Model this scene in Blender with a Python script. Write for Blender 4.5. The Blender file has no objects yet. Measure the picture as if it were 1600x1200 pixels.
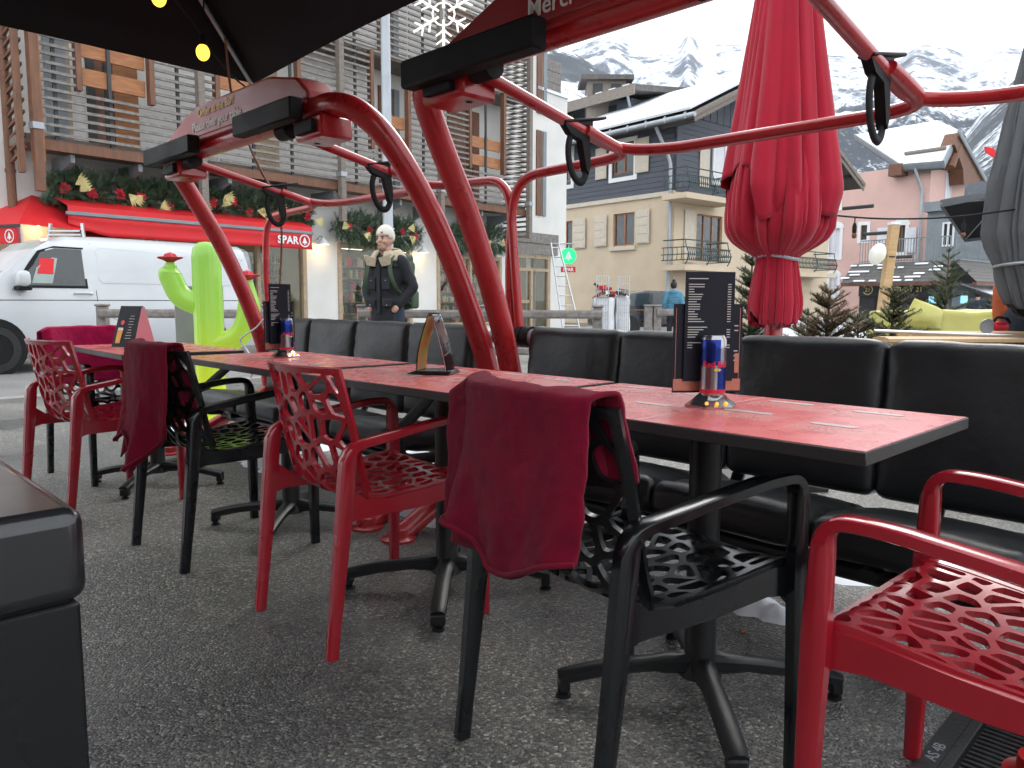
import bpy, bmesh, math, random
from math import sin, cos, pi, radians, sqrt, atan2
from mathutils import Vector, Matrix, noise
V = Vector
scene = bpy.context.scene
COL = scene.collection
rnd = random.Random(7)

# ------------------------------------------------------------------ camera
PITCH, ROLL, CAMH, FPX = radians(6.18), radians(0.2), 1.02, 1200.0
cd = bpy.data.cameras.new('camera'); cam = bpy.data.objects.new('camera', cd); COL.objects.link(cam)
cd.sensor_width = 36; cd.lens = 36 * FPX / 1600; cd.clip_end = 20000; cd.clip_start = 0.05
cam.matrix_world = Matrix.Translation((0, 0, CAMH)) @ Matrix.Rotation(radians(90) - PITCH, 4, 'X') @ Matrix.Rotation(ROLL, 4, 'Z')
scene.camera = cam
scene.render.resolution_x, scene.render.resolution_y = 1024, 768

# ------------------------------------------------------------------ sky, sun, exposure
w = bpy.data.worlds.new('World'); scene.world = w; w.use_nodes = True
nt = w.node_tree; nt.nodes.clear()
SUN_EL, SUN_AZ = radians(38), radians(25)
sky = nt.nodes.new('ShaderNodeTexSky'); sky.sky_type = 'NISHITA'; sky.sun_disc = False
sky.sun_elevation = SUN_EL; sky.sun_rotation = SUN_AZ; sky.air_density = 1.0; sky.dust_density = 3.0; sky.altitude = 1000
# an even layer of cloud drawn over the clear sky, thinner here and there
tc = nt.nodes.new('ShaderNodeTexCoord'); mp = nt.nodes.new('ShaderNodeMapping'); mp.inputs['Scale'].default_value = (1, 1, 2.2)
nz = nt.nodes.new('ShaderNodeTexNoise'); nz.inputs['Scale'].default_value = 2.2; nz.inputs['Detail'].default_value = 6; nz.inputs['Roughness'].default_value = .55
cr = nt.nodes.new('ShaderNodeValToRGB'); cr.color_ramp.elements[0].position = .30; cr.color_ramp.elements[0].color = (.80, .80, .80, 1)
cr.color_ramp.elements[1].position = .62; cr.color_ramp.elements[1].color = (1, 1, 1, 1)
mx = nt.nodes.new('ShaderNodeMixRGB'); mx.inputs['Color2'].default_value = (12.6, 13.2, 13.8, 1)
bg = nt.nodes.new('ShaderNodeBackground'); bg.inputs['Strength'].default_value = 0.075
wo = nt.nodes.new('ShaderNodeOutputWorld')
L = nt.links.new
L(tc.outputs['Generated'], mp.inputs['Vector']); L(mp.outputs['Vector'], nz.inputs['Vector']); L(nz.outputs['Fac'], cr.inputs['Fac'])
L(sky.outputs['Color'], mx.inputs['Color1']); L(cr.outputs['Color'], mx.inputs['Fac']); L(mx.outputs['Color'], bg.inputs['Color']); L(bg.outputs['Background'], wo.inputs['Surface'])
sl = bpy.data.lights.new('sun', 'SUN'); sl.energy = 0.8; sl.angle = radians(25); sl.color = (1, .96, .9)
so = bpy.data.objects.new('sun', sl); COL.objects.link(so)
sd = V((sin(SUN_AZ) * cos(SUN_EL), cos(SUN_AZ) * cos(SUN_EL), sin(SUN_EL)))
so.rotation_euler = sd.to_track_quat('Z', 'Y').to_euler(); so.location = (0, 0, 30)
vs = scene.view_settings; vs.view_transform = 'Standard'; vs.look = 'None'; vs.gamma = 1; vs.use_curve_mapping = False
vs.exposure = 1.2
scene.cycles.max_bounces = 5; scene.cycles.diffuse_bounces = 2; scene.cycles.glossy_bounces = 2; scene.cycles.transmission_bounces = 2; scene.cycles.volume_bounces = 0; scene.cycles.transparent_max_bounces = 8
scene.cycles.use_adaptive_sampling = True; scene.cycles.adaptive_threshold = .03

# ------------------------------------------------------------------ helpers: rays of the photograph onto real planes
def ray(u, v):
    x, y = (u - 800) / FPX, -(v - 600) / FPX
    c, s = cos(ROLL), sin(ROLL); x, y = c * x - s * y, s * x + c * y
    return V((x, cos(PITCH) + y * sin(PITCH), -sin(PITCH) + y * cos(PITCH)))
EYE = V((0, 0, CAMH))
def at_y(u, v, Y):
    d = ray(u, v); return EYE + d * (Y / d.y)
def at_z(u, v, z):
    d = ray(u, v); return EYE + d * ((z - CAMH) / d.z)
def on_plane(u, v, P, N):
    d = ray(u, v); return EYE + d * ((P - EYE).dot(N) / d.dot(N))
class Wall:
    """vertical plane through P along the horizontal direction T; local (t, out, z), out towards the street"""
    def __init__(s, P, T, flip=1):
        s.P = V((P[0], P[1], 0)); s.T = V((T[0], T[1], 0)).normalized(); s.N = V((s.T.y, -s.T.x, 0)) * flip
        s.M = Matrix(((s.T.x, s.N.x, 0, s.P.x), (s.T.y, s.N.y, 0, s.P.y), (0, 0, 1, 0), (0, 0, 0, 1)))
    def px(s, u, v, out=0):
        q = on_plane(u, v, s.P + s.N * out, s.N) - s.P
        return q.dot(s.T), q.z
    def t(s, u, v=400, out=0): return s.px(u, v, out)[0]
    def pt(s, t, out, z): return s.P + s.T * t + s.N * out + V((0, 0, z))

# ------------------------------------------------------------------ mesh builder
def spline(pts, n=6):
    P = [V(p) for p in pts]; out = []
    for i in range(len(P) - 1):
        p0, p1, p2, p3 = P[max(i - 1, 0)], P[i], P[i + 1], P[min(i + 2, len(P) - 1)]
        for k in range(n):
            t = k / n
            out.append(.5 * ((2 * p1) + (p2 - p0) * t + (2 * p0 - 5 * p1 + 4 * p2 - p3) * t * t + (3 * p1 - p0 - 3 * p2 + p3) * t ** 3))
    out.append(P[-1]); return out
def fillet(pts, r, n=6):
    P = [V(p) for p in pts]; out = [P[0]]
    rr = r if isinstance(r, (list, tuple)) else [r] * len(P)
    for i in range(1, len(P) - 1):
        a, b, c = P[i - 1], P[i], P[i + 1]
        d1, d2 = (a - b), (c - b); k = min(rr[i], d1.length * .48, d2.length * .48)
        if k < 1e-4: out.append(b); continue
        s, e = b + d1.normalized() * k, b + d2.normalized() * k
        for j in range(n + 1):
            t = j / n; out.append(s * (1 - t) ** 2 + b * 2 * t * (1 - t) + e * t * t)
    out.append(P[-1]); return out
class MB:
    def __init__(s): s.v = []; s.f = []; s.m = []
    def add(s, vs, fs, M=None, mi=0):
        o = len(s.v)
        s.v += [(M @ V(p)) if M else V(p) for p in vs]
        s.f += [tuple(i + o for i in f) for f in fs]; s.m += [mi] * len(fs); return s
    def box(s, c, d, M=None, b=0, mi=0):
        x, y, z = d[0] / 2, d[1] / 2, d[2] / 2; c = V(c)
        if b <= 0:
            vs = [c + V((i * x, j * y, k * z)) for k in (-1, 1) for j in (-1, 1) for i in (-1, 1)]
            return s.add(vs, [(0, 2, 3, 1), (4, 5, 7, 6), (0, 1, 5, 4), (2, 6, 7, 3), (0, 4, 6, 2), (1, 3, 7, 5)], M, mi)
        b = min(b, x * .9, y * .9, z * .9); idx = {}; vs = []
        for k in (-1, 1):
            for j in (-1, 1):
                for i in (-1, 1):
                    for a in range(3):
                        q = [i * (x - b), j * (y - b), k * (z - b)]; q[a] = (i, j, k)[a] * (x, y, z)[a]
                        idx[(i, j, k, a)] = len(vs); vs.append(c + V(q))
        g = lambda i, j, k, a: idx[(i, j, k, a)]; fs = []
        for e in (-1, 1):
            fs += [(g(e, -1, -1, 0), g(e, 1, -1, 0), g(e, 1, 1, 0), g(e, -1, 1, 0))[::e], (g(-1, e, -1, 1), g(-1, e, 1, 1), g(1, e, 1, 1), g(1, e, -1, 1))[::e], (g(-1, -1, e, 2), g(1, -1, e, 2), g(1, 1, e, 2), g(-1, 1, e, 2))[::e]]
        for p in (-1, 1):
            for q in (-1, 1):
                fs.append((g(p, q, -1, 0), g(p, q, 1, 0), g(p, q, 1, 1), g(p, q, -1, 1))[::-p * q])
                fs.append((g(p, -1, q, 0), g(p, 1, q, 0), g(p, 1, q, 2), g(p, -1, q, 2))[::p * q])
                fs.append((g(-1, p, q, 1), g(1, p, q, 1), g(1, p, q, 2), g(-1, p, q, 2))[::-p * q])
                for r in (-1, 1): fs.append((g(p, q, r, 0), g(p, q, r, 1), g(p, q, r, 2))[::p * q * r])
        return s.add(vs, fs, M, mi)
    def tube(s, path, r, n=10, M=None, caps=True, mi=0, flat=1.0):
        P = [V(p) for p in path]; N = len(P); R = r if isinstance(r, (list, tuple)) else [r] * N
        T = [(P[min(i + 1, N - 1)] - P[max(i - 1, 0)]).normalized() for i in range(N)]
        u = V((0, 0, 1)) if abs(T[0].z) < .9 else V((1, 0, 0))
        u = (u - T[0] * u.dot(T[0])).normalized(); vs = []; fs = []
        for i in range(N):
            u = (u - T[i] * u.dot(T[i])); u = u.normalized() if u.length > 1e-6 else V((1, 0, 0)); w_ = T[i].cross(u)
            for k in range(n):
                a = 2 * pi * k / n; vs.append(P[i] + u * cos(a) * R[i] + w_ * sin(a) * R[i] * flat)
        for i in range(N - 1):
            for k in range(n): fs.append((i * n + k, i * n + (k + 1) % n, (i + 1) * n + (k + 1) % n, (i + 1) * n + k))
        if caps: fs += [tuple(range(n))[::-1], tuple(range((N - 1) * n, N * n))]
        return s.add(vs, fs, M, mi)
    def sweep(s, path, side, w, h, M=None, b=.25, mi=0):
        """rounded rectangle swept along path: w across 'side', h in the other direction"""
        P = [V(p) for p in path]; N = len(P); S = V(side)
        W = w if isinstance(w, (list, tuple)) else [w] * N; H = h if isinstance(h, (list, tuple)) else [h] * N
        vs = []; fs = []; sec = [(-1, -1 + b * 2), (-1 + b * 2, -1), (1 - b * 2, -1), (1, -1 + b * 2), (1, 1 - b * 2), (1 - b * 2, 1), (-1 + b * 2, 1), (-1, 1 - b * 2)]
        for i in range(N):
            t = (P[min(i + 1, N - 1)] - P[max(i - 1, 0)]).normalized()
            x = (S - t * S.dot(t)).normalized(); y = t.cross(x)
            for a, c in sec: vs.append(P[i] + x * a * W[i] / 2 + y * c * H[i] / 2)
        for i in range(N - 1):
            for k in range(8): fs.append((i * 8 + k, i * 8 + (k + 1) % 8, (i + 1) * 8 + (k + 1) % 8, (i + 1) * 8 + k))
        fs += [tuple(range(8))[::-1], tuple(range((N - 1) * 8, N * 8))]
        return s.add(vs, fs, M, mi)
    def lathe(s, prof, n=16, M=None, mi=0, wob=None):
        vs = []; fs = []; K = len(prof)
        for i, (r, z) in enumerate(prof):
            for k in range(n):
                a = 2 * pi * k / n; q = r * (wob(a, z) if wob else 1); vs.append((q * cos(a), q * sin(a), z))
        for i in range(K - 1):
            for k in range(n): fs.append((i * n + k, i * n + (k + 1) % n, (i + 1) * n + (k + 1) % n, (i + 1) * n + k))
        if prof[0][0] > 1e-5: fs.append(tuple(range(n))[::-1])
        if prof[-1][0] > 1e-5: fs.append(tuple(range((K - 1) * n, K * n)))
        return s.add(vs, fs, M, mi)
    def prism(s, poly, O, X, Y, th, M=None, mi=0):
        """polygon in the plane O + x X + y Y, extruded by th along X x Y"""
        O, X, Y = V(O), V(X), V(Y); Z = X.cross(Y).normalized() * th; n = len(poly)
        vs = [O + X * p[0] + Y * p[1] for p in poly]; vs += [q + Z for q in vs]
        ar = sum(poly[i][0] * poly[(i + 1) % n][1] - poly[(i + 1) % n][0] * poly[i][1] for i in range(n))
        fs = [tuple(range(n))[::-1], tuple(range(n, 2 * n))] + [(i, (i + 1) % n, n + (i + 1) % n, n + i) for i in range(n)]
        if (ar < 0) != (th < 0): fs = [f[::-1] for f in fs]
        return s.add(vs, fs, M, mi)
    def ball(s, c, r, n=10, m=7, M=None, mi=0, f=None):
        c = V(c); r = V(r) if not isinstance(r, (int, float)) else V((r, r, r)); vs = [c - V((0, 0, r.z))]; fs = []
        for j in range(1, m):
            p = -pi / 2 + pi * j / m
            for k in range(n):
                a = 2 * pi * k / n; q = V((cos(p) * cos(a), cos(p) * sin(a), sin(p)))
                if f: q = q * f(q)
                vs.append(c + V((q.x * r.x, q.y * r.y, q.z * r.z)))
        vs.append(c + V((0, 0, r.z)))
        for k in range(n):
            fs.append((0, 1 + (k + 1) % n, 1 + k)); fs.append((len(vs) - 1, 1 + (m - 2) * n + k, 1 + (m - 2) * n + (k + 1) % n))
        for j in range(m - 2):
            for k in range(n): fs.append((1 + j * n + k, 1 + j * n + (k + 1) % n, 1 + (j + 1) * n + (k + 1) % n, 1 + (j + 1) * n + k))
        return s.add(vs, fs, M, mi)
    def grid(s, fn, nu, nv, M=None, mi=0, flip=False):
        vs = [fn(i / nu, j / nv) for j in range(nv + 1) for i in range(nu + 1)]
        fs = [(j * (nu + 1) + i, j * (nu + 1) + i + 1, (j + 1) * (nu + 1) + i + 1, (j + 1) * (nu + 1) + i) for j in range(nv) for i in range(nu)]
        if flip: fs = [f[::-1] for f in fs]
        return s.add(vs, fs, M, mi)
    def pillow(s, d, r, n=10, M=None, fn=None, mi=0, c=(0, 0, 0)):
        """rounded box; fn(p, q) may move a point p (q = its place in -1..1)"""
        h = V(d) / 2; c = V(c)
        for ax in range(3):
            for sg in (-1, 1):
                a1, a2 = (ax + 1) % 3, (ax + 2) % 3
                def g(u, v):
                    q = [0, 0, 0]; q[ax] = sg; q[a1] = sin((u - .5) * pi) ; q[a2] = sin((v - .5) * pi)
                    p = V((q[0] * h.x, q[1] * h.y, q[2] * h.z))
                    i = V([max(-h[k] + r, min(h[k] - r, p[k])) for k in range(3)]); e = p - i
                    if e.length > 1e-6: p = i + e.normalized() * r
                    return c + (fn(p, q) if fn else p)
                s.grid(g, n, n, M, mi, flip=(sg < 0))
        return s
    def mesh(s, name, mats, smooth=40, weld=False):
        me = bpy.data.meshes.new(name); me.from_pydata([tuple(p) for p in s.v], [], s.f)
        for m in (mats if isinstance(mats, (list, tuple)) else [mats]): me.materials.append(m)
        if len(me.materials) > 1: me.polygons.foreach_set('material_index', s.m)
        if weld:
            bm = bmesh.new(); bm.from_mesh(me); bmesh.ops.remove_doubles(bm, verts=bm.verts, dist=1e-4); bm.to_mesh(me); bm.free()
        me.update()
        if smooth: me.shade_smooth(); me.set_sharp_from_angle(angle=radians(smooth))
        return me
    def build(s, name, mats, parent=None, smooth=40, weld=False, **kw):
        o = bpy.data.objects.new(name, s.mesh(name, mats, smooth, weld)); COL.objects.link(o)
        if parent is not None: o.parent = parent
        tag(o, **kw); return o
def tag(o, label=None, cat=None, group=None, kind=None):
    if label: o['label'] = label
    if cat: o['category'] = cat
    if group: o['group'] = group
    if kind: o['kind'] = kind
    return o
def thing(name, label, cat, loc=(0, 0, 0), rz=0, group=None):
    o = bpy.data.objects.new(name, None); COL.objects.link(o); o.location = loc; o.rotation_euler = (0, 0, rz); o.empty_display_size = .1
    return tag(o, label, cat, group)
def dup(root, label, loc=None, rz=None, group=None, mats=None):
    def cp(o, par):
        c = o.copy(); COL.objects.link(c); c.parent = par
        if mats and c.data:
            c.data = mats(o.data)
        for ch in o.children: cp(ch, c)
        return c
    r = cp(root, None); r['label'] = label
    if group: r['group'] = group
    if loc is not None: r.location = loc
    if rz is not None: r.rotation_euler = (0, 0, rz)
    return r
def text_mb(txt, size, M, extrude=0.0, align='LEFT', space=1.0, bold=0.0):
    cu = bpy.data.curves.new('lettering', 'FONT'); cu.body = txt; cu.size = size; cu.align_x = align; cu.extrude = extrude; cu.space_character = space
    cu.resolution_u = 3; cu.offset = bold
    o = bpy.data.objects.new('lettering', cu); COL.objects.link(o)
    me = bpy.data.meshes.new_from_object(o.evaluated_get(bpy.context.evaluated_depsgraph_get()))
    b = MB().add([v.co.copy() for v in me.vertices], [tuple(p.vertices) for p in me.polygons], M)
    bpy.data.objects.remove(o); bpy.data.meshes.remove(me); bpy.data.curves.remove(cu); return b
def frame(O, X, Y):
    """matrix with x along X, y along Y"""
    X, Y = V(X).normalized(), V(Y).normalized(); Z = X.cross(Y).normalized()
    return Matrix(((X.x, Y.x, Z.x, O[0]), (X.y, Y.y, Z.y, O[1]), (X.z, Y.z, Z.z, O[2]), (0, 0, 0, 1)))
def RZ(a, loc=(0, 0, 0)): return Matrix.Translation(loc) @ Matrix.Rotation(a, 4, 'Z')

# ------------------------------------------------------------------ materials
def mat(name, col, rough=.5, metal=0., vary=.12, scale=6., bump=0., bscale=60., coat=0., emit=None, es=0., spec=.5, sheen=0., col2=None, detail=5., stretch=(1, 1, 1), rvary=.12, sss=0.):
    m = bpy.data.materials.new(name); m.use_nodes = True; n = m.node_tree.nodes; l = m.node_tree.links.new
    p = n['Principled BSDF']; p.inputs['Roughness'].default_value = rough; p.inputs['Metallic'].default_value = metal
    p.inputs['Coat Weight'].default_value = coat; p.inputs['Coat Roughness'].default_value = .12; p.inputs['Specular IOR Level'].default_value = spec
    p.inputs['Sheen Weight'].default_value = sheen; p.inputs['Base Color'].default_value = (*col, 1)
    if emit: p.inputs['Emission Color'].default_value = (*emit, 1); p.inputs['Emission Strength'].default_value = es
    if sss: p.inputs['Subsurface Weight'].default_value = sss; p.inputs['Subsurface Radius'].default_value = (.02, .01, .006)
    t = n.new('ShaderNodeTexCoord'); mpn = n.new('ShaderNodeMapping'); mpn.inputs['Scale'].default_value = stretch; l(t.outputs['Object'], mpn.inputs['Vector'])
    if vary or col2:
        z = n.new('ShaderNodeTexNoise'); z.inputs['Scale'].default_value = scale; z.inputs['Detail'].default_value = detail; l(mpn.outputs['Vector'], z.inputs['Vector'])
        r = n.new('ShaderNodeValToRGB'); c2 = col2 or tuple(min(1, c * (1 + vary)) for c in col); c1 = col if col2 else tuple(c * (1 - vary) for c in col)
        r.color_ramp.elements[0].position = .3; r.color_ramp.elements[1].position = .7
        r.color_ramp.elements[0].color = (*c1, 1); r.color_ramp.elements[1].color = (*c2, 1)
        l(z.outputs['Fac'], r.inputs['Fac']); l(r.outputs['Color'], p.inputs['Base Color'])
        if rvary:
            mr = n.new('ShaderNodeMapRange'); mr.inputs['To Min'].default_value = max(.02, rough - rvary); mr.inputs['To Max'].default_value = min(1, rough + rvary)
            l(z.outputs['Fac'], mr.inputs['Value']); l(mr.outputs['Result'], p.inputs['Roughness'])
    if bump:
        z2 = n.new('ShaderNodeTexNoise'); z2.inputs['Scale'].default_value = bscale; z2.inputs['Detail'].default_value = 4; l(mpn.outputs['Vector'], z2.inputs['Vector'])
        b = n.new('ShaderNodeBump'); b.inputs['Strength'].default_value = bump; b.inputs['Distance'].default_value = .01; l(z2.outputs['Fac'], b.inputs['Height']); l(b.outputs['Normal'], p.inputs['Normal'])
    return m
def glass(name, tint=(.8, .88, .86), gloss=.16, rough=.02, dark=0.):
    m = bpy.data.materials.new(name); m.use_nodes = True; n = m.node_tree.nodes; l = m.node_tree.links.new; n.clear()
    o = n.new('ShaderNodeOutputMaterial'); tr = n.new('ShaderNodeBsdfTransparent'); tr.inputs['Color'].default_value = (*tint, 1)
    g = n.new('ShaderNodeBsdfGlossy'); g.inputs['Roughness'].default_value = rough; f = n.new('ShaderNodeLayerWeight'); f.inputs['Blend'].default_value = gloss
    mr = n.new('ShaderNodeMapRange'); mr.inputs['To Min'].default_value = .05; mr.inputs['To Max'].default_value = .9
    x = n.new('ShaderNodeMixShader'); l(f.outputs['Fresnel'], mr.inputs['Value']); l(mr.outputs['Result'], x.inputs['Fac']); l(tr.outputs[0], x.inputs[1]); l(g.outputs[0], x.inputs[2]); l(x.outputs[0], o.inputs['Surface'])
    return m
K = {}
K['red_plastic'] = mat('red_plastic', (.31, .008, .018), .24, vary=.06, coat=.4, bump=.02, bscale=300)
K['black_plastic'] = mat('black_plastic', (.005, .0058, .007), .26, vary=.1, coat=.3, spec=.32, bump=.02, bscale=300)
K['red_steel'] = mat('red_steel', (.40, .016, .02), .3, vary=.1, scale=9, coat=.35, bump=.03, bscale=35)
K['red_sign'] = mat('red_sign', (.33, .02, .02), .42, vary=.08)
K['black_rubber'] = mat('black_rubber', (.010, .010, .011), .65, bump=.15, bscale=120, spec=.22)
K['black_metal'] = mat('black_metal', (.008, .009, .010), .42, vary=.15, bump=.08, bscale=250, spec=.4)
K['leather'] = mat('leather', (.010, .011, .0125), .40, vary=.15, bump=.22, bscale=22, detail=6, spec=.38)
K['towel'] = mat('towel', (.15, .0035, .018), .95, vary=.16, scale=18, bump=.35, bscale=420, sheen=.06, spec=.1)
K['towel_bright'] = mat('towel_bright', (.36, .006, .06), .95, vary=.2, scale=22, bump=.35, bscale=420, sheen=.08, spec=.1)
K['table_red'] = mat('table_red', (.66, .145, .145), .28, vary=.08, scale=14, rvary=.08, spec=.6)
K['table_edge'] = mat('table_edge', (.02, .018, .018), .5)
K['print_grey'] = mat('print_grey', (.40, .33, .32), .5)
K['print_pale'] = mat('print_pale', (.80, .48, .42), .5, vary=0)
K['white_print'] = mat('white_print', (.72, .68, .64), .5, vary=0)
K['yellow_print'] = mat('yellow_print', (.72, .50, .08), .5, vary=0)
K['snow'] = mat('snow', (.80, .83, .88), .75, vary=.05, bump=.5, bscale=18)
K['chrome'] = mat('chrome', (.6, .6, .62), .12, metal=1., vary=.05)
K['aluminium'] = mat('aluminium', (.55, .56, .58), .35, metal=.9, vary=.1)
K['galv'] = mat('galv', (.36, .39, .42), .45, metal=.5, vary=.12, scale=4)
K['black_card'] = mat('black_card', (.009, .010, .017), .5, spec=.2)
K['canopy'] = mat('canopy', (.014, .013, .017), .9, vary=.12, bump=.15, bscale=400, spec=.15)
K['white_paint'] = mat('white_paint', (.78, .79, .79), .55, vary=.04)
# ------------------------------------------------------------------ ground
def ground_mat():
    m = bpy.data.materials.new('asphalt'); m.use_nodes = True; n = m.node_tree.nodes; l = m.node_tree.links.new; p = n['Principled BSDF']
    t = n.new('ShaderNodeTexCoord')
    def noi(s, d=5, r=.5):
        z = n.new('ShaderNodeTexNoise'); z.inputs['Scale'].default_value = s; z.inputs['Detail'].default_value = d; z.inputs['Roughness'].default_value = r; l(t.outputs['Object'], z.inputs['Vector']); return z
    vo = n.new('ShaderNodeTexVoronoi'); vo.inputs['Scale'].default_value = 145; l(t.outputs['Object'], vo.inputs['Vector'])
    vr = n.new('ShaderNodeValToRGB'); e = vr.color_ramp.elements
    e[0].position = 0; e[0].color = (.058, .058, .059, 1); e[1].position = 1; e[1].color = (.48, .45, .39, 1)
    for q, c in ((.45, (.108, .108, .106, 1)), (.72, (.165, .16, .15, 1)), (.93, (.26, .25, .22, 1))): k = e.new(q); k.color = c
    sp = n.new('ShaderNodeSeparateColor'); l(vo.outputs['Color'], sp.inputs['Color']); l(sp.outputs['Red'], vr.inputs['Fac'])
    big = noi(.9, 4); br = n.new('ShaderNodeValToRGB'); br.color_ramp.elements[0].position = .38; br.color_ramp.elements[1].position = .62
    br.color_ramp.elements[0].color = (.60, .60, .62, 1); br.color_ramp.elements[1].color = (1.3, 1.28, 1.22, 1); l(big.outputs['Fac'], br.inputs['Fac'])
    mu = n.new('ShaderNodeMixRGB'); mu.blend_type = 'MULTIPLY'; mu.inputs['Fac'].default_value = 1; l(vr.outputs['Color'], mu.inputs['Color1']); l(br.outputs['Color'], mu.inputs['Color2'])
    l(mu.outputs['Color'], p.inputs['Base Color'])
    rr = n.new('ShaderNodeMapRange'); rr.inputs['From Min'].default_value = .35; rr.inputs['From Max'].default_value = .65; rr.inputs['To Min'].default_value = .18; rr.inputs['To Max'].default_value = .6; l(big.outputs['Fac'], rr.inputs['Value']); l(rr.outputs['Result'], p.inputs['Roughness'])
    b1 = n.new('ShaderNodeBump'); b1.inputs['Strength'].default_value = .9; b1.inputs['Distance'].default_value = .006; l(vo.outputs['Distance'], b1.inputs['Height']); b1.invert = True
    f = noi(7, 3); b2 = n.new('ShaderNodeBump'); b2.inputs['Strength'].default_value = .25; b2.inputs['Distance'].default_value = .03; l(f.outputs['Fac'], b2.inputs['Height']); l(b1.outputs['Normal'], b2.inputs['Normal']); l(b2.outputs['Normal'], p.inputs['Normal'])
    return m
K['asphalt'] = ground_mat()
K['street'] = mat('street', (.20, .195, .19), .55, vary=.22, scale=1.4, bump=.5, bscale=90, detail=8)
K['granite'] = mat('granite', (.28, .27, .255), .7, vary=.25, scale=60)
o = MB().grid(lambda u, v: V(((u - .5) * 8000, -150 + v * 4350, 0)), 6, 6).build('ground', K['asphalt'], smooth=0, kind='structure')
# row axis of the tables: d runs along the row away to the left, n across it towards the street
D_ = V((-.70, .714, 0)).normalized(); N_ = V((D_.y, -D_.x, 0))
ST = V((.64, .77, 0)).normalized(); SN = V((ST.y, -ST.x, 0))          # street and shop front
# street: paler worn asphalt behind a flush granite edge
SP = V((-5.0, 8.2, 0))
def street_pt(a, b, z=0): return SP + ST * a - SN * b + V((0, 0, z))
MB().add([street_pt(-40, 0, .004), street_pt(70, 0, .004), street_pt(70, 7.4, .004), street_pt(-40, 7.4, .004)], [(0, 1, 2, 3)]).build('road', K['street'], smooth=0, kind='structure')
pv = MB().box((0, 0, .03), (110, 1.2, .06), frame(street_pt(15, 6.9), ST, -SN)).build('pavement', K['granite'], smooth=0, kind='structure')
kb = tag(bpy.data.objects.new('kerb', None), kind='structure'); COL.objects.link(kb)
me = None
for i in range(26):
    b = MB().box((0, 0, 0), (.985, .16, .05), b=.008)
    if me is None: me = b.mesh('kerb_stone', K['granite'])
    o = bpy.data.objects.new('kerb_stone', me); COL.objects.link(o); o.parent = kb; o.matrix_local = frame(street_pt(-8 + i, -.08, -.012), ST, -SN)

# mountains: height field fanned out around the place
def mountain_mat():
    m = bpy.data.materials.new('mountain'); m.use_nodes = True; n = m.node_tree.nodes; l = m.node_tree.links.new; p = n['Principled BSDF']; p.inputs['Roughness'].default_value = .9; p.inputs['Specular IOR Level'].default_value = .1
    t = n.new('ShaderNodeTexCoord'); ge = n.new('ShaderNodeNewGeometry'); sx = n.new('ShaderNodeSeparateXYZ'); l(t.outputs['Object'], sx.inputs[0])
    mpn = n.new('ShaderNodeMapping'); mpn.inputs['Scale'].default_value = (1, 1, .55); l(t.outputs['Object'], mpn.inputs['Vector'])
    def noi(s, d, r=.6):
        z = n.new('ShaderNodeTexNoise'); z.inputs['Scale'].default_value = s; z.inputs['Detail'].default_value = d; z.inputs['Roughness'].default_value = r; l(mpn.outputs['Vector'], z.inputs['Vector']); return z
    def math(op, a, b):
        q = n.new('ShaderNodeMath'); q.operation = op
        for i, x in enumerate((a, b)):
            if isinstance(x, (int, float)): q.inputs[i].default_value = x
            else: l(x, q.inputs[i])
        return q.outputs[0]
    sn = n.new('ShaderNodeSeparateXYZ'); l(ge.outputs['Normal'], sn.inputs[0])
    n1, n2 = noi(.02, 10, .72), noi(.0042, 5, .6)
    rock = math('ADD', math('MULTIPLY', n1.outputs['Fac'], 1.5), math('MULTIPLY', n2.outputs['Fac'], .9))
    rock = math('SUBTRACT', rock, math('MULTIPLY', sn.outputs['Z'], .55))
    rr = n.new('ShaderNodeValToRGB'); rr.color_ramp.elements[0].position = .71; rr.color_ramp.elements[1].position = .87; l(rock, rr.inputs['Fac'])
    rc = n.new('ShaderNodeMixRGB'); rc.inputs['Color1'].default_value = (.66, .70, .76, 1); rc.inputs['Color2'].default_value = (.12, .135, .17, 1); l(rr.outputs['Color'], rc.inputs['Fac'])
    tree = noi(.075, 5, .75); alt = n.new('ShaderNodeMapRange'); alt.inputs['From Min'].default_value = 330; alt.inputs['From Max'].default_value = 820; alt.inputs['To Min'].default_value = .14; alt.inputs['To Max'].default_value = -.20; l(sx.outputs['Z'], alt.inputs['Value'])
    tv = math('ADD', math('ADD', tree.outputs['Fac'], alt.outputs['Result']), math('MULTIPLY', math('SUBTRACT', n2.outputs['Fac'], .5), 1.3))
    tr = n.new('ShaderNodeValToRGB'); tr.color_ramp.elements[0].position = .52; tr.color_ramp.elements[1].position = .60; l(tv, tr.inputs['Fac'])
    mx_ = n.new('ShaderNodeMixRGB'); l(tr.outputs['Color'], mx_.inputs['Fac']); l(rc.outputs['Color'], mx_.inputs['Color1']); mx_.inputs['Color2'].default_value = (.045, .055, .07, 1)
    l(mx_.outputs['Color'], p.inputs['Base Color']); return m
K['mountain'] = mountain_mat()
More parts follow.
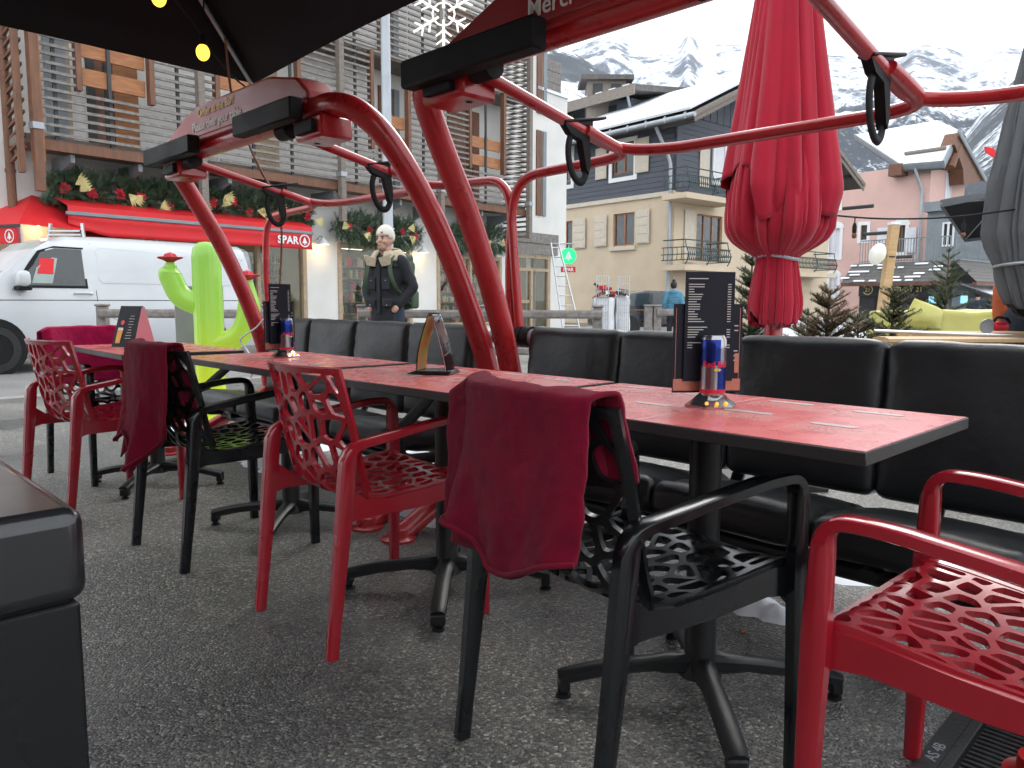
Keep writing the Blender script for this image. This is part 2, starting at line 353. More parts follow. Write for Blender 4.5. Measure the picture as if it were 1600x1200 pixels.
def ridge(name, sky_px, R0, R1, u0, u1, seed, nu=150, nv=60, gully=1.0):
    """slope rising from R0 to R1 metres away whose crest follows the given skyline"""
    sk = sorted(sky_px)
    def crest(u):
        for (a, b), (c, d_) in zip(sk, sk[1:]):
            if a <= u <= c: return b + (d_ - b) * (u - a) / (c - a)
        return sk[0][1] if u < sk[0][0] else sk[-1][1]
    def fn(a, b):
        u = u0 + (u1 - u0) * a; top = at_y(u, crest(u), 1.0); d = ray(u, crest(u)); d = d / sqrt(d.x ** 2 + d.y ** 2)
        bb = b if b < .8 else .8 + (b - .8)
        R = R0 + (R1 - R0) * bb; H = CAMH + d.z * R1; k = bb ** 1.15
        z = H * k; P3 = V((d.x * R, d.y * R, 0)); q = P3 * .0024 + V((seed, seed * 2, 0))
        f = noise.fractal(q, .9, 2.1, 7); rg = 1 - abs(noise.fractal(P3 * .0011 + V((seed * 3, 0, seed)), .9, 2.0, 6)) * 1.7
        env = min(1, b * 5) * (.06 + min(1, (1 - b) * 4))
        z += env * H * gully * (.030 * f + .085 * (rg - .6))
        return V((d.x * R, d.y * R, z))
    MB().grid(fn, nu, nv).build(name, K['mountain'], smooth=60, kind='structure')
ridge('mountain', [(560, 150), (780, 118), (850, 92), (905, 74), (935, 60), (958, 50), (972, 56), (985, 66), (1010, 71), (1062, 72), (1069, 60), (1077, 51), (1085, 59), (1093, 71), (1130, 68), (1160, 70), (1220, 80), (1290, 86), (1340, 88), (1385, 92), (1410, 84), (1432, 66), (1450, 70), (1480, 74), (1510, 86), (1545, 78), (1570, 72), (1640, 90), (1800, 60), (2000, 110)], 900, 3600, 560, 2000, 3.3, 260, 90)
ridge('wooded_hill', [(480, 150), (760, 70), (850, 66), (900, 84), (940, 110), (985, 135), (1040, 168), (1100, 210), (1160, 280)], 350, 1300, 480, 1160, 9.1, 110, 50, .8)
ridge('wooded_hill', [(1380, 330), (1440, 290), (1490, 230), (1540, 170), (1590, 120), (1680, 60), (1900, 20)], 500, 1500, 1380, 1900, 5.7, 90, 50, .8)
# ------------------------------------------------------------------ perforated armchairs
def clip(poly, p, q):
    """keep the side of the bisector of p, q that is nearer to p"""
    m = (p + q) / 2; nn = q - p; out = []
    for i in range(len(poly)):
        a, b = poly[i], poly[(i + 1) % len(poly)]; da, db = (a - m).dot(nn), (b - m).dot(nn)
        if da <= 0: out.append(a)
        if da * db < 0: out.append(a + (b - a) * (da / (da - db)))
    return out
PROF = spline([(0, .262, .405), (0, .258, .438), (0, .235, .452), (0, .16, .447), (0, .04, .432), (0, -.08, .424), (0, -.155, .432), (0, -.208, .47), (0, -.232, .54), (0, -.250, .63), (0, -.274, .735), (0, -.295, .83)], 8)
CUM = [0]
for a, b in zip(PROF, PROF[1:]): CUM.append(CUM[-1] + (b - a).length)
LTOT = CUM[-1]
def shell(x, b):
    """x in -1..1 across the chair, b metres along the profile from the seat's front lip to the top of the back"""
    b = max(0, min(LTOT, b)); i = 0
    while i < len(CUM) - 2 and CUM[i + 1] < b: i += 1
    t = (b - CUM[i]) / (CUM[i + 1] - CUM[i]); p = PROF[i].lerp(PROF[i + 1], t); wb = max(0, min(1, (b - .42) / .12)); wb = wb * wb * (3 - 2 * wb)
    hw = .243 - .012 * max(0, min(1, b / .4)) + .004 * wb - .012 * max(0, (b - .72) / .2)
    e = abs(x) ** 2.2
    return V((x * hw, p.y + .062 * e * wb, p.z + .014 * e * (1 - wb)))
def shell_n(x, b):
    e = .004; return (shell(x + e * 4, b) - shell(x - e * 4, b)).cross(shell(x, b + e) - shell(x, b - e)).normalized()
def make_shell(b0, b1, nx, nb, seed, thick=.013, wid=.0064):
    r = random.Random(seed); HW = .235; mb = MB(); bx, m0, m1 = .058, .012, .012
    x0, x1, y0, y1 = -HW * (1 - bx), HW * (1 - bx), b0 + (m0 if b0 < .01 else 0), b1 - (m1 if b1 > LTOT - .01 else 0)
    seeds = []; dx, dy = (x1 - x0) / nx, (y1 - y0) / nb
    for j in range(nb):
        for i in range(nx + (j % 2)):
            seeds.append(V((x0 + dx * (i + (.5 if j % 2 == 0 else 0)) + r.uniform(-.4, .4) * dx, y0 + dy * (j + .5) + r.uniform(-.38, .38) * dy)))
    for i, p in enumerate(seeds):
        poly = [V((x0, y0)), V((x1, y0)), V((x1, y1)), V((x0, y1))]
        for q in seeds:
            if q is not p and (q - p).length < .2 and len(poly) > 2: poly = clip(poly, p, q)
        if len(poly) < 3: continue
        O = []
        for k in range(len(poly)):
            a, b = poly[k], poly[(k + 1) % len(poly)]
            if (b - a).length < 1e-5: continue
            ns = 3 if (b - a).length > .02 else 2
            for t in range(ns): O.append(a.lerp(b, t / ns))
        c = sum(O, V((0, 0))) / len(O); I = []
        for q in O: dd = q - c; I.append(c + dd * max(.15, 1 - wid * 1.25 / max(dd.length, 1e-4)))
        for _ in range(1): I = [(I[k - 1] + I[k] * 2 + I[(k + 1) % len(I)]) / 4 for k in range(len(I))]
        n_ = len(O); vs = []
        for q in O + I:
            s_, no = shell(q.x / HW, q.y), shell_n(q.x / HW, q.y); vs.append(s_ + no * thick / 2)
        for q in O + I:
            s_, no = shell(q.x / HW, q.y), shell_n(q.x / HW, q.y); vs.append(s_ - no * thick / 2)
        fs = []
        for k in range(n_):
            k2 = (k + 1) % n_
            fs += [(k, k2, n_ + k2, n_ + k), (2 * n_ + k2, 2 * n_ + k, 3 * n_ + k, 3 * n_ + k2), (n_ + k, n_ + k2, 3 * n_ + k2, 3 * n_ + k)]
        mb.add(vs, fs)
    # rim
    def strip(pts):
        vs = []; fs = []
        for (xa, ba, xb, bb) in pts:
            for (x, b) in ((xa, ba), (xb, bb)):
                s_, no = shell(x, b), shell_n(max(-.98, min(.98, x)), b); vs += [s_ + no * thick * .62, s_ - no * thick * .62]
        for k in range(len(pts) - 1):
            o = k * 4
            fs += [(o, o + 4, o + 6, o + 2), (o + 1, o + 3, o + 7, o + 5), (o, o + 1, o + 5, o + 4), (o + 2, o + 6, o + 7, o + 3)]
        fs += [(0, 2, 3, 1), (4 * len(pts) - 4, 4 * len(pts) - 3, 4 * len(pts) - 1, 4 * len(pts) - 2)]
        mb.add(vs, fs)
    n2 = 26
    for sg in (-1, 1): strip([(sg * (1 - bx), b0 + (b1 - b0) * k / n2, sg, b0 + (b1 - b0) * k / n2) for k in range(n2 + 1)])
    if b1 > LTOT - .01: strip([(-1 + 2 * k / 20, b1 - m1, -1 + 2 * k / 20, b1) for k in range(21)])
    if b0 < .01: strip([(-1 + 2 * k / 20, 0, -1 + 2 * k / 20, m0) for k in range(21)])
    return mb
def make_chair(name, label, m, group):
    t = thing(name, label, 'chair', group=group)
    make_shell(0, .44, 8, 7, 11).build('seat', m, t, smooth=35, weld=True)
    make_shell(.44, LTOT, 8, 6, 5).build('backrest', m, t, smooth=35, weld=True)
    for s in (-1, 1):
        P = fillet([(.266 * s, .256, 0), (.264 * s, .255, .2), (.260 * s, .253, .42), (.257 * s, .248, .655), (.257 * s, .15, .657), (.256 * s, .0, .640), (.252 * s, -.12, .622), (.243 * s, -.222, .606), (.243 * s, -.24, .42), (.241 * s, -.264, .2), (.24 * s, -.287, 0)], [0, .1, .1, .055, .05, .08, .06, .045, .1, .1, 0], 6)
        tops = [i for i, p in enumerate(P) if p.y > .205 and p.z > .63]; i1 = tops[len(tops) // 2]; i2 = min(range(len(P)), key=lambda i: (P[i] - V((.243 * s, -.212, .600))).length)
        def size(i):
            p = P[i]; arm = max(0, min(1, (p.z - .585) / .035)) if i1 - 12 < i < i2 + 10 else 0
            if i <= i2 and i >= i1: arm = 1
            z = min(p.z, .45) / .45; return (.028 + .004 * z) * (1 - arm) + .042 * arm, (.031 + .016 * z) * (1 - arm) + .025 * arm
        W_, H_ = [size(i)[0] for i in range(len(P))], [size(i)[1] for i in range(len(P))]
        for _ in range(4): W_ = [(W_[max(i - 1, 0)] + W_[i] * 2 + W_[min(i + 1, len(P) - 1)]) / 4 for i in range(len(P))]; H_ = [(H_[max(i - 1, 0)] + H_[i] * 2 + H_[min(i + 1, len(P) - 1)]) / 4 for i in range(len(P))]
        full = MB().sweep(P, (1, 0, 0), W_, H_, b=.14); ring = [full.v[k * 8:k * 8 + 8] for k in range(len(P))]
        for nm, lo, hi in (('leg', 0, i1), ('armrest', i1, i2), ('leg', i2, len(P) - 1)):
            R_ = ring[lo:hi + 1]; n_ = len(R_); q = MB().add([v for r_ in R_ for v in r_], [(i * 8 + k, i * 8 + (k + 1) % 8, (i + 1) * 8 + (k + 1) % 8, (i + 1) * 8 + k) for i in range(n_ - 1) for k in range(8)] + ([tuple(range(8))[::-1]] if lo == 0 else []) + ([tuple(range((n_ - 1) * 8, n_ * 8))] if hi == len(P) - 1 else []))
            q.build(nm, m, t, smooth=50)
        ap = [(-.268, .35), (-.245, .383), (-.19, .397), (0, .393), (.17, .402), (.225, .393), (.265, .355), (.268, .455), (.19, .462), (.04, .448), (-.1, .441), (-.17, .45), (-.235, .50)]
        MB().prism(ap, ((.233 if s > 0 else -.249), 0, 0), (0, 1, 0), (0, 0, 1), .016).build('seat_rail', m, t, smooth=0)
    fa = [(-.25, .355), (-.215, .388), (-.1, .402), (.1, .402), (.215, .388), (.25, .355), (.25, .446), (.1, .448), (-.1, .448), (-.25, .446)]
    MB().prism(fa, (0, .270, 0), (1, 0, 0), (0, 0, 1), .014).build('seat_rail', m, t, smooth=0)
    return t
FACE_N = atan2(N_.y, N_.x) - pi / 2
FACE_D = atan2(D_.y, D_.x) - pi / 2
G = 'perforated plastic armchairs around the tables'
red0 = make_chair('armchair', 'red perforated armchair without a towel at the middle of the row, seen from behind', K['red_plastic'], G)
blk0 = make_chair('armchair', 'black perforated armchair in the foreground with a dark red towel hanging on it', K['black_plastic'], G)
red0.location = (-.458, 2.464, 0); red0.rotation_euler[2] = -.84
blk0.location = (.258, 1.668, 0); blk0.rotation_euler[2] = -.975
CH = {'red_mid': red0, 'blk_near': blk0}
CH['red_far'] = dup(red0, 'red perforated armchair farthest to the left, beside the far table', (-2.055, 3.819, 0), -.631)
CH['red_near'] = dup(red0, 'red perforated armchair cut off by the right edge at the end of the nearest table', (.888, 1.264, 0), .755)
CH['blk_mid'] = dup(blk0, 'black perforated armchair between the two red ones, dark red towel over its back', (-1.199, 3.162, 0), -.769)
CH['blk_end'] = dup(blk0, 'black perforated armchair at the far end of the row facing along the tables', (-2.352, 4.494, 0), 4.12)

# ------------------------------------------------------------------ towels over the chair backs
def towel(name, label, chair, m, x0, x1, rear, front, seed, hem=(0, 0), roll=False, folds=1.0):
    r = random.Random(seed); ph = [r.uniform(0, 6) for _ in range(6)]
    def path(x, d):
        """d metres from the crest of the back, negative = on the seat side"""
        xx = max(-1, min(1, x / .232)); e = .062 * abs(xx) ** 2.2; yt, zt = -.297 + e, .850
        if abs(x) > .232: zt -= (abs(x) - .232) * .5
        if d >= 0:
            a = min(1, d / .035); y = yt - .024 * sin(a * pi / 2); z = zt + .012 * cos(a * pi / 2)
            if d > .035: z -= (d - .035) * .985; y -= .02 + (d - .035) * .06
            else: y -= .02 * a
        else:
            q = -d; a = min(1, q / .035); y = yt + .024 * sin(a * pi / 2); z = zt + .012 * cos(a * pi / 2)
            if q > .035: z -= (q - .035) * .98; y += (q - .035) * .22
        return V((x, y, z))
    t = thing(name, label, 'towel', group='dark red towels over the chair backs')
    t.location = chair.location; t.rotation_euler = chair.rotation_euler
    def fn(u, v):
        d = -front + (rear + front) * v; x = x0 + (x1 - x0) * u
        hang = max(0, d) / max(rear, .01); hangf = max(0, -d) / max(front, .01)
        dd = d * (.88 + hem[0] * math.exp(-((u - .62) / .2) ** 2) + hem[1] * sin(u * 9 + ph[0])) if d > 0 else d
        p = path(x, dd)
        wv = sin(u * 11 + ph[1] + hang * 1.2) * .6 + sin(u * 19 + ph[2]) * .3 + noise.noise(V((u * 5, v * 3, seed))) * .9
        p.y += -(.016 * folds * wv * hang ** .8) - .006 * hang + .010 * wv * hangf * folds
        p.x += .012 * sin(v * 6 + ph[3]) * hang - .02 * hang * (u - .5) * sin(ph[4]) + .006 * noise.noise(V((v * 9, u * 3, seed + 3)))
        p.z += .004 * noise.noise(V((u * 9, v * 9, seed))); p.y += .0045 * noise.noise(V((u * 16, v * 10, seed + 7))) * hang + .003 * noise.noise(V((u * 30, v * 26, seed)))
        return p
    o = MB().grid(fn, 60, 70).build('cloth', m, t, smooth=80)
    sm = o.modifiers.new('thick', 'SOLIDIFY'); sm.thickness = .009; sm.offset = 1
    # the inner fold of the same towel, hanging shorter or longer than the outer one
    def fn2(u, v):
        p = fn(.02 + u * .9, v); d = -front + (rear + front) * v
        if d > 0: p.z -= .07 * d / rear * (1 - u * 1.2); p.y += .017 * min(1, d * 12)
        else: p.y -= .013
        p.z -= .012 * (1 if abs(d) < .04 else 0); return p
    o = MB().grid(fn2, 24, 30).build('inner_fold', m, t, smooth=80); sm = o.modifiers.new('thick', 'SOLIDIFY'); sm.thickness = .007; sm.offset = 1
    # stitched hem along the bottom edge
    MB().tube([fn(k / 34, .992) + V((0, -.006, 0)) for k in range(35)], .006, 6).build('hem', m, o.parent, smooth=80)
    return t
towel('towel', 'dark red towel hanging over the black foreground chair', CH['blk_near'], K['towel'], -.305, .215, .385, .20, 3, (.15, .02), folds=1.6)
towel('towel', 'dark red towel falling in folds over the middle black chair', CH['blk_mid'], K['towel'], -.285, .19, .46, .33, 8, (.22, .05), folds=2.2)
towel('towel', 'bright crimson towel rolled over the chair at the far table end', CH['blk_end'], K['towel_bright'], -.275, .275, .22, .36, 5, (.05, .03), folds=.8)

# ------------------------------------------------------------------ tables
TZ = .757
def make_table():
    t = thing('cafe_table', 'x', 'table', group='red topped cafe tables in a row')
    top = MB().box((0, 0, TZ - .013), (1.0, .60, .026), b=.002).build('table_top', K['table_edge'], t)
    MB().box((0, 0, TZ + .0006), (.992, .592, .0012)).build('printed_sheet', K['table_red'], top, smooth=0)
    r = random.Random(4); z = TZ + .0016; pb = MB(); gb = MB(); lb = MB()
    def rect(b, x, y, w_, h, zz=z): b.add([(x, y, zz), (x + w_, y, zz), (x + w_, y + h, zz), (x, y + h, zz)], [(0, 1, 2, 3)])
    rect(lb, -.002, -.296, .004, .592)
    for side in (-1, 1):
        for (px_, py) in ((.06, .23), (.29, .20), (.06, .0), (.30, -.05)):
            x = px_ if side > 0 else px_ - .47; w_ = r.uniform(.04, .10)
            gb.prism([(w_ / 2 * cx + .014 * cos(a) + 0, .014 * sin(a)) for cx, a0 in ((1, -90), (-1, 90)) for a in [radians(a0 + q * 30) for q in range(7)]], (x + w_ / 2, py, z), (1, 0, 0), (0, 1, 0), .0006)
            for ln in range(7):
                xx = x - .03
                while xx < x + .15:
                    q = r.uniform(.006, .02)
                    if xx + q < side * .48 + (.48 if side < 0 else .0) + .48 * (side > 0) - .0: rect(pb, xx, max(-.285 + .002 * ln, py - .03 - ln * .012), q, .0035)
                    xx += q + .004
    gb.build('printed_heading', K['print_grey'], top, smooth=0, kind='stuff'); pb.build('printed_text', K['print_pale'], top, smooth=0, kind='stuff'); lb.build('printed_line', K['print_pale'], top, smooth=0)
    MB().lathe([(.056, .065), (.05, .085), (.042, .1), (.040, .11), (.040, .715)], 20).build('column', K['black_metal'], t)
    MB().box((0, 0, .722), (.30, .30, .012), b=.003).build('top_plate', K['black_metal'], t)
    for k in range(4):
        a = pi / 4 + k * pi / 2; M = Matrix.Rotation(a, 4, 'Z')
        arm = MB().sweep(spline([(.03, 0, .095), (.12, 0, .092), (.24, 0, .078), (.335, 0, .058), (.36, 0, .05)], 4), (0, 1, 0), [.058] * 4 + [.05] * 9 + [.046] * 4, [.055, .052, .048, .045] + [.036] * 13, M).box((.35, 0, .035), (.032, .046, .04), M, b=.006).build('base_arm', K['black_metal'], t, smooth=40)
        MB().lathe([(.006, .008), (.006, .02), (.006, .022)], 8, M @ Matrix.Translation((.35, 0, 0))).lathe([(.02, 0), (.02, .005), (.012, .01)], 12, M @ Matrix.Translation((.35, 0, 0))).build('levelling_foot', K['black_rubber'], arm)
    return t
FACE_T = atan2(D_.y, D_.x) + pi / 2 - pi / 2
tab = make_table()
TP = [(.487, 1.895), (-.228, 2.645), (-1.0, 3.41), (-1.975, 4.215)]
TL = ['red topped cafe table nearest to the camera with a menu stand on it', 'red topped cafe table with the bent clear card holder, second from the camera', 'red topped cafe table third from the camera, a can stand on it', 'red topped cafe table farthest from the camera with the beer card on it']
tabs = []
for i, (x, y) in enumerate(TP):
    o = tab if i == 0 else dup(tab, TL[i]); o['label'] = TL[i]; o.location = (x, y, 0); o.rotation_euler[2] = atan2(D_.y, D_.x) + pi + (0, .012, -.015, -.03)[i]; tabs.append(o)

# ------------------------------------------------------------------ chairlift seats turned into benches
BASE = V((1.10, 2.53, 0))
LM = Matrix(((D_.x, N_.x, 0, 0), (D_.y, N_.y, 0, 0), (0, 0, 1, 0), (0, 0, 0, 1)))   # local (s, n, z): s along the row, n to the street
def seat_cushion(seed):
    r = random.Random(seed)
    def fn(p, q):
        edge = max(abs(q[0]), 0); puff = .022 * (1 - q[0] ** 2) * (1 - q[1] ** 2) * (1 if p.z > 0 else 0)
        wr = .006 * noise.noise(V((p.x * 9 + seed, p.y * 14, p.z * 6))) + .007 * sin(p.y * 60 + 4 * noise.noise(V((p.x * 5, p.y * 5, seed)))) * max(0, edge - .72) / .28
        return p + V((0, 0, puff + wr))
    return MB().pillow((.545, .50, .12), .046, 18, fn=fn)
def back_cushion(seed):
    def fn(p, q):
        top = max(0, q[2]); edge = max(0, abs(q[0]) - .7) / .3
        wr = .008 * noise.noise(V((p.x * 8, p.y * 6 + seed, p.z * 7))) + .009 * sin(p.x * 55 + p.z * 35 * (1 if p.x > 0 else -1) + seed) * edge * max(0, top - .3) + .005 * sin(p.z * 90 + seed) * edge
        d_ = -.018 * (1 - q[0] ** 2) * (1 - q[2] ** 2) if p.y < 0 else 0
        return p + V((0, d_ + wr * (.6 if p.y < 0 else -.3), wr * .7 * top))
    return MB().pillow((.546, .125, .52), .042, 20, fn=fn)
def make_lift(name, label, sc, lines, ds):
    C = BASE + D_ * sc; root = thing(name, label, 'chairlift seat', C, 0, 'old chairlift seats used as benches')
    A = lambda mb, nm, m, par=None, **k: mb.build(nm, m, par or root, **k)
    for i in range(4):
        s = -.81 + i * .54
        A(MB().add(*(lambda b: (b.v, b.f))(back_cushion(i + sc)), LM @ Matrix.Translation((s, .075, .638)) @ Matrix.Rotation(radians(-7), 4, 'X')), 'back_cushion', K['leather'], weld=True, smooth=70)
        A(MB().add(*(lambda b: (b.v, b.f))(seat_cushion(i + sc)), LM @ Matrix.Translation((s, -.24, .335)) @ Matrix.Rotation(radians(-9), 4, 'X')), 'seat_cushion', K['leather'], weld=True, smooth=70)
    for s in (-.7, 0, .7):
        A(MB().sweep([(s, .13, .85), (s, .14, .4), (s, .05, .27), (s, -.45, .28)], (1, 0, 0), .05, .03, LM), 'cushion_support', K['black_metal'], smooth=40)
    A(MB().tube([(-1.16, .12, .22), (1.16, .12, .22)], .04, 14, LM), 'rear_beam', K['black_metal'])
    A(MB().tube([(-1.1, -.30, .235), (1.1, -.30, .235)], .032, 12, LM), 'front_beam', K['black_metal'])
    for sg in (-1, 1):
        p = spline([(1.2 * sg, .10, .20), (1.2 * sg, .06, .62), (1.18 * sg, -.07, 1.0), (1.16 * sg, -.25, 1.38), (1.125 * sg, -.45, 1.69), (1.055 * sg, -.575, 1.84), (.92 * sg, -.63, 1.895), (.74 * sg, -.64, 1.895)], 7)
        tb = A(MB().tube(p, .054, 18, LM), 'side_tube', K['red_steel'], smooth=60)
        A(MB().tube([(1.2 * sg, .066, .58), (1.2 * sg, .062, .61)], .0575, 18, LM), 'weld_collar', K['red_steel'], tb)
        A(MB().tube(fillet([(1.2 * sg, .12, .40), (1.19 * sg, -.05, .30), (1.16 * sg, -.66, .012)], .15), .045, 14, LM), 'support_leg', K['red_steel'])
        A(MB().lathe([(.075, 0), (.075, .010), (.05, .02), (.047, .05)], 18, LM @ Matrix.Translation((1.16 * sg, -.66, 0))), 'foot_plate', K['red_steel'])
        A(MB().tube([(1.2 * sg, .12, .40), (1.2 * sg, .42, .012)], .045, 14, LM), 'support_leg', K['red_steel'])
        A(MB().lathe([(.075, 0), (.075, .010), (.05, .02), (.047, .05)], 18, LM @ Matrix.Translation((1.2 * sg, .42, 0))), 'foot_plate', K['red_steel'])
        A(MB().tube([(1.06 * sg, .10, .30), (1.22 * sg, .10, .30)], .06, 14, LM), 'beam_socket', K['red_steel'])
        A(MB().tube(fillet([(1.12 * sg, .10, .36), (1.12 * sg, .02, .60), (1.12 * sg, -.18, .62), (1.12 * sg, -.46, .40), (1.12 * sg, -.44, .27), (1.12 * sg, -.1, .25)], .14), .028, 12, LM), 'side_guard', K['black_rubber'], smooth=60)
        A(MB().tube([(1.13 * sg, .16, .84), (1.34 * sg, .16, .845)], .043, 16, LM), 'pivot', K['galv'])
        for q in (1.16, 1.30): A(MB().tube([(q * sg, .16, .843), ((q + .045) * sg, .16, .843)], .053, 16, LM), 'pivot_clamp', K['black_rubber'])
        A(MB().box((.80 * sg, -.62, 1.80), (.24, .17, .10), LM, b=.012), 'bracket', K['red_steel'])
        A(MB().box((.80 * sg, -.715, 1.80), (.16, .03, .055), LM, b=.004), 'bracket_buffer', K['black_rubber'])
        A(MB().tube([(.74 * sg, -.62, 1.748), (.74 * sg, -.62, 1.7485)], .014, 10, LM), 'bracket_hole', K['black_rubber'])
        A(MB().tube([((.66 if sg > 0 else .58) * sg, -.66, 1.835), ((.56 if sg > 0 else .48) * sg, -.66, 1.835)], .045, 14, LM), 'hinge_bush', K['black_rubber'])
    # raised safety bar in three bent lengths
    bars = [fillet([(1.31, .16, .84), (1.30, .13, 1.2), (1.26, .13, 1.615), (.70, .15, 1.635), (.60, .145, 1.65), (.615, .02, 1.685), (.63, -.08, 1.715)], [0, .2, .16, .06, .07, .06, 0], 7),
            fillet([(.66, -.70, 1.85), (.64, .13, 1.665), (.40, .165, 1.64), (-.44, .15, 1.635), (-.58, .145, 1.65), (-.565, .02, 1.69), (-.55, -.08, 1.718)], [0, .2, .14, .06, .07, .06, 0], 7),
            fillet([(-.52, -.70, 1.85), (-.54, .13, 1.665), (-.72, .16, 1.64), (-1.26, .13, 1.615), (-1.30, .13, 1.2), (-1.31, .16, .84)], [0, .2, .14, .16, .2, 0], 7)]
    for b in bars: A(MB().tube(b, .0235, 12, LM), 'safety_bar', K['red_steel'], smooth=60)
    for sg in (.645, -.532):
        hp = LM @ Matrix.Translation((sg, -.13, 1.717)) @ Matrix.Rotation(radians(12), 4, 'X')
        h = A(MB().tube([V((0, .056 * cos(a) - .01, -.115 + .098 * sin(a))) for a in [2 * pi * k / 26 for k in range(27)]], .0085, 8, hp, caps=False, flat=2.0), 'handle', K['black_rubber'], smooth=60)
        A(MB().prism([(-.085, .03), (.10, .03), (.085, -.02), (.062, -.05), (.05, -.15), (.03, -.185), (.02, -.17), (.012, -.05), (-.05, -.02)], (-.016, 0, 0), (0, 1, 0), (0, 0, 1), .032, hp), 'handle_plate', K['black_rubber'], h, smooth=30)
        A(MB().box((0, .05, .028), (.05, .26, .012), hp, b=.004), 'handle_pad', K['black_rubber'], h)
    # overhead cross tube and lettered housing
    LO = LM @ Matrix.Translation((ds, 0, .3 * ds))
    A(MB().tube([(-.86, -.62, 1.90), (.92, -.62, 1.90)], .055, 18, LM), 'cross_tube', K['red_steel'])
    pl = [(.92, 1.935), (.90, 1.975), (.62, 2.075), (.40, 2.115), (-.42, 2.105), (-.68, 2.05), (-.78, 1.975), (-.79, 1.935)]
    hs = A(MB().prism(pl, (0, -.52, 0), (1, 0, 0), (0, 0, 1), .17, LO), 'housing', K['red_sign'], smooth=0)
    bv = hs.modifiers.new('soft edge', 'BEVEL'); bv.width = .012; bv.segments = 2; bv.limit_method = 'ANGLE'
    A(MB().box((.06, -.685, 1.925), (1.66, .03, .02), LO, b=.004), 'housing_flange', K['red_sign'], hs)
    for (s0, s1) in ((1.05, .36), (-.19, -.78)):
        A(MB().box(((s0 + s1) / 2, -.745, 1.885), (abs(s0 - s1), .07, .10), LO, b=.008), 'foot_pad', K['black_rubber'])
    for (txt, s, z, size, m) in lines:
        M = LO @ frame((s, -.6935, z), (-1, 0, 0), (0, 0, 1))
        text_mb(txt, size, M, .0008, bold=.0007).build('lettering', m, hs, smooth=0)
    return root
FAR_S, NEAR_S = 2.99, .43
lift_far = make_lift('chairlift_bench', 'red chairlift seat farther away, its housing asking guests to order at the bar', FAR_S, [('Order at the Bar!', .42, 2.043, .064, K['yellow_print']), ('Please clear your table', .50, 1.972, .068, K['white_print'])], 0)
lift_near = make_lift('chairlift_bench', 'red chairlift seat nearer the camera, cut off by the right edge of the photo', NEAR_S, [('Merci de', .47, 1.962, .085, K['white_print'])], -.1)

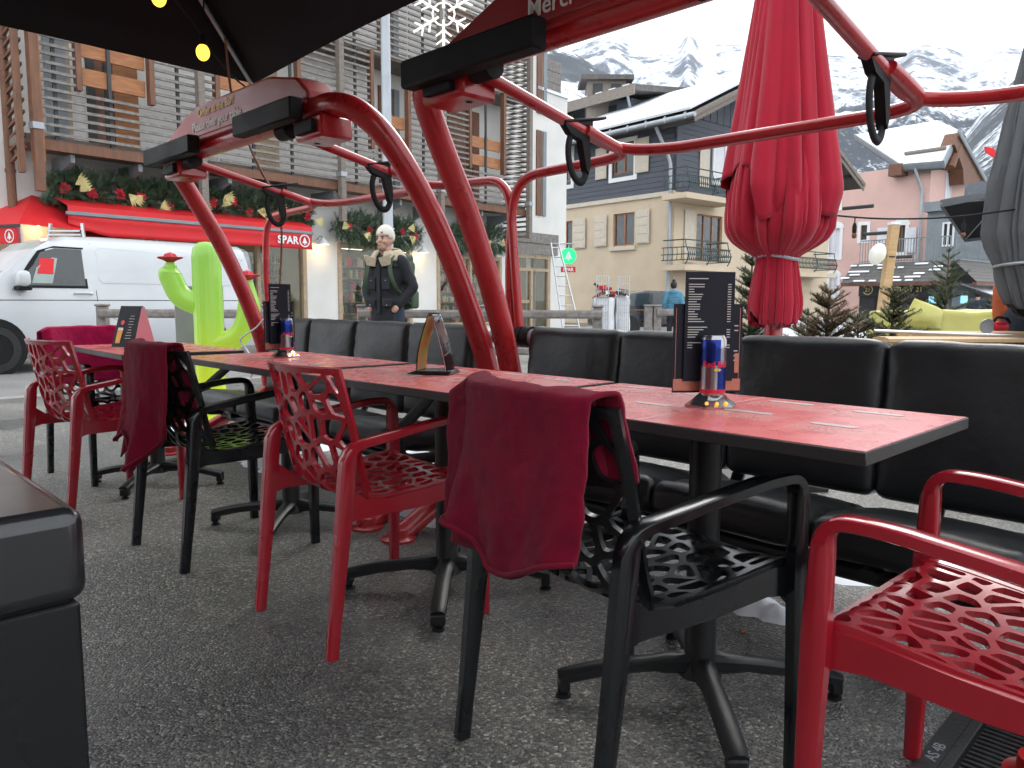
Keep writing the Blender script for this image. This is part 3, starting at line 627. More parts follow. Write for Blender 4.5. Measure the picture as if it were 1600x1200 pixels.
# ------------------------------------------------------------------ things on the tables
def top_pt(u, v): return at_z(u, v, TZ + .002)
K['can_blue'] = mat('can_blue', (.012, .03, .20), .25, metal=.75, vary=.05); K['can_silver'] = mat('can_silver', (.34, .33, .35), .2, metal=.9, vary=.05)
K['can_red'] = mat('can_red', (.6, .02, .05), .35, metal=.3, vary=0); K['copper'] = mat('copper', (.42, .16, .11), .35, metal=.5, vary=.1)
K['amber'] = mat('amber', (.9, .35, .03), .3, emit=(1, .4, .05), es=.5, vary=0); K['acrylic'] = glass('acrylic', (.86, .9, .9), .25)
K['beer'] = mat('beer', (.75, .36, .04), .5, vary=.2, scale=30); K['card_pink'] = mat('card_pink', (.62, .22, .25), .45, vary=.05)
K['foam'] = mat('foam', (.85, .8, .7), .6); K['menu_text'] = mat('menu_text', (.45, .44, .42), .6, vary=0)
def menu_stand(label, p, rz, detail=True):
    t = thing('menu_stand', label, 'menu stand', p, rz, 'can shaped menu stands on the tables')
    MB().lathe([(.066, 0), (.068, .004), (.045, .02), (.036, .028), (.034, .03)], 6).build('base', K['chrome'], t, smooth=20)
    for a in (-70, -95, -120): MB().ball((.056 * cos(radians(a)), .056 * sin(radians(a)), .012), .005, 8, 5).build('lamp', K['amber'], t)
    c = MB().lathe([(.026, .028), (.0315, .036), (.0315, .045), (.0315, .065), (.0315, .085), (.0315, .105), (.0315, .125), (.0315, .145), (.0315, .168), (.027, .176), (.0265, .178)], 28, Matrix.Translation((0, -.01, 0)))
    for i, f in enumerate(c.f):
        q = sum((c.v[k] for k in f), V((0, 0, 0))) / len(f); up = q.z > .1
        fr = sin(atan2(q.y + .01, q.x) * 1 + pi / 2 - .1 - (q.z - .1) * 4)
        c.m[i] = (0 if up else 1) if fr < 0 else (1 if up else 0)
        if q.z > .168 or q.z < .036: c.m[i] = 1
        elif q.z < .045: c.m[i] = 2
    can = c.build('can', [K['can_blue'], K['can_silver'], K['can_red']], t)
    def wrap(b, rr):
        for k, q in enumerate(b.v): a = q.x / rr; b.v[k] = V((rr * sin(a), -.01 - rr * cos(a), q.z))
        return b
    wrap(text_mb('Red Bull', .0205, frame((-.0385, 0, .101), (1, 0, 0), (0, 0, 1)), 0, bold=.0006), .0319).build('lettering', K['can_red'], can, smooth=0)
    wrap(MB().ball((0, 0, .094), (.009, .001, .004), 10, 6), .0321).build('emblem', K['yellow_print'], can)
    c1 = MB().prism([(-.064, .06), (.064, .06), (.064, .335), (-.064, .335)], (0, .028, 0), (1, 0, 0), (0, 0, 1), .003).build('menu_card', K['black_card'], t, smooth=0)
    c2 = MB().prism([(-.09, .03), (.09, .03), (.09, .255), (-.09, .255)], (0, .036, 0), (1, 0, 0), (0, 0, 1), .003).build('menu_card', K['black_card'], t, smooth=0)
    MB().box((0, .0325, .05), (.176, .0008, .03)).build('printed_band', K['copper'], c2, smooth=0)
    MB().box((-.0835, .0325, .155), (.0012, .0008, .18)).box((.0835, .0325, .155), (.0012, .0008, .18)).box((.078, .0325, .105), (.012, .0008, .05)).build('printed_line', K['copper'], c2, smooth=0)
    r = random.Random(2); b = MB(); z = .318
    for j in range(25):
        if j in (1, 17, 22): z -= .008
        wd = .05 if j in (0, 17, 22) else r.uniform(.012, .042); b.box((-.056 + wd / 2, .0244, z), (wd, .0008, .0022))
        if j not in (0, 17, 22): b.box((.05, .0244, z), (.009, .0008, .0022))
        z -= .0062
    b.build('printed_text', K['menu_text'], c1, smooth=0, kind='stuff')
    b = MB()
    for j in range(5): b.box((.074, .0325, .16 - j * .012 + (.04 if j < 2 else 0)), (.01, .0008, .003))
    b.build('printed_text', K['menu_text'], c2, smooth=0, kind='stuff')
    return t
menu_stand('menu stand with a drink can and tall black menu cards on the nearest table', top_pt(1110, 634), radians(6))
menu_stand('menu stand with a drink can on the third table, seen almost edge on', top_pt(446, 557), radians(58))
# bent clear card holder on the second table
p = top_pt(680, 583); t = thing('card_holder', 'clear bent card holder shaped like an inverted V on the second table', 'card holder', p, radians(-12))
MB().sweep(spline([(-.055, 0, .012), (-.048, 0, .08), (-.03, 0, .15), (-.008, 0, .212), (0, 0, .216)], 5), (0, 1, 0), .105, .003, b=.1).build('front_sheet', K['acrylic'], t)
MB().sweep(spline([(.0, 0, .216), (.012, 0, .20), (.035, 0, .12), (.052, 0, .05), (.058, 0, .012)], 5), (0, 1, 0), .105, .003, b=.1).build('rear_sheet', K['acrylic'], t)
K['leaflet'] = mat('leaflet', (.30, .34, .05), .4, col2=(.55, .12, .06), scale=30); K['leaflet_pink'] = mat('leaflet_pink', (.55, .10, .10), .4, col2=(.6, .42, .42), scale=22)
MB().sweep(spline([(-.051, 0, .014), (-.044, 0, .08), (-.026, 0, .15), (-.008, 0, .205)], 5), (0, 1, 0), .10, .0015, b=.1).build('leaflet', K['leaflet'], t)
MB().sweep(spline([(.01, 0, .198), (.031, 0, .12), (.048, 0, .05), (.054, 0, .014)], 5), (0, 1, 0), .10, .0015, b=.1).build('leaflet', K['leaflet_pink'], t)  # pink colour stands in for a reflection in the clear rear sheet
for k in range(3): MB().box((.003 * k, .004 * k - .01, .003 + k * .004), (.155 - .01 * k, .13, .0035), RZ(.06 * k - .04)).build('base_card', K['black_plastic'], t, smooth=0)
# beer card on the far table
p = top_pt(209, 541); t = thing('table_card', 'triangular black and pink card with a glass of beer on the far table', 'table card', p, radians(-24))
Wd, Hh = .085, .225
MB().add([(-Wd, -.075, 0), (Wd, -.075, 0), (Wd, 0, Hh), (-Wd, 0, Hh)], [(0, 1, 2, 3)]).add([(-Wd, .075, 0), (Wd, .075, 0), (Wd, .003, Hh), (-Wd, .003, Hh)], [(3, 2, 1, 0)]).build('card_face', K['black_card'], t, smooth=0).modifiers.new('thick', 'SOLIDIFY').thickness = .002
MB().prism([(-.072, .002), (.072, .002), (.012, Hh - .006), (-.008, Hh - .006)], (Wd + .001, 0, 0), (0, 1, 0), (0, 0, 1), .0015).build('side_face', K['card_pink'], t, smooth=0)
cm = frame((0, -.0765, 0), (1, 0, 0), (0, .075, Hh))
MB().prism([(-.06, .02), (-.025, .02), (-.02, .095), (-.062, .095)], (0, 0, .001), (1, 0, 0), (0, 1, 0), .0006, cm).build('printed_beer', K['beer'], t, smooth=0)
MB().prism([(-.062, .095), (-.02, .095), (-.022, .11), (-.06, .11)], (0, 0, .001), (1, 0, 0), (0, 1, 0), .0006, cm).build('printed_foam', K['foam'], t, smooth=0)
b = MB(); r = random.Random(6)
for j in range(9): wd = r.uniform(.02, .05); b.box((.03, .05 + j * .016, .0014), (wd, .004, .0006), cm)
b.build('printed_text', K['menu_text'], t, smooth=0, kind='stuff')
MB().lathe([(.014, 0), (.014, .0006)], 16, cm @ Matrix.Translation((-.035, .14, .001))).build('printed_badge', K['can_red'], t, smooth=0)
# ------------------------------------------------------------------ buildings
K['plaster'] = mat('plaster', (.70, .69, .66), .85, vary=.06, scale=1.5, bump=.15, bscale=40)
K['cream'] = mat('cream', (.60, .49, .36), .85, vary=.07, scale=1.2, bump=.15, bscale=40)
K['pink'] = mat('pink', (.66, .43, .38), .85, vary=.07, scale=.8, bump=.15, bscale=30)
K['blue_board'] = mat('blue_board', (.075, .085, .11), .6, vary=.15, scale=3, stretch=(1, 1, 8))
K['old_wood'] = mat('old_wood', (.20, .17, .145), .75, vary=.3, scale=8, stretch=(1, 1, 6), bump=.3, bscale=40)
K['grey_wood'] = mat('grey_wood', (.27, .25, .235), .8, col2=(.16, .14, .125), scale=7, stretch=(2, 2, 2), bump=.3, bscale=50)
K['brown_wood'] = mat('brown_wood', (.20, .085, .04), .6, col2=(.12, .055, .035), scale=5, stretch=(3, 3, .6), bump=.15, bscale=40)
K['orange_wood'] = mat('orange_wood', (.42, .17, .055), .55, col2=(.26, .10, .04), scale=4, stretch=(1, 1, 6))
K['frame_wood'] = mat('frame_wood', (.40, .30, .20), .6, vary=.15, scale=8)
K['shutter'] = mat('shutter', (.60, .53, .44), .7, vary=.06)
K['shutter_white'] = mat('shutter_white', (.70, .70, .74), .7, vary=.05)
K['pane'] = mat('pane', (.035, .045, .05), .06, vary=.3, scale=2, spec=.8)
K['pane_brown'] = mat('pane_brown', (.06, .05, .045), .1, vary=.3, scale=2)
K['spar_red'] = mat('spar_red', (.62, .012, .018), .6, vary=.08, scale=3)
K['green_sign'] = mat('green_sign', (.02, .55, .16), .4, emit=(.01, .75, .2), es=.55, vary=0)
K['iron_green'] = mat('iron_green', (.03, .06, .055), .5)
K['grey_zinc'] = mat('grey_zinc', (.22, .25, .27), .6, vary=.1, scale=2)
K['dark_grey'] = mat('dark_grey', (.04, .042, .045), .6)
K['tile'] = mat('tile', (.11, .10, .095), .8, vary=.25, scale=6, bump=.4, bscale=14)
K['leaf'] = mat('leaf', (.035, .075, .038), .5, col2=(.075, .125, .065), scale=30)
K['ribbon'] = mat('ribbon', (.62, .53, .22), .45, vary=.15)
K['flower_red'] = mat('flower_red', (.50, .012, .03), .6, vary=.2, scale=20)
K['lamp_glow'] = mat('lamp_glow', (1, .85, .6), .5, emit=(1, .80, .45), es=2.5, vary=0)
K['tube_light'] = mat('tube_light', (1, 1, 1), .5, emit=(1, .97, .9), es=5, vary=0)
K['shop_inside'] = mat('shop_inside', (.42, .38, .27), .8, vary=.15, scale=1)
K['shop_shelf'] = mat('shop_shelf', (.45, .33, .20), .6, vary=.1)
K['shop_glass'] = glass('shop_glass', (.80, .82, .78), .12)
def wall_open(W, t0, t1, z0, z1, op, dep=.22, out=0.):
    """front face with real openings and reveals, plus top and end faces"""
    b = MB(); ts = sorted({t0, t1, *[min(max(x, t0), t1) for o in op for x in o[:2]]}); zs = sorted({z0, z1, *[min(max(x, z0), z1) for o in op for x in o[2:4]]})
    P = lambda t, o, z: W.pt(t, out + o, z)
    for a, c in zip(ts, ts[1:]):
        for e, f in zip(zs, zs[1:]):
            m, q = (a + c) / 2, (e + f) / 2
            if not any(o[0] < m < o[1] and o[2] < q < o[3] for o in op): b.add([P(a, 0, e), P(c, 0, e), P(c, 0, f), P(a, 0, f)], [(0, 1, 2, 3)])
    for (a, c, e, f) in op:
        a, c, e, f = max(a, t0), min(c, t1), max(e, z0), min(f, z1)
        for q in ([(a, e), (a, f)], [(a, f), (c, f)], [(c, f), (c, e)], [(c, e), (a, e)]):
            (x0, y0), (x1, y1) = q; b.add([P(x0, 0, y0), P(x1, 0, y1), P(x1, -dep, y1), P(x0, -dep, y0)], [(0, 1, 2, 3)])
    b.add([P(t0, 0, z1), P(t1, 0, z1), P(t1, -.4, z1), P(t0, -.4, z1)], [(0, 1, 2, 3)])
    b.add([P(t0, 0, z0), P(t0, 0, z1), P(t0, -.4, z1), P(t0, -.4, z0)], [(0, 1, 2, 3)]); b.add([P(t1, 0, z0), P(t1, -.4, z0), P(t1, -.4, z1), P(t1, 0, z1)], [(0, 1, 2, 3)])
    return b
def wbox(W, t0, t1, o0, o1, z0, z1, b=0): return MB().box(((t0 + t1) / 2, (o0 + o1) / 2, (z0 + z1) / 2), (abs(t1 - t0), abs(o1 - o0), abs(z1 - z0)), W.M, b=b)
def pxbox(W, u0, v0, u1, v1, o0, o1, b=0):
    """box on a wall whose front face covers the given rectangle of the photograph"""
    (ta, za), (tb, zb) = W.px(u0, (v0 + v1) / 2, o1), W.px(u1, (v0 + v1) / 2, o1); um = (u0 + u1) / 2
    z1, z0 = W.px(um, v0, o1)[1], W.px(um, v1, o1)[1]
    return min(ta, tb), max(ta, tb), o0, o1, z0, z1
def window(W, root, t0, t1, z0, z1, fm, dep=-.12, mull=1, pane='pane', fw=.06):
    b = MB(); 
    for (a, c, e, f) in ((t0, t0 + fw, z0, z1), (t1 - fw, t1, z0, z1), (t0 + fw, t1 - fw, z0, z0 + fw), (t0 + fw, t1 - fw, z1 - fw, z1)): b.box(((a + c) / 2, dep, (e + f) / 2), (c - a, .07, f - e), W.M)
    for k in range(mull):
        x = t0 + (t1 - t0) * (k + 1) / (mull + 1); b.box((x, dep + .002, (z0 + z1) / 2), (fw * 1.2, .07, z1 - z0 - 2 * fw), W.M)
    wi = b.build('window', K[fm], root, smooth=0)
    for k in range(mull + 1):
        x0, x1 = t0 + (t1 - t0) * k / (mull + 1) + fw * .6, t0 + (t1 - t0) * (k + 1) / (mull + 1) - fw * .6
        wbox(W, x0, x1, dep - .012, dep - .004, z0 + fw * .6, z1 - fw * .6).build('pane', K[pane], wi, smooth=0)
    return wi
def shutter(W, root, t0, t1, z0, z1, m, panels=4, out=.03):
    s = wbox(W, t0, t1, out, out + .035, z0, z1, b=.005).build('shutter', K[m], root, smooth=0)
    for k in range(panels):
        a = z0 + (z1 - z0) * (k + .14) / panels; c = z0 + (z1 - z0) * (k + .86) / panels
        wbox(W, t0 + .07, t1 - .07, out + .035, out + .047, a, c, b=.004).build('panel', K[m], s, smooth=0)

# ---- the shop with its timber slat screens
SH = Wall((-8.7, 15.0), ST)
shop = thing('shop_building', 'white rendered shop building with weathered timber slat screens above its windows', 'building', SH.pt(0, 0, 0))
def S(b, nm, m, par=None, **k):
    o = b.build(nm, K[m] if isinstance(m, str) else m, None, **k); o.parent = par or shop; o.matrix_parent_inverse = Matrix() if par else Matrix.Translation(-shop.location); return o
T0, T1 = SH.t(-420, 300), SH.t(885, 300)
def zt(u, v, o=0): return SH.px(u, v, o)[1]
o1 = (SH.t(118), SH.t(478), .25, 2.62); o2 = (SH.t(527), SH.t(643), .25, zt(560, 381)); o3 = (SH.t(682), SH.t(783), .25, zt(720, 397)); dr = (SH.t(795), SH.t(861), .02, zt(830, 398))
tS = SH.t(829, 250, 1.1)
S(wall_open(SH, T0, SH.t(838, 250), 0, 11.5, [o1, o2, o3, dr]), 'wall', 'plaster', smooth=0)
S(wall_open(SH, SH.t(838, 250), T1, zt(860, 382), zt(860, 146), []), 'wall', 'plaster', smooth=0)
S(wall_open(SH, SH.t(838, 250), T1, 0, zt(860, 382) - .003, [dr], out=-.012), 'wall', 'plaster', smooth=0)
S(wbox(SH, SH.t(838, 250), T1 + .05, -.42, .05, zt(860, 146) + .003, zt(860, 146) + .10), 'snow_cap', 'snow', smooth=0)
S(wbox(SH, T1 - .3, T1, -6, -.41, 0, zt(860, 146)), 'wall', 'plaster', smooth=0)
# boarded box on the roof
tb0, tb1 = SH.t(826, 110, -1), SH.t(877, 110, -1); zb0, zb1 = zt(850, 142, -1), zt(850, 88, -1)
for k in range(6): S(wbox(SH, tb0, tb1, -2.5, -1 - .01 * (k % 2), zb0 + (zb1 - zb0) * k / 6, zb0 + (zb1 - zb0) * (k + .95) / 6), 'roof_board', 'grey_wood', smooth=0)
# shop windows: frames, panes, lit room with shelves
for (t0, t1, z0, z1), mull in ((o1, 4), (o2, 1), (o3, 2)):
    b = MB()
    for (a, c, e, f) in ((t0, t0 + .12, z0, z1), (t1 - .12, t1, z0, z1), (t0 + .12, t1 - .12, z1 - .14, z1), (t0 + .12, t1 - .12, z0, z0 + .10)): b.box(((a + c) / 2, -.03, (e + f) / 2), (c - a, .14, f - e), SH.M, b=.008)
    if mull > 1 or t1 - t0 > 3:
        for k in range(mull - 1): b.box((t0 + (t1 - t0) * (k + 1) / mull, -.032, (z0 + z1) / 2), (.09, .12, z1 - z0 - .25), SH.M)
    wi = S(b, 'shop_window', 'frame_wood', smooth=0)
    S(wbox(SH, t0 + .1, t1 - .1, -.06, -.05, z0 + .08, z1 - .12), 'pane', 'shop_glass', wi, smooth=0)
ta, tb = o1[0] - .3, dr[1] + .2
S(MB().add([SH.pt(t, o, z) for (t, o, z) in ((ta, -.3, .05), (tb, -.3, .05), (tb, -6, .05), (ta, -6, .05), (ta, -.3, 2.9), (tb, -.3, 2.9), (tb, -6, 2.9), (ta, -6, 2.9))], [(0, 1, 2, 3), (7, 6, 5, 4), (3, 2, 6, 7), (0, 3, 7, 4), (1, 5, 6, 2)]), 'shop_room', 'shop_inside', smooth=0)
for k in range(7):
    for j in range(2):
        t = ta + 1 + k * 2.4
        if t + 1.8 < tb: S(wbox(SH, t, t + 1.7, -1.1 - j * 2.0, -1.0 - j * 2.0, 2.60, 2.66), 'ceiling_lamp', 'tube_light', smooth=0)
for t0_, t1_ in ((o1[0] + 3.1, o1[1] + .1), (o2[0] - .1, o2[0] + 1.15), (o2[0] + 1.25, o2[1] + .3), (o3[0] - .1, o3[1] + .2), (o1[0], o1[0] + 2.9)):
    sh_ = S(wbox(SH, t0_, t1_, -1.50, -1.44, .2, 2.1), 'shop_rack', 'shop_inside', smooth=0)
    for k in range(6):
        z = .32 + k * .33; S(wbox(SH, t0_, t1_, -1.439, -1.05, z - .03, z), 'shelf', 'shop_shelf', sh_, smooth=0)
        b = MB(); t = t0_ + .05
        while t < t1_ - .06:
            w_ = rnd.uniform(.06, .1); h = rnd.uniform(.14, .26); c = rnd.randrange(6)
            if k >= 3 and t0_ < o2[0]: b.lathe([(w_ * .36, 0), (w_ * .36, h * .62), (w_ * .13, h * .8), (w_ * .13, h * 1.05)], 8, SH.M @ Matrix.Translation((t, -1.12, z)), mi=rnd.choice((0, 0, 1, 4)))
            else: b.box((t, -1.16, z + h / 2), (w_ * .9, .16, h), SH.M, mi=c)
            t += w_ * 1.08
        S(b, 'goods', [K['dark_grey'], K['brown_wood'], K['cream'], K['spar_red'], K['leaf'], K['ribbon']], sh_, kind='stuff')
# door
t0, t1, z0, z1 = dr
d_ = S(wbox(SH, t0, t0 + .14, -.16, -.02, z0, z1), 'door_frame', 'frame_wood', smooth=0)
for a, c, e, f in ((t1 - .14, t1, z0, z1), (t0 + .14, t1 - .14, z1 - .12, z1), (t0 + .14, t1 - .14, 2.02, 2.12), ((t0 + t1) / 2 + .05, (t0 + t1) / 2 + .17, z0, 2.02)): S(wbox(SH, a, c, -.159, -.022, e, f), 'frame_bar', 'frame_wood', d_, smooth=0)
for a, c, e, f in ((t0 + .14, (t0 + t1) / 2 + .05, .1, 2.02), ((t0 + t1) / 2 + .17, t1 - .14, .1, 2.02), (t0 + .14, t1 - .14, 2.12, z1 - .12)): S(wbox(SH, a, c, -.10, -.09, e, f), 'pane', 'shop_glass', d_, smooth=0)
S(wbox(SH, t0 + .2, (t0 + t1) / 2, -.12, -.05, .95, 1.05), 'door_rail', 'frame_wood', d_, smooth=0)
for k in range(2): S(wbox(SH, t0 - .2, t1 + .3, .0, .07 + .03 * k, z1 + .03 + k * .36, z1 + .37 + k * .36), 'lintel_board', 'grey_wood', smooth=0)
# slat screens on posts, standing clear of the wall
OUT = 1.1; cols = [(62, 131, 's'), (131, 243, 'o'), (243, 344, 's'), (344, 470, 'o'), (470, 583, 's'), (583, 640, 'o'), (640, 735, 's'), (735, 788, 'o'), (788, 828, 's')]
tx = [SH.t(c[0], 260, OUT) for c in cols] + [SH.t(828, 260, OUT)]
ZB, SPC = 3.93, .152
zmid0, zmid1 = ZB + 6 * SPC, ZB + 6 * SPC + 15 * SPC
def slat(ta, tb, z, k): S(wbox(SH, ta, tb, OUT - .05, OUT + rnd.uniform(-.004, .004), z - .026, z + .026), 'slat', 'grey_wood', smooth=0)
for k in range(6):
    for a, c in ((0, 3), (3, 5), (5, 9)): slat(tx[a] + .03, tx[c] - .03, ZB + k * SPC, k)
for i, (u0, u1, kind) in enumerate(cols):
    if kind == 's':
        for k in range(15): slat(tx[i] + .05, tx[i + 1] - .05, zmid0 + k * SPC, k)
    else:
        for k in range(2):
            S(wbox(SH, tx[i] + .08, tx[i + 1] - .08, OUT - .16, OUT - .1, zmid0 + .06 + k * .5, zmid0 + .36 + k * .5), 'guard_board', 'orange_wood', smooth=0)
    for u_ in ((0, 1) if kind == 'o' else ()):
        S(wbox(SH, tx[i + u_] - .05, tx[i + u_] + .05, OUT - .12, OUT + .03, zmid0 - .08, zmid1), 'screen_post', 'brown_wood', smooth=0)
for k in range(26):
    for a, c in ((0, 3), (3, 6), (6, 9)): slat(tx[a] + .03, tx[c] - .03, zmid1 + k * SPC, k)
for u in (62, 318, 535, 690, 828):
    t = SH.t(u, 260, OUT + .1); S(wbox(SH, t - .07, t + .07, OUT + .01, OUT + .15, (2.9 if u != 828 else 2.95), 11), 'tall_post', 'old_wood' if u != 62 else 'brown_wood', smooth=0)
    S(wbox(SH, t - .09, t + .09, OUT - .03, OUT + .17, ZB + .02, ZB + .13), 'post_bracket', 'galv', smooth=0)
for t in [SH.t(u, 260, OUT) for u in (95, 180, 285, 400, 460, 560, 612, 665, 762)]:
    S(wbox(SH, t - .03, t + .03, OUT - .10, OUT - .052, ZB - .1, 11), 'batten', 'dark_grey', smooth=0)
# right-hand return of the screen with daylight between the slats
for k in range(44):
    z = ZB - .9 + k * .152
    S(wbox(SH, tx[9] - .05, tx[9] + .0, .05, OUT - .07, z - .03, z + .03), 'slat', 'old_wood', smooth=0)
tl = SH.t(40, 200, OUT)
for k in range(34): S(MB().box((0, 0, 0), (.05, .9, .05), SH.M @ Matrix.Translation((tl + .02 , .55, 3.55 + k * .2)) @ Matrix.Rotation(.25, 4, 'X')), 'slat', 'brown_wood', smooth=0)
S(wbox(SH, tl - .12, tl - .03, .98, 1.1, 3.2, 11), 'screen_post', 'brown_wood', smooth=0); S(wbox(SH, tl + .1, tl + .27, 1.0, 1.16, 3.4, 11), 'screen_post', 'orange_wood', smooth=0)
# gallery floors, brackets and the rooms' doors behind
for z in (ZB - .12, 7.15):
    S(wbox(SH, tl, tx[9], .02, OUT - .17, z - .06, z + .1), 'gallery_floor', 'old_wood', smooth=0)
S(wbox(SH, tl + .3, tx[9], OUT - .16, OUT - .051, ZB - .28, ZB - .1), 'fascia_board', 'brown_wood', smooth=0)
for u in (118, 222, 300, 360, 443, 522, 625, 680, 752, 795):
    t = SH.t(u, 262, .8); S(MB().prism([(0, 0), (OUT - .2, 0), (OUT - .2, -.14), (0, -.36)], SH.pt(t - .04, .01, ZB - .29), SH.N, (0, 0, 1), .08), 'bracket', 'grey_zinc', smooth=0)
for (u0, u1, m) in ((70, 104, 'grey_zinc'), (104, 110, 'frame_wood'), (135, 148, 'dark_grey'), (148, 161, 'brown_wood'), (162, 174, 'dark_grey'), (176, 214, 'orange_wood'), (395, 432, 'frame_wood'), (590, 612, 'brown_wood'), (614, 622, 'grey_zinc'), (698, 735, 'brown_wood'), (737, 747, 'brown_wood'), (838, 846, 'brown_wood'), (848, 853, 'grey_zinc')):
    for zf in ((3.9, 7.05), (7.25, 9.9)): S(wbox(SH, SH.t(u0, 150), SH.t(u1, 150), .004, .05, zf[0], zf[1] - .35), 'door_leaf', m, smooth=0)
# awning with the shop's name
AO = .95; a0, a1 = SH.t(106, 340, AO), SH.t(487, 370, AO); zA = zt(300, 346, AO)
aw = S(MB().add([SH.pt(a0, .05, 3.0), SH.pt(a1, .05, 3.0), SH.pt(a1, AO, zA + .10), SH.pt(a0, AO, zA + .10)], [(0, 1, 2, 3)]).add([SH.pt(a0, AO, zA + .10), SH.pt(a1, AO, zA + .10), SH.pt(a1, AO + .01, zA), SH.pt(a0, AO + .01, zA)], [(0, 1, 2, 3)]), 'awning', 'spar_red', smooth=0)
aw.modifiers.new('thick', 'SOLIDIFY').thickness = .012
S(wbox(SH, a0 - .03, a1 + .03, AO - .03, AO + .05, zA - .075, zA - .001, b=.015), 'front_rail', 'grey_zinc', aw)
S(MB().grid(lambda u, v: SH.pt(a0 + (a1 - a0) * u, AO + .02 - .03 * sin(v * 3), zA - .08 - v * (.34 if u > .12 else .34 * (.45 + .55 * u / .12))), 30, 4), 'valance', 'spar_red', aw, smooth=60).modifiers.new('thick', 'SOLIDIFY').thickness = .008
def logo(par, O, r, ring, tree, X, mk=S):
    """ring with a fir tree in it"""
    M = frame(O, X, (0, 0, 1))
    mk(MB().add([M @ V((q * cos(a), q * sin(a), 0)) for a in [2 * pi * k / 24 for k in range(24)] for q in (r, r * .82)], [(2 * k, (2 * k + 2) % 48, (2 * k + 3) % 48, 2 * k + 1) for k in range(24)]), 'emblem_ring', ring, par, smooth=0)
    mk(MB().prism([(-.1, -.62), (.1, -.62), (.1, -.38), (.52, -.38), (.3, -.12), (.38, -.12), (.18, .18), (.25, .18), (0, .62), (-.25, .18), (-.18, .18), (-.38, -.12), (-.3, -.12), (-.52, -.38), (-.1, -.38)], (0, 0, -.001), (r, 0, 0), (0, r, 0), .002, M), 'emblem_tree', tree, par, smooth=0)
tL = SH.t(434, 376, AO + .03)
S(text_mb('SPAR', .235, frame(SH.pt(tL, AO + .034, zA - .31), SH.T, (0, 0, 1)), .002, space=1.05, bold=.008), 'lettering', 'white_paint', aw, smooth=0)
logo(aw, SH.pt(SH.t(476, 377, AO + .03), AO + .036, zA - .23), .145, 'white_paint', 'white_paint', SH.T)
# wall lamps (lit) and rain pipe
for u, v in ((60, 349), (505, 381), (661, 394)):
    t, z = SH.px(u, v, .25); lm = S(MB().lathe([(.02, .16), (.05, .12), (.16, .0), (.165, -.015)], 16, Matrix.Translation(SH.pt(t, .25, z))), 'wall_lamp', 'white_paint')
    S(MB().ball(SH.pt(t, .25, z + .0), .05), 'bulb', 'lamp_glow', lm); S(MB().tube([SH.pt(t, .0, z + .1), SH.pt(t, .12, z + .2), SH.pt(t, .25, z + .15)], .014, 8), 'lamp_arm', 'galv', lm)
    pl_ = bpy.data.lights.new('wall_lamp_light', 'POINT'); pl_.energy = 3.5; pl_.color = (1, .72, .35); pl_.shadow_soft_size = .05
    lo = bpy.data.objects.new('wall_lamp_light', pl_); COL.objects.link(lo); lo.location = SH.pt(t, .25, z - .06)
tp = SH.t(12, 200, .2); S(MB().tube([SH.pt(tp, .2, 0), SH.pt(tp, .2, 11)], .075, 12), 'rain_pipe', 'brown_wood')
for z in (1.2, 3.3, 5.6): S(MB().tube([SH.pt(tp, .2, z), SH.pt(tp, .2, z + .06)], .09, 12), 'pipe_clip', 'brown_wood')
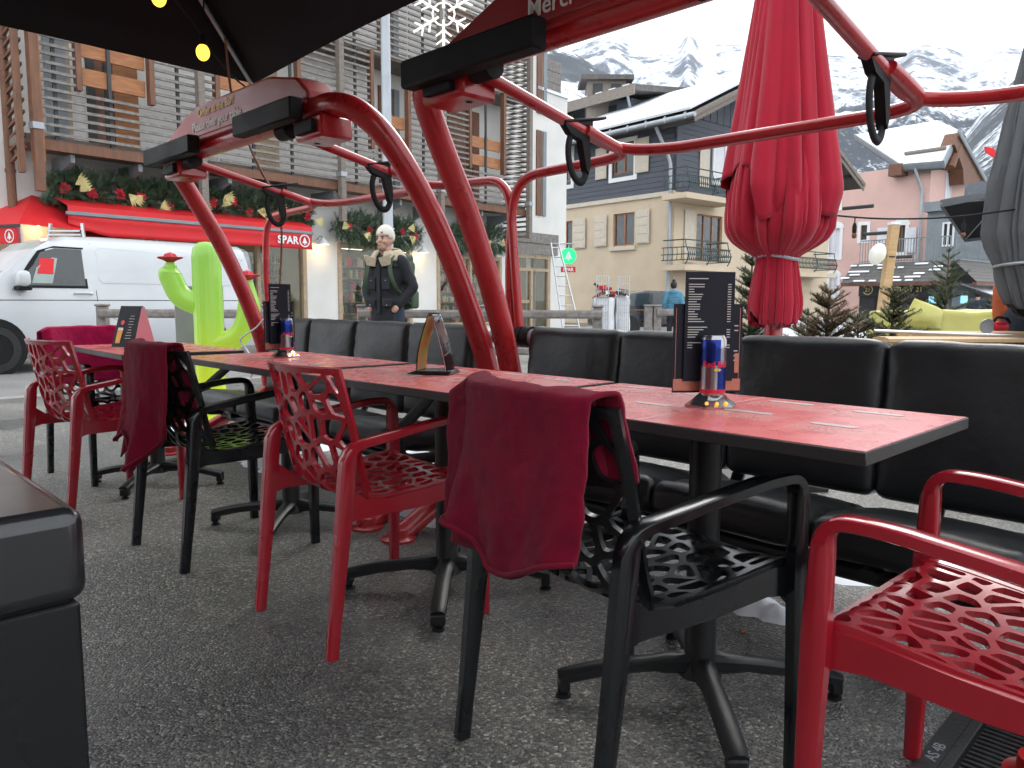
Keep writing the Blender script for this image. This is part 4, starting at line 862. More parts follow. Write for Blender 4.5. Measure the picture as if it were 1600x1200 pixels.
# garlands with poinsettias
def garland(label, u0, u1, v0, v1, n, nf, seed):
    r = random.Random(seed); ta, tb = SH.t(u0, (v0 + v1) / 2, .35), SH.t(u1, (v0 + v1) / 2, .35); zc = zt((u0 + u1) / 2, (v0 + v1) / 2, .35); hz = abs(zt((u0 + u1) / 2, v0, .35) - zt((u0 + u1) / 2, v1, .35)) / 2
    root = thing('garland', label, 'garland', SH.pt((ta + tb) / 2, 0, zc), 0, 'evergreen garlands over the shop windows'); inv = Matrix.Translation(-root.location)
    b = MB()
    for i in range(n):
        u = r.random(); q = sqrt(r.random()); a = r.uniform(0, 2 * pi); ends = min(1, 6 * min(u, 1 - u) + .35)
        c = SH.pt(ta + (tb - ta) * u, .33 + .22 * q * cos(a), zc + hz * .9 * q * sin(a) * ends + .03 * sin(u * 30))
        dr_ = V((cos(a) * .6 + r.uniform(-.6, .6), r.uniform(-.6, .6), sin(a) * .9 + r.uniform(-.3, .3)))
        dr_ = (SH.T * dr_.y + SH.N * abs(dr_.x) + V((0, 0, dr_.z))).normalized(); L_ = r.uniform(.14, .26); sd_ = dr_.cross(V((r.uniform(-1, 1), r.uniform(-1, 1), r.uniform(-1, 1)))).normalized()
        for k in range(5):
            p = c + dr_ * L_ * k / 5
            for sg in (-1, 1):
                e = p + (dr_ * .06 + sd_ * sg * .055); w_ = dr_ * .014; b.add([p - w_, p + w_, e + w_ * .3], [(0, 1, 2)])
    b.build('foliage', K['leaf'], root, smooth=0, kind='stuff').matrix_parent_inverse = inv
    for i in range(nf):
        u = (i + .5 + r.uniform(-.2, .2)) / nf; c = SH.pt(ta + (tb - ta) * u, .56, zc + hz * r.uniform(-.45, .35)); b = MB()
        for k in range(9):
            a = k * 2 * pi / 9 + r.uniform(-.2, .2); e = SH.T * cos(a) + V((0, 0, sin(a))); f = SH.T * -sin(a) + V((0, 0, cos(a))); L_ = r.uniform(.09, .14)
            b.add([c, c + e * L_ * .55 + f * .035 + SH.N * .03, c + e * L_ + SH.N * .015, c + e * L_ * .55 - f * .035 + SH.N * .03], [(0, 1, 2, 3)])
        b.build('poinsettia', K['flower_red'], root, smooth=0).matrix_parent_inverse = inv
        c = c + SH.T * r.choice((-.22, .2)) + V((0, 0, r.uniform(-.12, .1))); b = MB(); a = r.uniform(-.9, .9)
        for k in range(5):
            e = (SH.T * cos(a + k * .22 - .5) + V((0, 0, sin(a + k * .22 - .5)))); f = e.cross(SH.N); b.add([c, c + e * .16 + f * .03 + SH.N * .04, c + e * .30, c + e * .16 - f * .03 + SH.N * .04], [(0, 1, 2, 3)])
        b.build('ribbon', K['ribbon'], root, smooth=0).matrix_parent_inverse = inv
garland('long evergreen garland with red flowers above the red awning', 72, 482, 287, 346, 2600, 12, 1)
garland('evergreen garland over the window behind the man in the beanie', 527, 652, 338, 385, 1000, 5, 2)
garland('short evergreen garland over the right hand shop window', 703, 790, 352, 396, 800, 3, 3)
# hanging round sign
sg_ = thing('hanging_sign', 'round green lit shop sign above a small red name plate', 'sign', at_y(888, 400, 24.5)); R_ = .25; c = sg_.location.copy()
def SG(b, nm, m, par=None, **k):
    o = b.build(nm, K[m], None, **k); o.parent = par or sg_; o.matrix_parent_inverse = Matrix() if par else Matrix.Translation(-c); return o
FX = V((1, 0, 0))
disc = SG(MB().lathe([(R_ * .96, -.06), (R_, -.05), (R_, .05), (R_ * .96, .06)], 32, Matrix.Translation(c) @ Matrix.Rotation(radians(90), 4, 'X')), 'disc', 'green_sign')
logo(disc, c + V((0, -.064, 0)), R_ * .92, 'green_sign', 'white_paint', FX, SG)
pl2 = SG(MB().box(c + V((0, 0, -.42)), (.46, .08, .17), b=.005), 'name_plate', 'spar_red', smooth=0)
SG(text_mb('SPAR', .15, frame(c + V((0, -.043, -.475)), FX, (0, 0, 1)), .001, 'CENTER', bold=.004), 'lettering', 'white_paint', pl2, smooth=0)
SG(MB().tube([c + V((-.55, 0, .38)), c + V((.2, 0, .38))], .02, 8).tube([c + V((0, 0, .38)), c + V((0, 0, -.36))], .012, 8), 'bracket_arm', 'galv')

# ---- cream and dark blue house
TL_, TR_ = V((-.63, .777, 0)).normalized(), V((.75, .66, 0)).normalized()
HC = at_y(1052, 400, 32.0); HL = Wall((HC.x, HC.y), TL_, -1); HR = Wall((HC.x, HC.y), TR_, 1)
hB = thing('chalet_house', 'cream house with dark blue boarded upper floor and snow on its roof', 'building', (HC.x, HC.y, 0))
def parted(root):
    loc = root.location.copy()
    def f(b, nm, m, par=None, **k):
        o = b.build(nm, K[m] if isinstance(m, str) else m, None, **k); o.parent = par or root; o.matrix_parent_inverse = Matrix() if par else Matrix.Translation(-loc); return o
    return f
B_ = parted(hB)
class Par:  # lets window() and shutter() build under a root that stands away from the origin
    pass
def adopt(root, o):
    o.matrix_parent_inverse = Matrix.Translation(-root.location)
    return o
zBand = HL.px(1040, 301)[1]; zE = HL.px(1040, 176, .5)[1]
wl = [pxbox(HL, 958, 333, 991, 384, 0, 0), pxbox(HL, 872, 346, 894, 392, 0, 0)]
wu = [pxbox(HL, 958, 224, 991, 270, 0, 0), pxbox(HL, 872, 238, 893, 284, 0, 0)]
B_(wall_open(HL, 0, 15, -.5, zBand, [(a[0], a[1], a[4], a[5]) for a in wl]), 'wall', 'cream', smooth=0)
B_(wall_open(HL, 0, 15, zBand, zE, [(a[0], a[1], a[4], a[5]) for a in wu], out=-.03), 'wall', 'blue_board', smooth=0)
B_(wbox(HL, -.02, 15, 0, .10, zBand - .14, zBand + .04), 'string_course', 'shutter', smooth=0)
nb = int((zE - zBand) / .21)
for k in range(nb):
    z = zBand + .06 + k * .21; segs = [(0.05, 15)]
    for a in wu:
        if z + .2 > a[4] - .1 and z < a[5] + .1: segs = [q for s_ in segs for q in ((s_[0], min(s_[1], a[0] - .08)), (max(s_[0], a[1] + .08), s_[1])) if q[1] - q[0] > .05]
    for s0, s1 in segs: B_(MB().box(((s0 + s1) / 2, 0, z + .1), (s1 - s0, .03, .195), HL.M @ Matrix.Rotation(0, 4, 'X')), 'board', 'blue_board', smooth=0)
for a in wl + wu:
    w_ = window(HL, None, a[0], a[1], a[4], a[5], 'orange_wood'); w_.parent = hB; adopt(hB, w_)
    if a in wu:
        for q in ((a[0] - .2, a[0] - .02, a[4] - .18, a[5] + .2), (a[1] + .02, a[1] + .2, a[4] - .18, a[5] + .2), (a[0] - .02, a[1] + .02, a[5] + .02, a[5] + .2), (a[0] - .2, a[1] + .2, a[4] - .36, a[4] - .181)): B_(wbox(HL, q[0], q[1], .02, .06, q[2], q[3]), 'surround', 'white_paint', smooth=0)
    else: B_(wbox(HL, a[0] - .12, a[1] + .12, .0, .12, a[4] - .2, a[4] - .02), 'sill', 'shutter', smooth=0)
for r_ in ((928, 337, 947, 385), (993, 327, 1014, 380), (895, 341, 914, 388), (930, 231, 947, 280), (992, 215, 1013, 269)):
    a = pxbox(HL, *r_, 0, .1); n0 = len(bpy.data.objects)
    s_ = wbox(HL, a[0], a[1], .06, .095, a[4], a[5], b=.005).build('shutter', K['shutter'], hB, smooth=0); adopt(hB, s_)
    for k in range(4):
        q0 = a[4] + (a[5] - a[4]) * (k + .12) / 4; q1 = a[4] + (a[5] - a[4]) * (k + .86) / 4; o = wbox(HL, a[0] + .07, a[1] - .07, .095, .11, q0, q1, b=.004).build('panel', K['shutter'], None, smooth=0); o.parent = s_
# right-hand wall with balconies
RL = HR.t(1298, 300); OVR = HR.px(1352, 258, 1.6)[0] - RL
fd = [pxbox(HR, 1088, 336, 1128, 409, 0, 0), pxbox(HR, 1112, 222, 1150, 292, 0, 0)]
B_(wall_open(HR, 0, RL, -.5, zBand, [(fd[0][0], fd[0][1], fd[0][4], fd[0][5])]), 'wall', 'cream', smooth=0)
ridge_t = HR.t(1212, 150, 1.5); gz = HR.px(1212, 112, 1.5)[1]
gw = MB().add([HR.pt(0, -.02, zBand), HR.pt(RL, -.02, zBand), HR.pt(RL, -.02, gz - (gz - zE) / ridge_t * (RL - ridge_t)), HR.pt(ridge_t, -.02, gz), HR.pt(0, -.02, zE)], [(0, 1, 2, 3, 4)]); B_(gw, 'gable_wall', 'blue_board', smooth=0)
for k in range(nb): B_(wbox(HR, .05, RL, -.015, .012, zBand + .06 + k * .21, zBand + .255 + k * .21), 'board', 'blue_board', smooth=0)
for k in range(40):
    t = .3 + k * .5; h = zE + (gz - zE) * (1 - abs(t - ridge_t) / ridge_t) if t < RL - .5 else 0
    if h > zE + .3: B_(wbox(HR, t, t + .46, -.015, .02, zE + .03, h - .15), 'gable_board', 'blue_board', smooth=0)
w_ = window(HR, None, fd[0][0], fd[0][1], fd[0][4], fd[0][5], 'orange_wood', mull=2); w_.parent = hB; adopt(hB, w_)
a = fd[1]; w_ = window(HR, None, a[0], a[1], a[4], a[5], 'white_paint', dep=.05, mull=1, pane='shutter_white', fw=.12); w_.parent = hB; adopt(hB, w_)
for r_ in ((1071, 328, 1086, 410), (1095, 222, 1110, 292)):
    a = pxbox(HR, *r_, 0, .1); o = wbox(HR, a[0], a[1], .03, .07, a[4], a[5], b=.005).build('shutter', K['shutter'], hB, smooth=0); adopt(hB, o)
def balcony(root, Bf, W, t0, t1, z, depth=1.1):
    sl = Bf(wbox(W, t0 - .1, t1 + .1, .0, depth + .1, z - .22, z), 'balcony_slab', 'cream', smooth=0); b = MB()
    rail = [(t0, .02), (t0, depth), (t1, depth), (t1, .02)]
    for h in (.18, .40, .68, .98):
        bow = .14 if h in (.40,) else (.09 if h in (.18, .68) else 0)
        b.tube([W.pt(t0 - bow, .02, z + h), W.pt(t0 - bow, depth + bow, z + h), W.pt(t1 + bow, depth + bow, z + h), W.pt(t1 + bow, .02, z + h)], .02 if h < .9 else .026, 6)
    Bf(b, 'balcony_rail', 'iron_green', sl); b = MB(); n_ = int((t1 - t0) / .13)
    for k in range(n_ * 2 + 1):
        x = t0 + (t1 - t0) * k / (n_ * 2); 
        b.tube([W.pt(x, depth + .09, z + .18), W.pt(x + .06 * (-1) ** k, depth + .13, z + .42), W.pt(x, depth + .09, z + .68)], .014, 5)
    for k in range(5):
        y = .1 + depth * k / 5; b.tube([W.pt(t0 - .09, y, z + .18), W.pt(t0 - .13, y + .06, z + .42), W.pt(t0 - .09, y, z + .68)], .014, 5)
    Bf(b, 'balcony_scrollwork', 'iron_green', sl)
    for x in (t0, (t0 + t1) / 2, t1): Bf(MB().tube(spline([W.pt(x, depth + .0, z), W.pt(x, depth + .13, z + .2), W.pt(x, depth + .17, z + .42), W.pt(x, depth + .04, z + .75), W.pt(x, depth, z + 1.0)], 4), .022, 6), 'balcony_stay', 'iron_green', sl)
for (u0, u1, v) in ((1070, 1136, 413), (1072, 1150, 300), (1240, 1302, 424)):
    t0, z = HR.px(u0, v, 1.1); t1 = HR.t(u1, v, 1.1); balcony(hB, B_, HR, t0, t1, z)
# roof
def slab(pts, th, M=None): 
    P = [V(p) for p in pts]; n_ = (P[1] - P[0]).cross(P[-1] - P[0]).normalized() * th; b = MB(); k = len(P)
    return b.add(P + [p + n_ for p in P], [tuple(range(k))[::-1], tuple(range(k, 2 * k))] + [(i, (i + 1) % k, k + (i + 1) % k, k + i) for i in range(k)])
sl_ = (gz - zE) / ridge_t; ov = 1.0
def rp(t_left, inn, dz=0):   # point of the roof: t along the left wall, inn across towards the ridge
    return HL.P + TL_ * t_left + TR_ * inn + V((0, 0, zE + sl_ * (inn if inn < ridge_t else 2 * ridge_t - inn) + dz))
rf = B_(slab([rp(-1.6, -ov), rp(-1.6, ridge_t), rp(16, ridge_t), rp(16, -ov)], -.16), 'roof', 'tile', smooth=0)
B_(slab([rp(-1.6, ridge_t), rp(-1.6, RL + OVR), rp(16, RL + OVR), rp(16, ridge_t)], -.16), 'roof', 'tile', smooth=0)
B_(slab([rp(-1.3, -ov + .15, .20), rp(-1.3, ridge_t, .20), rp(16, ridge_t, .20), rp(16, -ov + .15, .20)], .10), 'roof_snow', 'snow', rf, smooth=0)
g0, g1 = rp(-1.7, -ov - .08, .02), rp(16, -ov - .08, .02); B_(MB().tube([g0, g1], .10, 10), 'gutter', 'galv', rf)
for k in range(18): p = g0.lerp(g1, (k + .5) / 18); B_(MB().box(p + V((0, 0, .02)), (.05, .26, .24), RZ(0)), 'gutter_clip', 'galv', rf, smooth=0)
for sgn in (0, 1):
    i0, i1 = (-ov, ridge_t) if sgn == 0 else (ridge_t, RL + OVR)
    for (dz, ex) in ((-.18, 0), (.02, -.06)): B_(MB().sweep([rp(-1.62 + ex, i0, dz), rp(-1.62 + ex, i1, dz)], (0, 0, 1), .2, .05), 'barge_board', 'old_wood', rf, smooth=0)
for k in range(9): B_(MB().sweep([rp(-1.55, -.8 + k * 2.6, -.25), rp(.1, -.8 + k * 2.6, -.25)], (0, 0, 1), .18, .14), 'purlin', 'dark_grey', rf, smooth=0)
dp = [HL.pt(-.05, .95, zE - .02), HL.pt(.05, .75, zE - .3), HL.pt(-.08, .16, zE - 1.6), HL.pt(-.08, .16, -.4)]
o = at_y(1046, 300, 31.6); B_(MB().tube(fillet([HL.pt(.45, ov - .1, zE - .35), HL.pt(.45, ov - .3, zE - .6), HL.pt(.12, .16, zE - 1.9), HL.pt(.12, .16, 0)], .3), .075, 10), 'downpipe', 'galv')
for z in (.9, 2.6, zBand - .7): B_(MB().tube([HL.pt(.12, .16, z), HL.pt(.12, .16, z + .07)], .095, 10), 'pipe_clip', 'galv')
# dormer and chimney
DW = Wall((HL.P + TR_ * 3.2)[:2], TL_, -1); a = pxbox(DW, 884, 163, 984, 200, 0, 0); dz1 = DW.px(960, 160)[1]; t0, t1 = DW.t(986, 180), DW.t(850, 180)
dm = B_(MB().box(((t0 + t1) / 2, -3, dz1 - 1.2), (t1 - t0, 6, 2.4), DW.M), 'dormer', 'blue_board', smooth=0)
for u0, u1 in ((896, 928), (934, 963)): q = pxbox(DW, u0, 167, u1, 192, 0, 0); B_(wbox(DW, q[0], q[1], -.01, .03, q[4], q[5]), 'dormer_window', 'pane', dm, smooth=0)
for u in (894, 931): t = DW.t(u, 180); B_(wbox(DW, t - .09, t + .09, -.01, .05, dz1 - 1.5, dz1 - .1), 'dormer_post', 'orange_wood', dm, smooth=0)
B_(slab([DW.pt(t0 - .9, .8, dz1 + .05), DW.pt(t1, .8, dz1 + .05), DW.pt(t1, -7, dz1 + 1.0), DW.pt(t0 - .9, -7, dz1 + 1.0)], -.28), 'dormer_roof', 'tile', dm, smooth=0)
B_(wbox(DW, t0 - .95, t1, .8, .9, dz1 - .15, dz1 + .33), 'dormer_fascia', 'old_wood', dm, smooth=0)
for k in range(9): B_(wbox(DW, t0 - .5 + k * .9, t0 - .1 + k * .9, .1, .75, dz1 + .335, dz1 + .43), 'snow_clump', 'snow', dm, smooth=0)
B_(MB().tube([DW.pt(t0 - .2, .5, dz1), DW.pt(t0 - .15, .2, dz1 - .6), DW.pt(t0 - .15, .2, dz1 - 1.5)], .07, 8), 'dormer_pipe', 'galv', dm)
cp = rp(7.4, ridge_t - 1.3); ch = B_(MB().box(cp + V((0, 0, .7)), (1.9, 1.5, 2.0), None), 'chimney', 'old_wood', smooth=0); B_(MB().box(cp + V((0, 0, 1.78)), (2.6, 2.1, .22)), 'chimney_cap', 'tile', ch, smooth=0)
for q in (-.45, .45): B_(MB().box(cp + V((q, -.755, 1.25)), (.5, .02, .55)), 'chimney_vent', 'dark_grey', ch, smooth=0)

# ---- pink house
PC = at_y(1447, 400, 52.0); PL = Wall((PC.x, PC.y), TL_, -1); PR = Wall((PC.x, PC.y), TR_, 1)
hP = thing('pink_house', 'pink rendered house with a snow covered roof and white shutters', 'building', (PC.x, PC.y, 0)); P_ = parted(hP)
zp = PL.px(1440, 262)[1]
ops = [pxbox(PL, *q, 0, 0) for q in ((1345, 352, 1355, 375), (1402, 352, 1414, 394), (1296, 275, 1312, 325), (1296, 357, 1312, 402), (1296, 432, 1308, 462))]
P_(wall_open(PL, -.0, 16, -1, zp + .2, [(a[0], a[1], a[4], a[5]) for a in ops]), 'wall', 'pink', smooth=0)
for i, a in enumerate(ops):
    w_ = window(PL, None, a[0], a[1], a[4], a[5], 'brown_wood' if i < 2 else 'shutter_white', mull=0 if i == 0 else 1, pane='pane_brown' if i < 2 else 'shutter_white', fw=.07); w_.parent = hP; adopt(hP, w_)
    e = .22
    for q in ((a[0] - e, a[0], a[4] - e, a[5]), (a[1], a[1] + e, a[4] - e, a[5]), (a[0], a[1], a[4] - e, a[4])): P_(wbox(PL, q[0], q[1], .0, .05, q[2], q[3]), 'surround', 'white_paint', smooth=0)
    if i in (1, 3, 4): m_ = (a[0] + a[1]) / 2; hw = (a[1] - a[0]) / 2; P_(MB().prism([(-hw - .3, 0), (hw + .3, 0)] + [((hw + .3) * cos(x), .5 * sin(x)) for x in (.4, .8, 1.2, 1.57, 1.95, 2.35, 2.75)], PL.pt(m_, .05, a[5] + .002), -TL_, (0, 0, 1), -.05), 'arch', 'white_paint', smooth=0)
    else: P_(wbox(PL, a[0] - e, a[1] + e, .0, .05, a[5] + .002, a[5] + .25), 'surround', 'white_paint', smooth=0)
for q in ((1370, 356, 1386, 395), (1415, 356, 1431, 395)):
    a = pxbox(PL, *q, 0, .1); o = wbox(PL, a[0], a[1], .055, .10, a[4], a[5], b=.005).build('shutter', K['shutter_white'], hP, smooth=0); adopt(hP, o)
    for k in range(3): z0_ = a[4] + (a[5] - a[4]) * (k + .1) / 3; x = wbox(PL, a[0] + .1, a[1] - .1, .10, .12, z0_, z0_ + (a[5] - a[4]) * .8 / 3).build('panel', K['shutter_white'], None, smooth=0); x.parent = o
wR = PR.t(1507, 300); apx = PR.px(1494, 222)
P_(MB().add([PR.pt(0, 0, -1), PR.pt(wR, 0, -1), PR.pt(wR, 0, PR.px(1507, 262)[1]), PR.pt(apx[0], 0, apx[1]), PR.pt(0, 0, zp)], [(0, 1, 2, 3, 4)]), 'wall', 'pink', smooth=0)
a = pxbox(PR, 1478, 270, 1487, 314, 0, .08); w_ = window(PR, None, a[0], a[1], a[4], a[5], 'shutter_white', dep=.04, mull=1, pane='shutter_white', fw=.1); w_.parent = hP; adopt(hP, w_)
# roof slope facing the camera: plane through the eave, rising inwards
eP = PL.pt(0, .9, PL.px(1440, 260, .9)[1]); up = (TR_ * 1.0 + V((0, 0, .62))).normalized(); rn = TL_.cross(up).normalized()
pts = [on_plane(u, v, eP, rn) for u, v in ((1408, 262), (1474, 257), (1499, 207), (1466, 192), (1336, 214))]
if rn.z < 0: rn = -rn
def slab2(P, n_, th): k = len(P); return MB().add(P + [p + n_ * th for p in P], [tuple(range(k)), tuple(range(k, 2 * k))[::-1]] + [(i, (i + 1) % k, k + (i + 1) % k, k + i) for i in range(k)])
rf = P_(slab2(pts, rn, -.35), 'roof', 'tile', smooth=0); cen = sum(pts, V((0, 0, 0))) / 5
P_(slab2([cen + (p - cen) * .975 + rn * .01 for p in pts], rn, .22), 'roof_snow', 'snow', rf, smooth=0)
for i in (0, 1, 4): P_(MB().sweep([pts[i] + rn * .02, pts[(i + 1) % 5] + rn * .02], rn, .5, .14), 'barge_board', 'grey_zinc', rf, smooth=0)
P_(MB().tube([on_plane(1414, 240, eP + rn * .35, rn), on_plane(1478, 231, eP + rn * .35, rn)], .13, 8), 'snow_guard', 'old_wood', rf)
RG = [PR.px(u, v, 1.0) for u, v in ((1499, 207), (1538, 283), (1506, 288), (1505, 264), (1492, 226))]
P_(MB().prism(RG, PR.pt(0, .1, 0), PR.T, (0, 0, 1), .9), 'gable_soffit', 'brown_wood', rf, smooth=0)
q0, q1 = PR.px(1497, 204, 1.1), PR.px(1540, 282, 1.1); P_(MB().sweep([PR.pt(q0[0], 1.12, q0[1]), PR.pt(q1[0], 1.12, q1[1])], (0, 0, 1), .35, .12), 'barge_board', 'grey_zinc', rf, smooth=0)
q = [PR.px(u, v, .6) for u, v in ((1480, 262), (1497, 214))]; P_(MB().sweep([PR.pt(q[0][0], .6, q[0][1]), PR.pt(q[1][0], .6, q[1][1])], (0, 0, 1), .45, .9), 'gable_soffit', 'brown_wood', rf, smooth=0)
a = pxbox(PL, 1388, 256, 1409, 274, 0, .9); P_(wbox(PL, a[0], a[1], .0, .9, a[4], a[5]), 'rafter_end', 'brown_wood', rf, smooth=0)
t_, z_ = PL.px(1441, 290, .2); P_(MB().tube(fillet([PL.pt(t_ + .25, .8, zp - .1), PL.pt(t_ + .2, .7, zp - .5), PL.pt(t_, .2, zp - 1.6), PL.pt(t_, .2, 0)], .3), .1, 8), 'downpipe', 'galv')
# ---- grey annexe with a shop below and a railed terrace
AC = at_y(1487, 400, 43.0); AL = Wall((AC.x, AC.y), TL_, -1); AR = Wall((AC.x, AC.y), TR_, 1)
hA = thing('grey_annexe', 'grey annexe with a dark shop front, snowy skirt roof and railed terrace', 'building', (AC.x, AC.y, 0)); A_ = parted(hA)
zs0, zs1, zr1 = AL.px(1480, 463)[1], AL.px(1480, 440)[1], AL.px(1480, 408)[1]
tE = AL.t(1344, 440); tR = AR.t(1600, 440)
A_(wall_open(AL, 0, tE, -1, zr1, []), 'wall', 'dark_grey', smooth=0); A_(wall_open(AR, 0, tR, -1, zr1, []), 'wall', 'grey_zinc', smooth=0)
A_(wbox(AL, 0, tE, .0, .12, zs0, zs1), 'shop_fascia', 'dark_grey', smooth=0)
lt = AL.t(1356, 451, .13); zl = (zs0 + zs1) / 2
A_(MB().add([AL.pt(lt + q * cos(x), .14, zl + q * sin(x)) for x in [radians(30 + 300 * k / 20) for k in range(21)] for q in (.32, .25)], [(2 * k, 2 * k + 2, 2 * k + 3, 2 * k + 1) for k in range(20)]), 'emblem_ring', 'ribbon', smooth=0)
A_(text_mb('21', .34, frame(AL.pt(lt, .14, zl - .12), -TL_, (0, 0, 1)), .002, 'CENTER', bold=.006), 'emblem_number', 'ribbon', smooth=0)
A_(text_mb('CENTURY 21', .40, frame(AL.pt(AL.t(1424, 451, .13), .14, zl - .14), -TL_, (0, 0, 1)), .002, 'RIGHT', bold=.006), 'lettering', 'ribbon', smooth=0) if False else A_(text_mb('CENTURY 21', .40, frame(AL.pt(AL.t(1442, 451, .13), .14, zl - .14), -TL_, (0, 0, 1)), .002, 'RIGHT', bold=.006), 'lettering', 'ribbon', smooth=0)
for (u0, u1) in ((1366, 1382), (1420, 1438), (1442, 1462)): a = pxbox(AL, u0, 466, u1, 492, 0, .05); A_(wbox(AL, a[0], a[1], .0, .05, a[4], a[5]), 'shop_pane', 'pane', smooth=0)
K['screen_blue'] = mat('screen_blue', (.3, .6, .75), .3, emit=(.3, .7, .9), es=.5, vary=.3, scale=40)
for (u0, u1) in ((1451, 1463), (1502, 1512)): a = pxbox(AL if u0 < 1480 else AR, u0, 462, u1, 474, .06, .1); A_(wbox(AL if u0 < 1480 else AR, a[0], a[1], .06, .1, a[4], a[5]), 'lit_screen', 'screen_blue', smooth=0)
# shingled skirt roof in courses, with snow lying on it
for W, t1_ in ((AL, tE + .4), (AR, tR)):
    for k in range(6):
        f0, f1 = k / 6, (k + 1.15) / 6; o0, o1_ = 1.5 - 1.3 * f0, 1.5 - 1.3 * f1; z0_, z1_ = zs1 + (zr1 - zs1) * f0, zs1 + (zr1 - zs1) * f1
        A_(MB().add([W.pt(-o0 * .4, o0, z0_), W.pt(t1_, o0, z0_), W.pt(t1_, o1_ - .03, z1_), W.pt(-o1_ * .4, o1_ - .03, z1_), W.pt(-o0 * .4, o0, z0_ - .06), W.pt(t1_, o0, z0_ - .06)], [(0, 1, 2, 3), (4, 5, 1, 0)]), 'shingle_course', 'tile', smooth=0)
        if W is AL:
            x = .2
            while x < t1_ - .3:
                ln = rnd.uniform(.3, 1.3)
                if rnd.random() < .5: om = (o0 * .8 + o1_ * .2); A_(MB().pillow((ln, .16, .05), .022, 4, W.M @ Matrix.Translation((x + ln / 2, om, z0_ + (z1_ - z0_) * .3 + .02)) @ Matrix.Rotation(-.6, 4, 'X')), 'snow_strip', 'snow')
                x += ln + rnd.uniform(.05, .5)
    A_(wbox(W, -.6, t1_, 1.3, 1.52, zs1 - .22, zs1 - .06), 'eave_board', 'brown_wood', smooth=0)
# terrace railing
def railing(W, t0, t1, z, h, o, m):
    b = MB(); n_ = int(abs(t1 - t0) / .16)
    for k in range(n_ + 1): t = t0 + (t1 - t0) * k / n_; b.box((t, o, z + h / 2), (.03 if k % 12 else .08, .03, h), W.M)
    b.box(((t0 + t1) / 2, o, z + h), (abs(t1 - t0), .06, .06), W.M).box(((t0 + t1) / 2, o, z + .1), (abs(t1 - t0), .05, .05), W.M)
    A_(b, 'railing', m, smooth=0)
railing(AL, 0, tE, zr1 + .02, AL.px(1480, 370)[1] - zr1, .2, 'grey_zinc'); railing(AR, 0, tR, zr1 + .02, AL.px(1480, 370)[1] - zr1, .2, 'grey_zinc')
for k in range(3): z = zr1 + .25 + k * .4; A_(wbox(AR, .1, tR, .16, .19, z, z + .3), 'terrace_board', 'grey_zinc', smooth=0)
GB = Wall((AL.P + TR_ * 4 + TL_ * .8)[:2], TL_, -1); g0, g1 = GB.t(1449, 340), GB.t(1500, 340)
A_(wbox(GB, g1, g0, -3, 0, zr1, GB.px(1470, 320)[1]), 'upper_room', 'grey_zinc', smooth=0); A_(wbox(GB, g1 - .3, g0 + .1, -3, .35, GB.px(1470, 330)[1], GB.px(1470, 315)[1]), 'upper_roof', 'grey_zinc', smooth=0)
a = pxbox(GB, 1472, 347, 1491, 385, 0, .02); w_ = window(GB, None, a[0], a[1], a[4], a[5], 'white_paint', dep=.03, mull=1, fw=.1); w_.parent = hA; adopt(hA, w_)
a0_ = AR.px(1503, 445, .3); A_(MB().add([AR.pt(AR.t(1500, 446, .2), .2, AR.px(1500, 444, .2)[1]), AR.pt(AR.t(1590, 446, .2), .2, AR.px(1500, 444, .2)[1]), AR.pt(AR.t(1590, 446, .2), 2.2, AR.px(1500, 444, .2)[1] - .75), AR.pt(AR.t(1500, 446, .2), 2.2, AR.px(1500, 444, .2)[1] - .75)], [(0, 1, 2, 3)]), 'shop_awning', 'shutter_white', smooth=0).modifiers.new('thick', 'SOLIDIFY').thickness = .05
# ------------------------------------------------------------------ parasols
def big_parasol(label, corner):
    X, Y = -D_, -N_; Z0 = 2.36; S4 = 4.05; c = V(corner) + X * S4 / 2 + Y * S4 / 2
    root = thing('parasol', label, 'parasol', (c.x, c.y, 0), 0, 'black square parasols over the terrace'); M = Matrix(((X.x, Y.x, 0, 0), (X.y, Y.y, 0, 0), (0, 0, 1, 0), (0, 0, 0, 1))); h = S4 / 2; ap = V((0, 0, 3.25))
    cs = [M @ V((-h, -h, Z0)), M @ V((h, -h, Z0)), M @ V((h, h, Z0)), M @ V((-h, h, Z0))]
    for k in range(4):
        a, b = cs[k], cs[(k + 1) % 4]
        def fn(u, v, a=a, b=b):
            p = a.lerp(b, u).lerp(ap, v); sag = .10 * sin(pi * u) * (1 - v); p.z -= .0 * sag; q = a.lerp(b, .5) - V((0, 0, Z0)); return p - V((q.x, q.y, 0)).normalized() * sag
        MB().grid(fn, 12, 8).build('canopy_panel', K['canopy'], root, smooth=60).modifiers.new('thick', 'SOLIDIFY').thickness = .004
        MB().sweep([a + V((0, 0, -.03)), ap + V((0, 0, -.05))], (0, 0, 1), .028, .02).build('rib', K['galv'], root, smooth=0)
        MB().sweep([a.lerp(b, .5) + V((0, 0, -.03)) - (a.lerp(b, .5) - V((0, 0, Z0))).normalized() * .12, ap + V((0, 0, -.05))], (0, 0, 1), .028, .02).build('rib', K['galv'], root, smooth=0)
        MB().tube([ap + V((0, 0, -.95)), a.lerp(ap, .45) + V((0, 0, -.05))], .011, 8).build('strut', K['galv'], root)
    ms = M @ V((0, h + .25, 0)); MB().lathe([(.09, 3.0), (.05, 3.34), (.0, 3.36)], 12).build('hub', K['black_metal'], root)
    MB().tube(fillet([(ms.x, ms.y, .05), (ms.x, ms.y, 3.0), (ms.x * .6, ms.y * .6, 3.75), (0, 0, 3.62), (0, 0, 3.3)], .3), .04, 14).build('mast', K['galv'], root)
    MB().box((ms.x, ms.y, .04), (.8, .8, .08), b=.01).build('base_plate', K['black_metal'], root)
    return root
PCOR = at_z(397, 131, 2.36); PCOR.z = 0
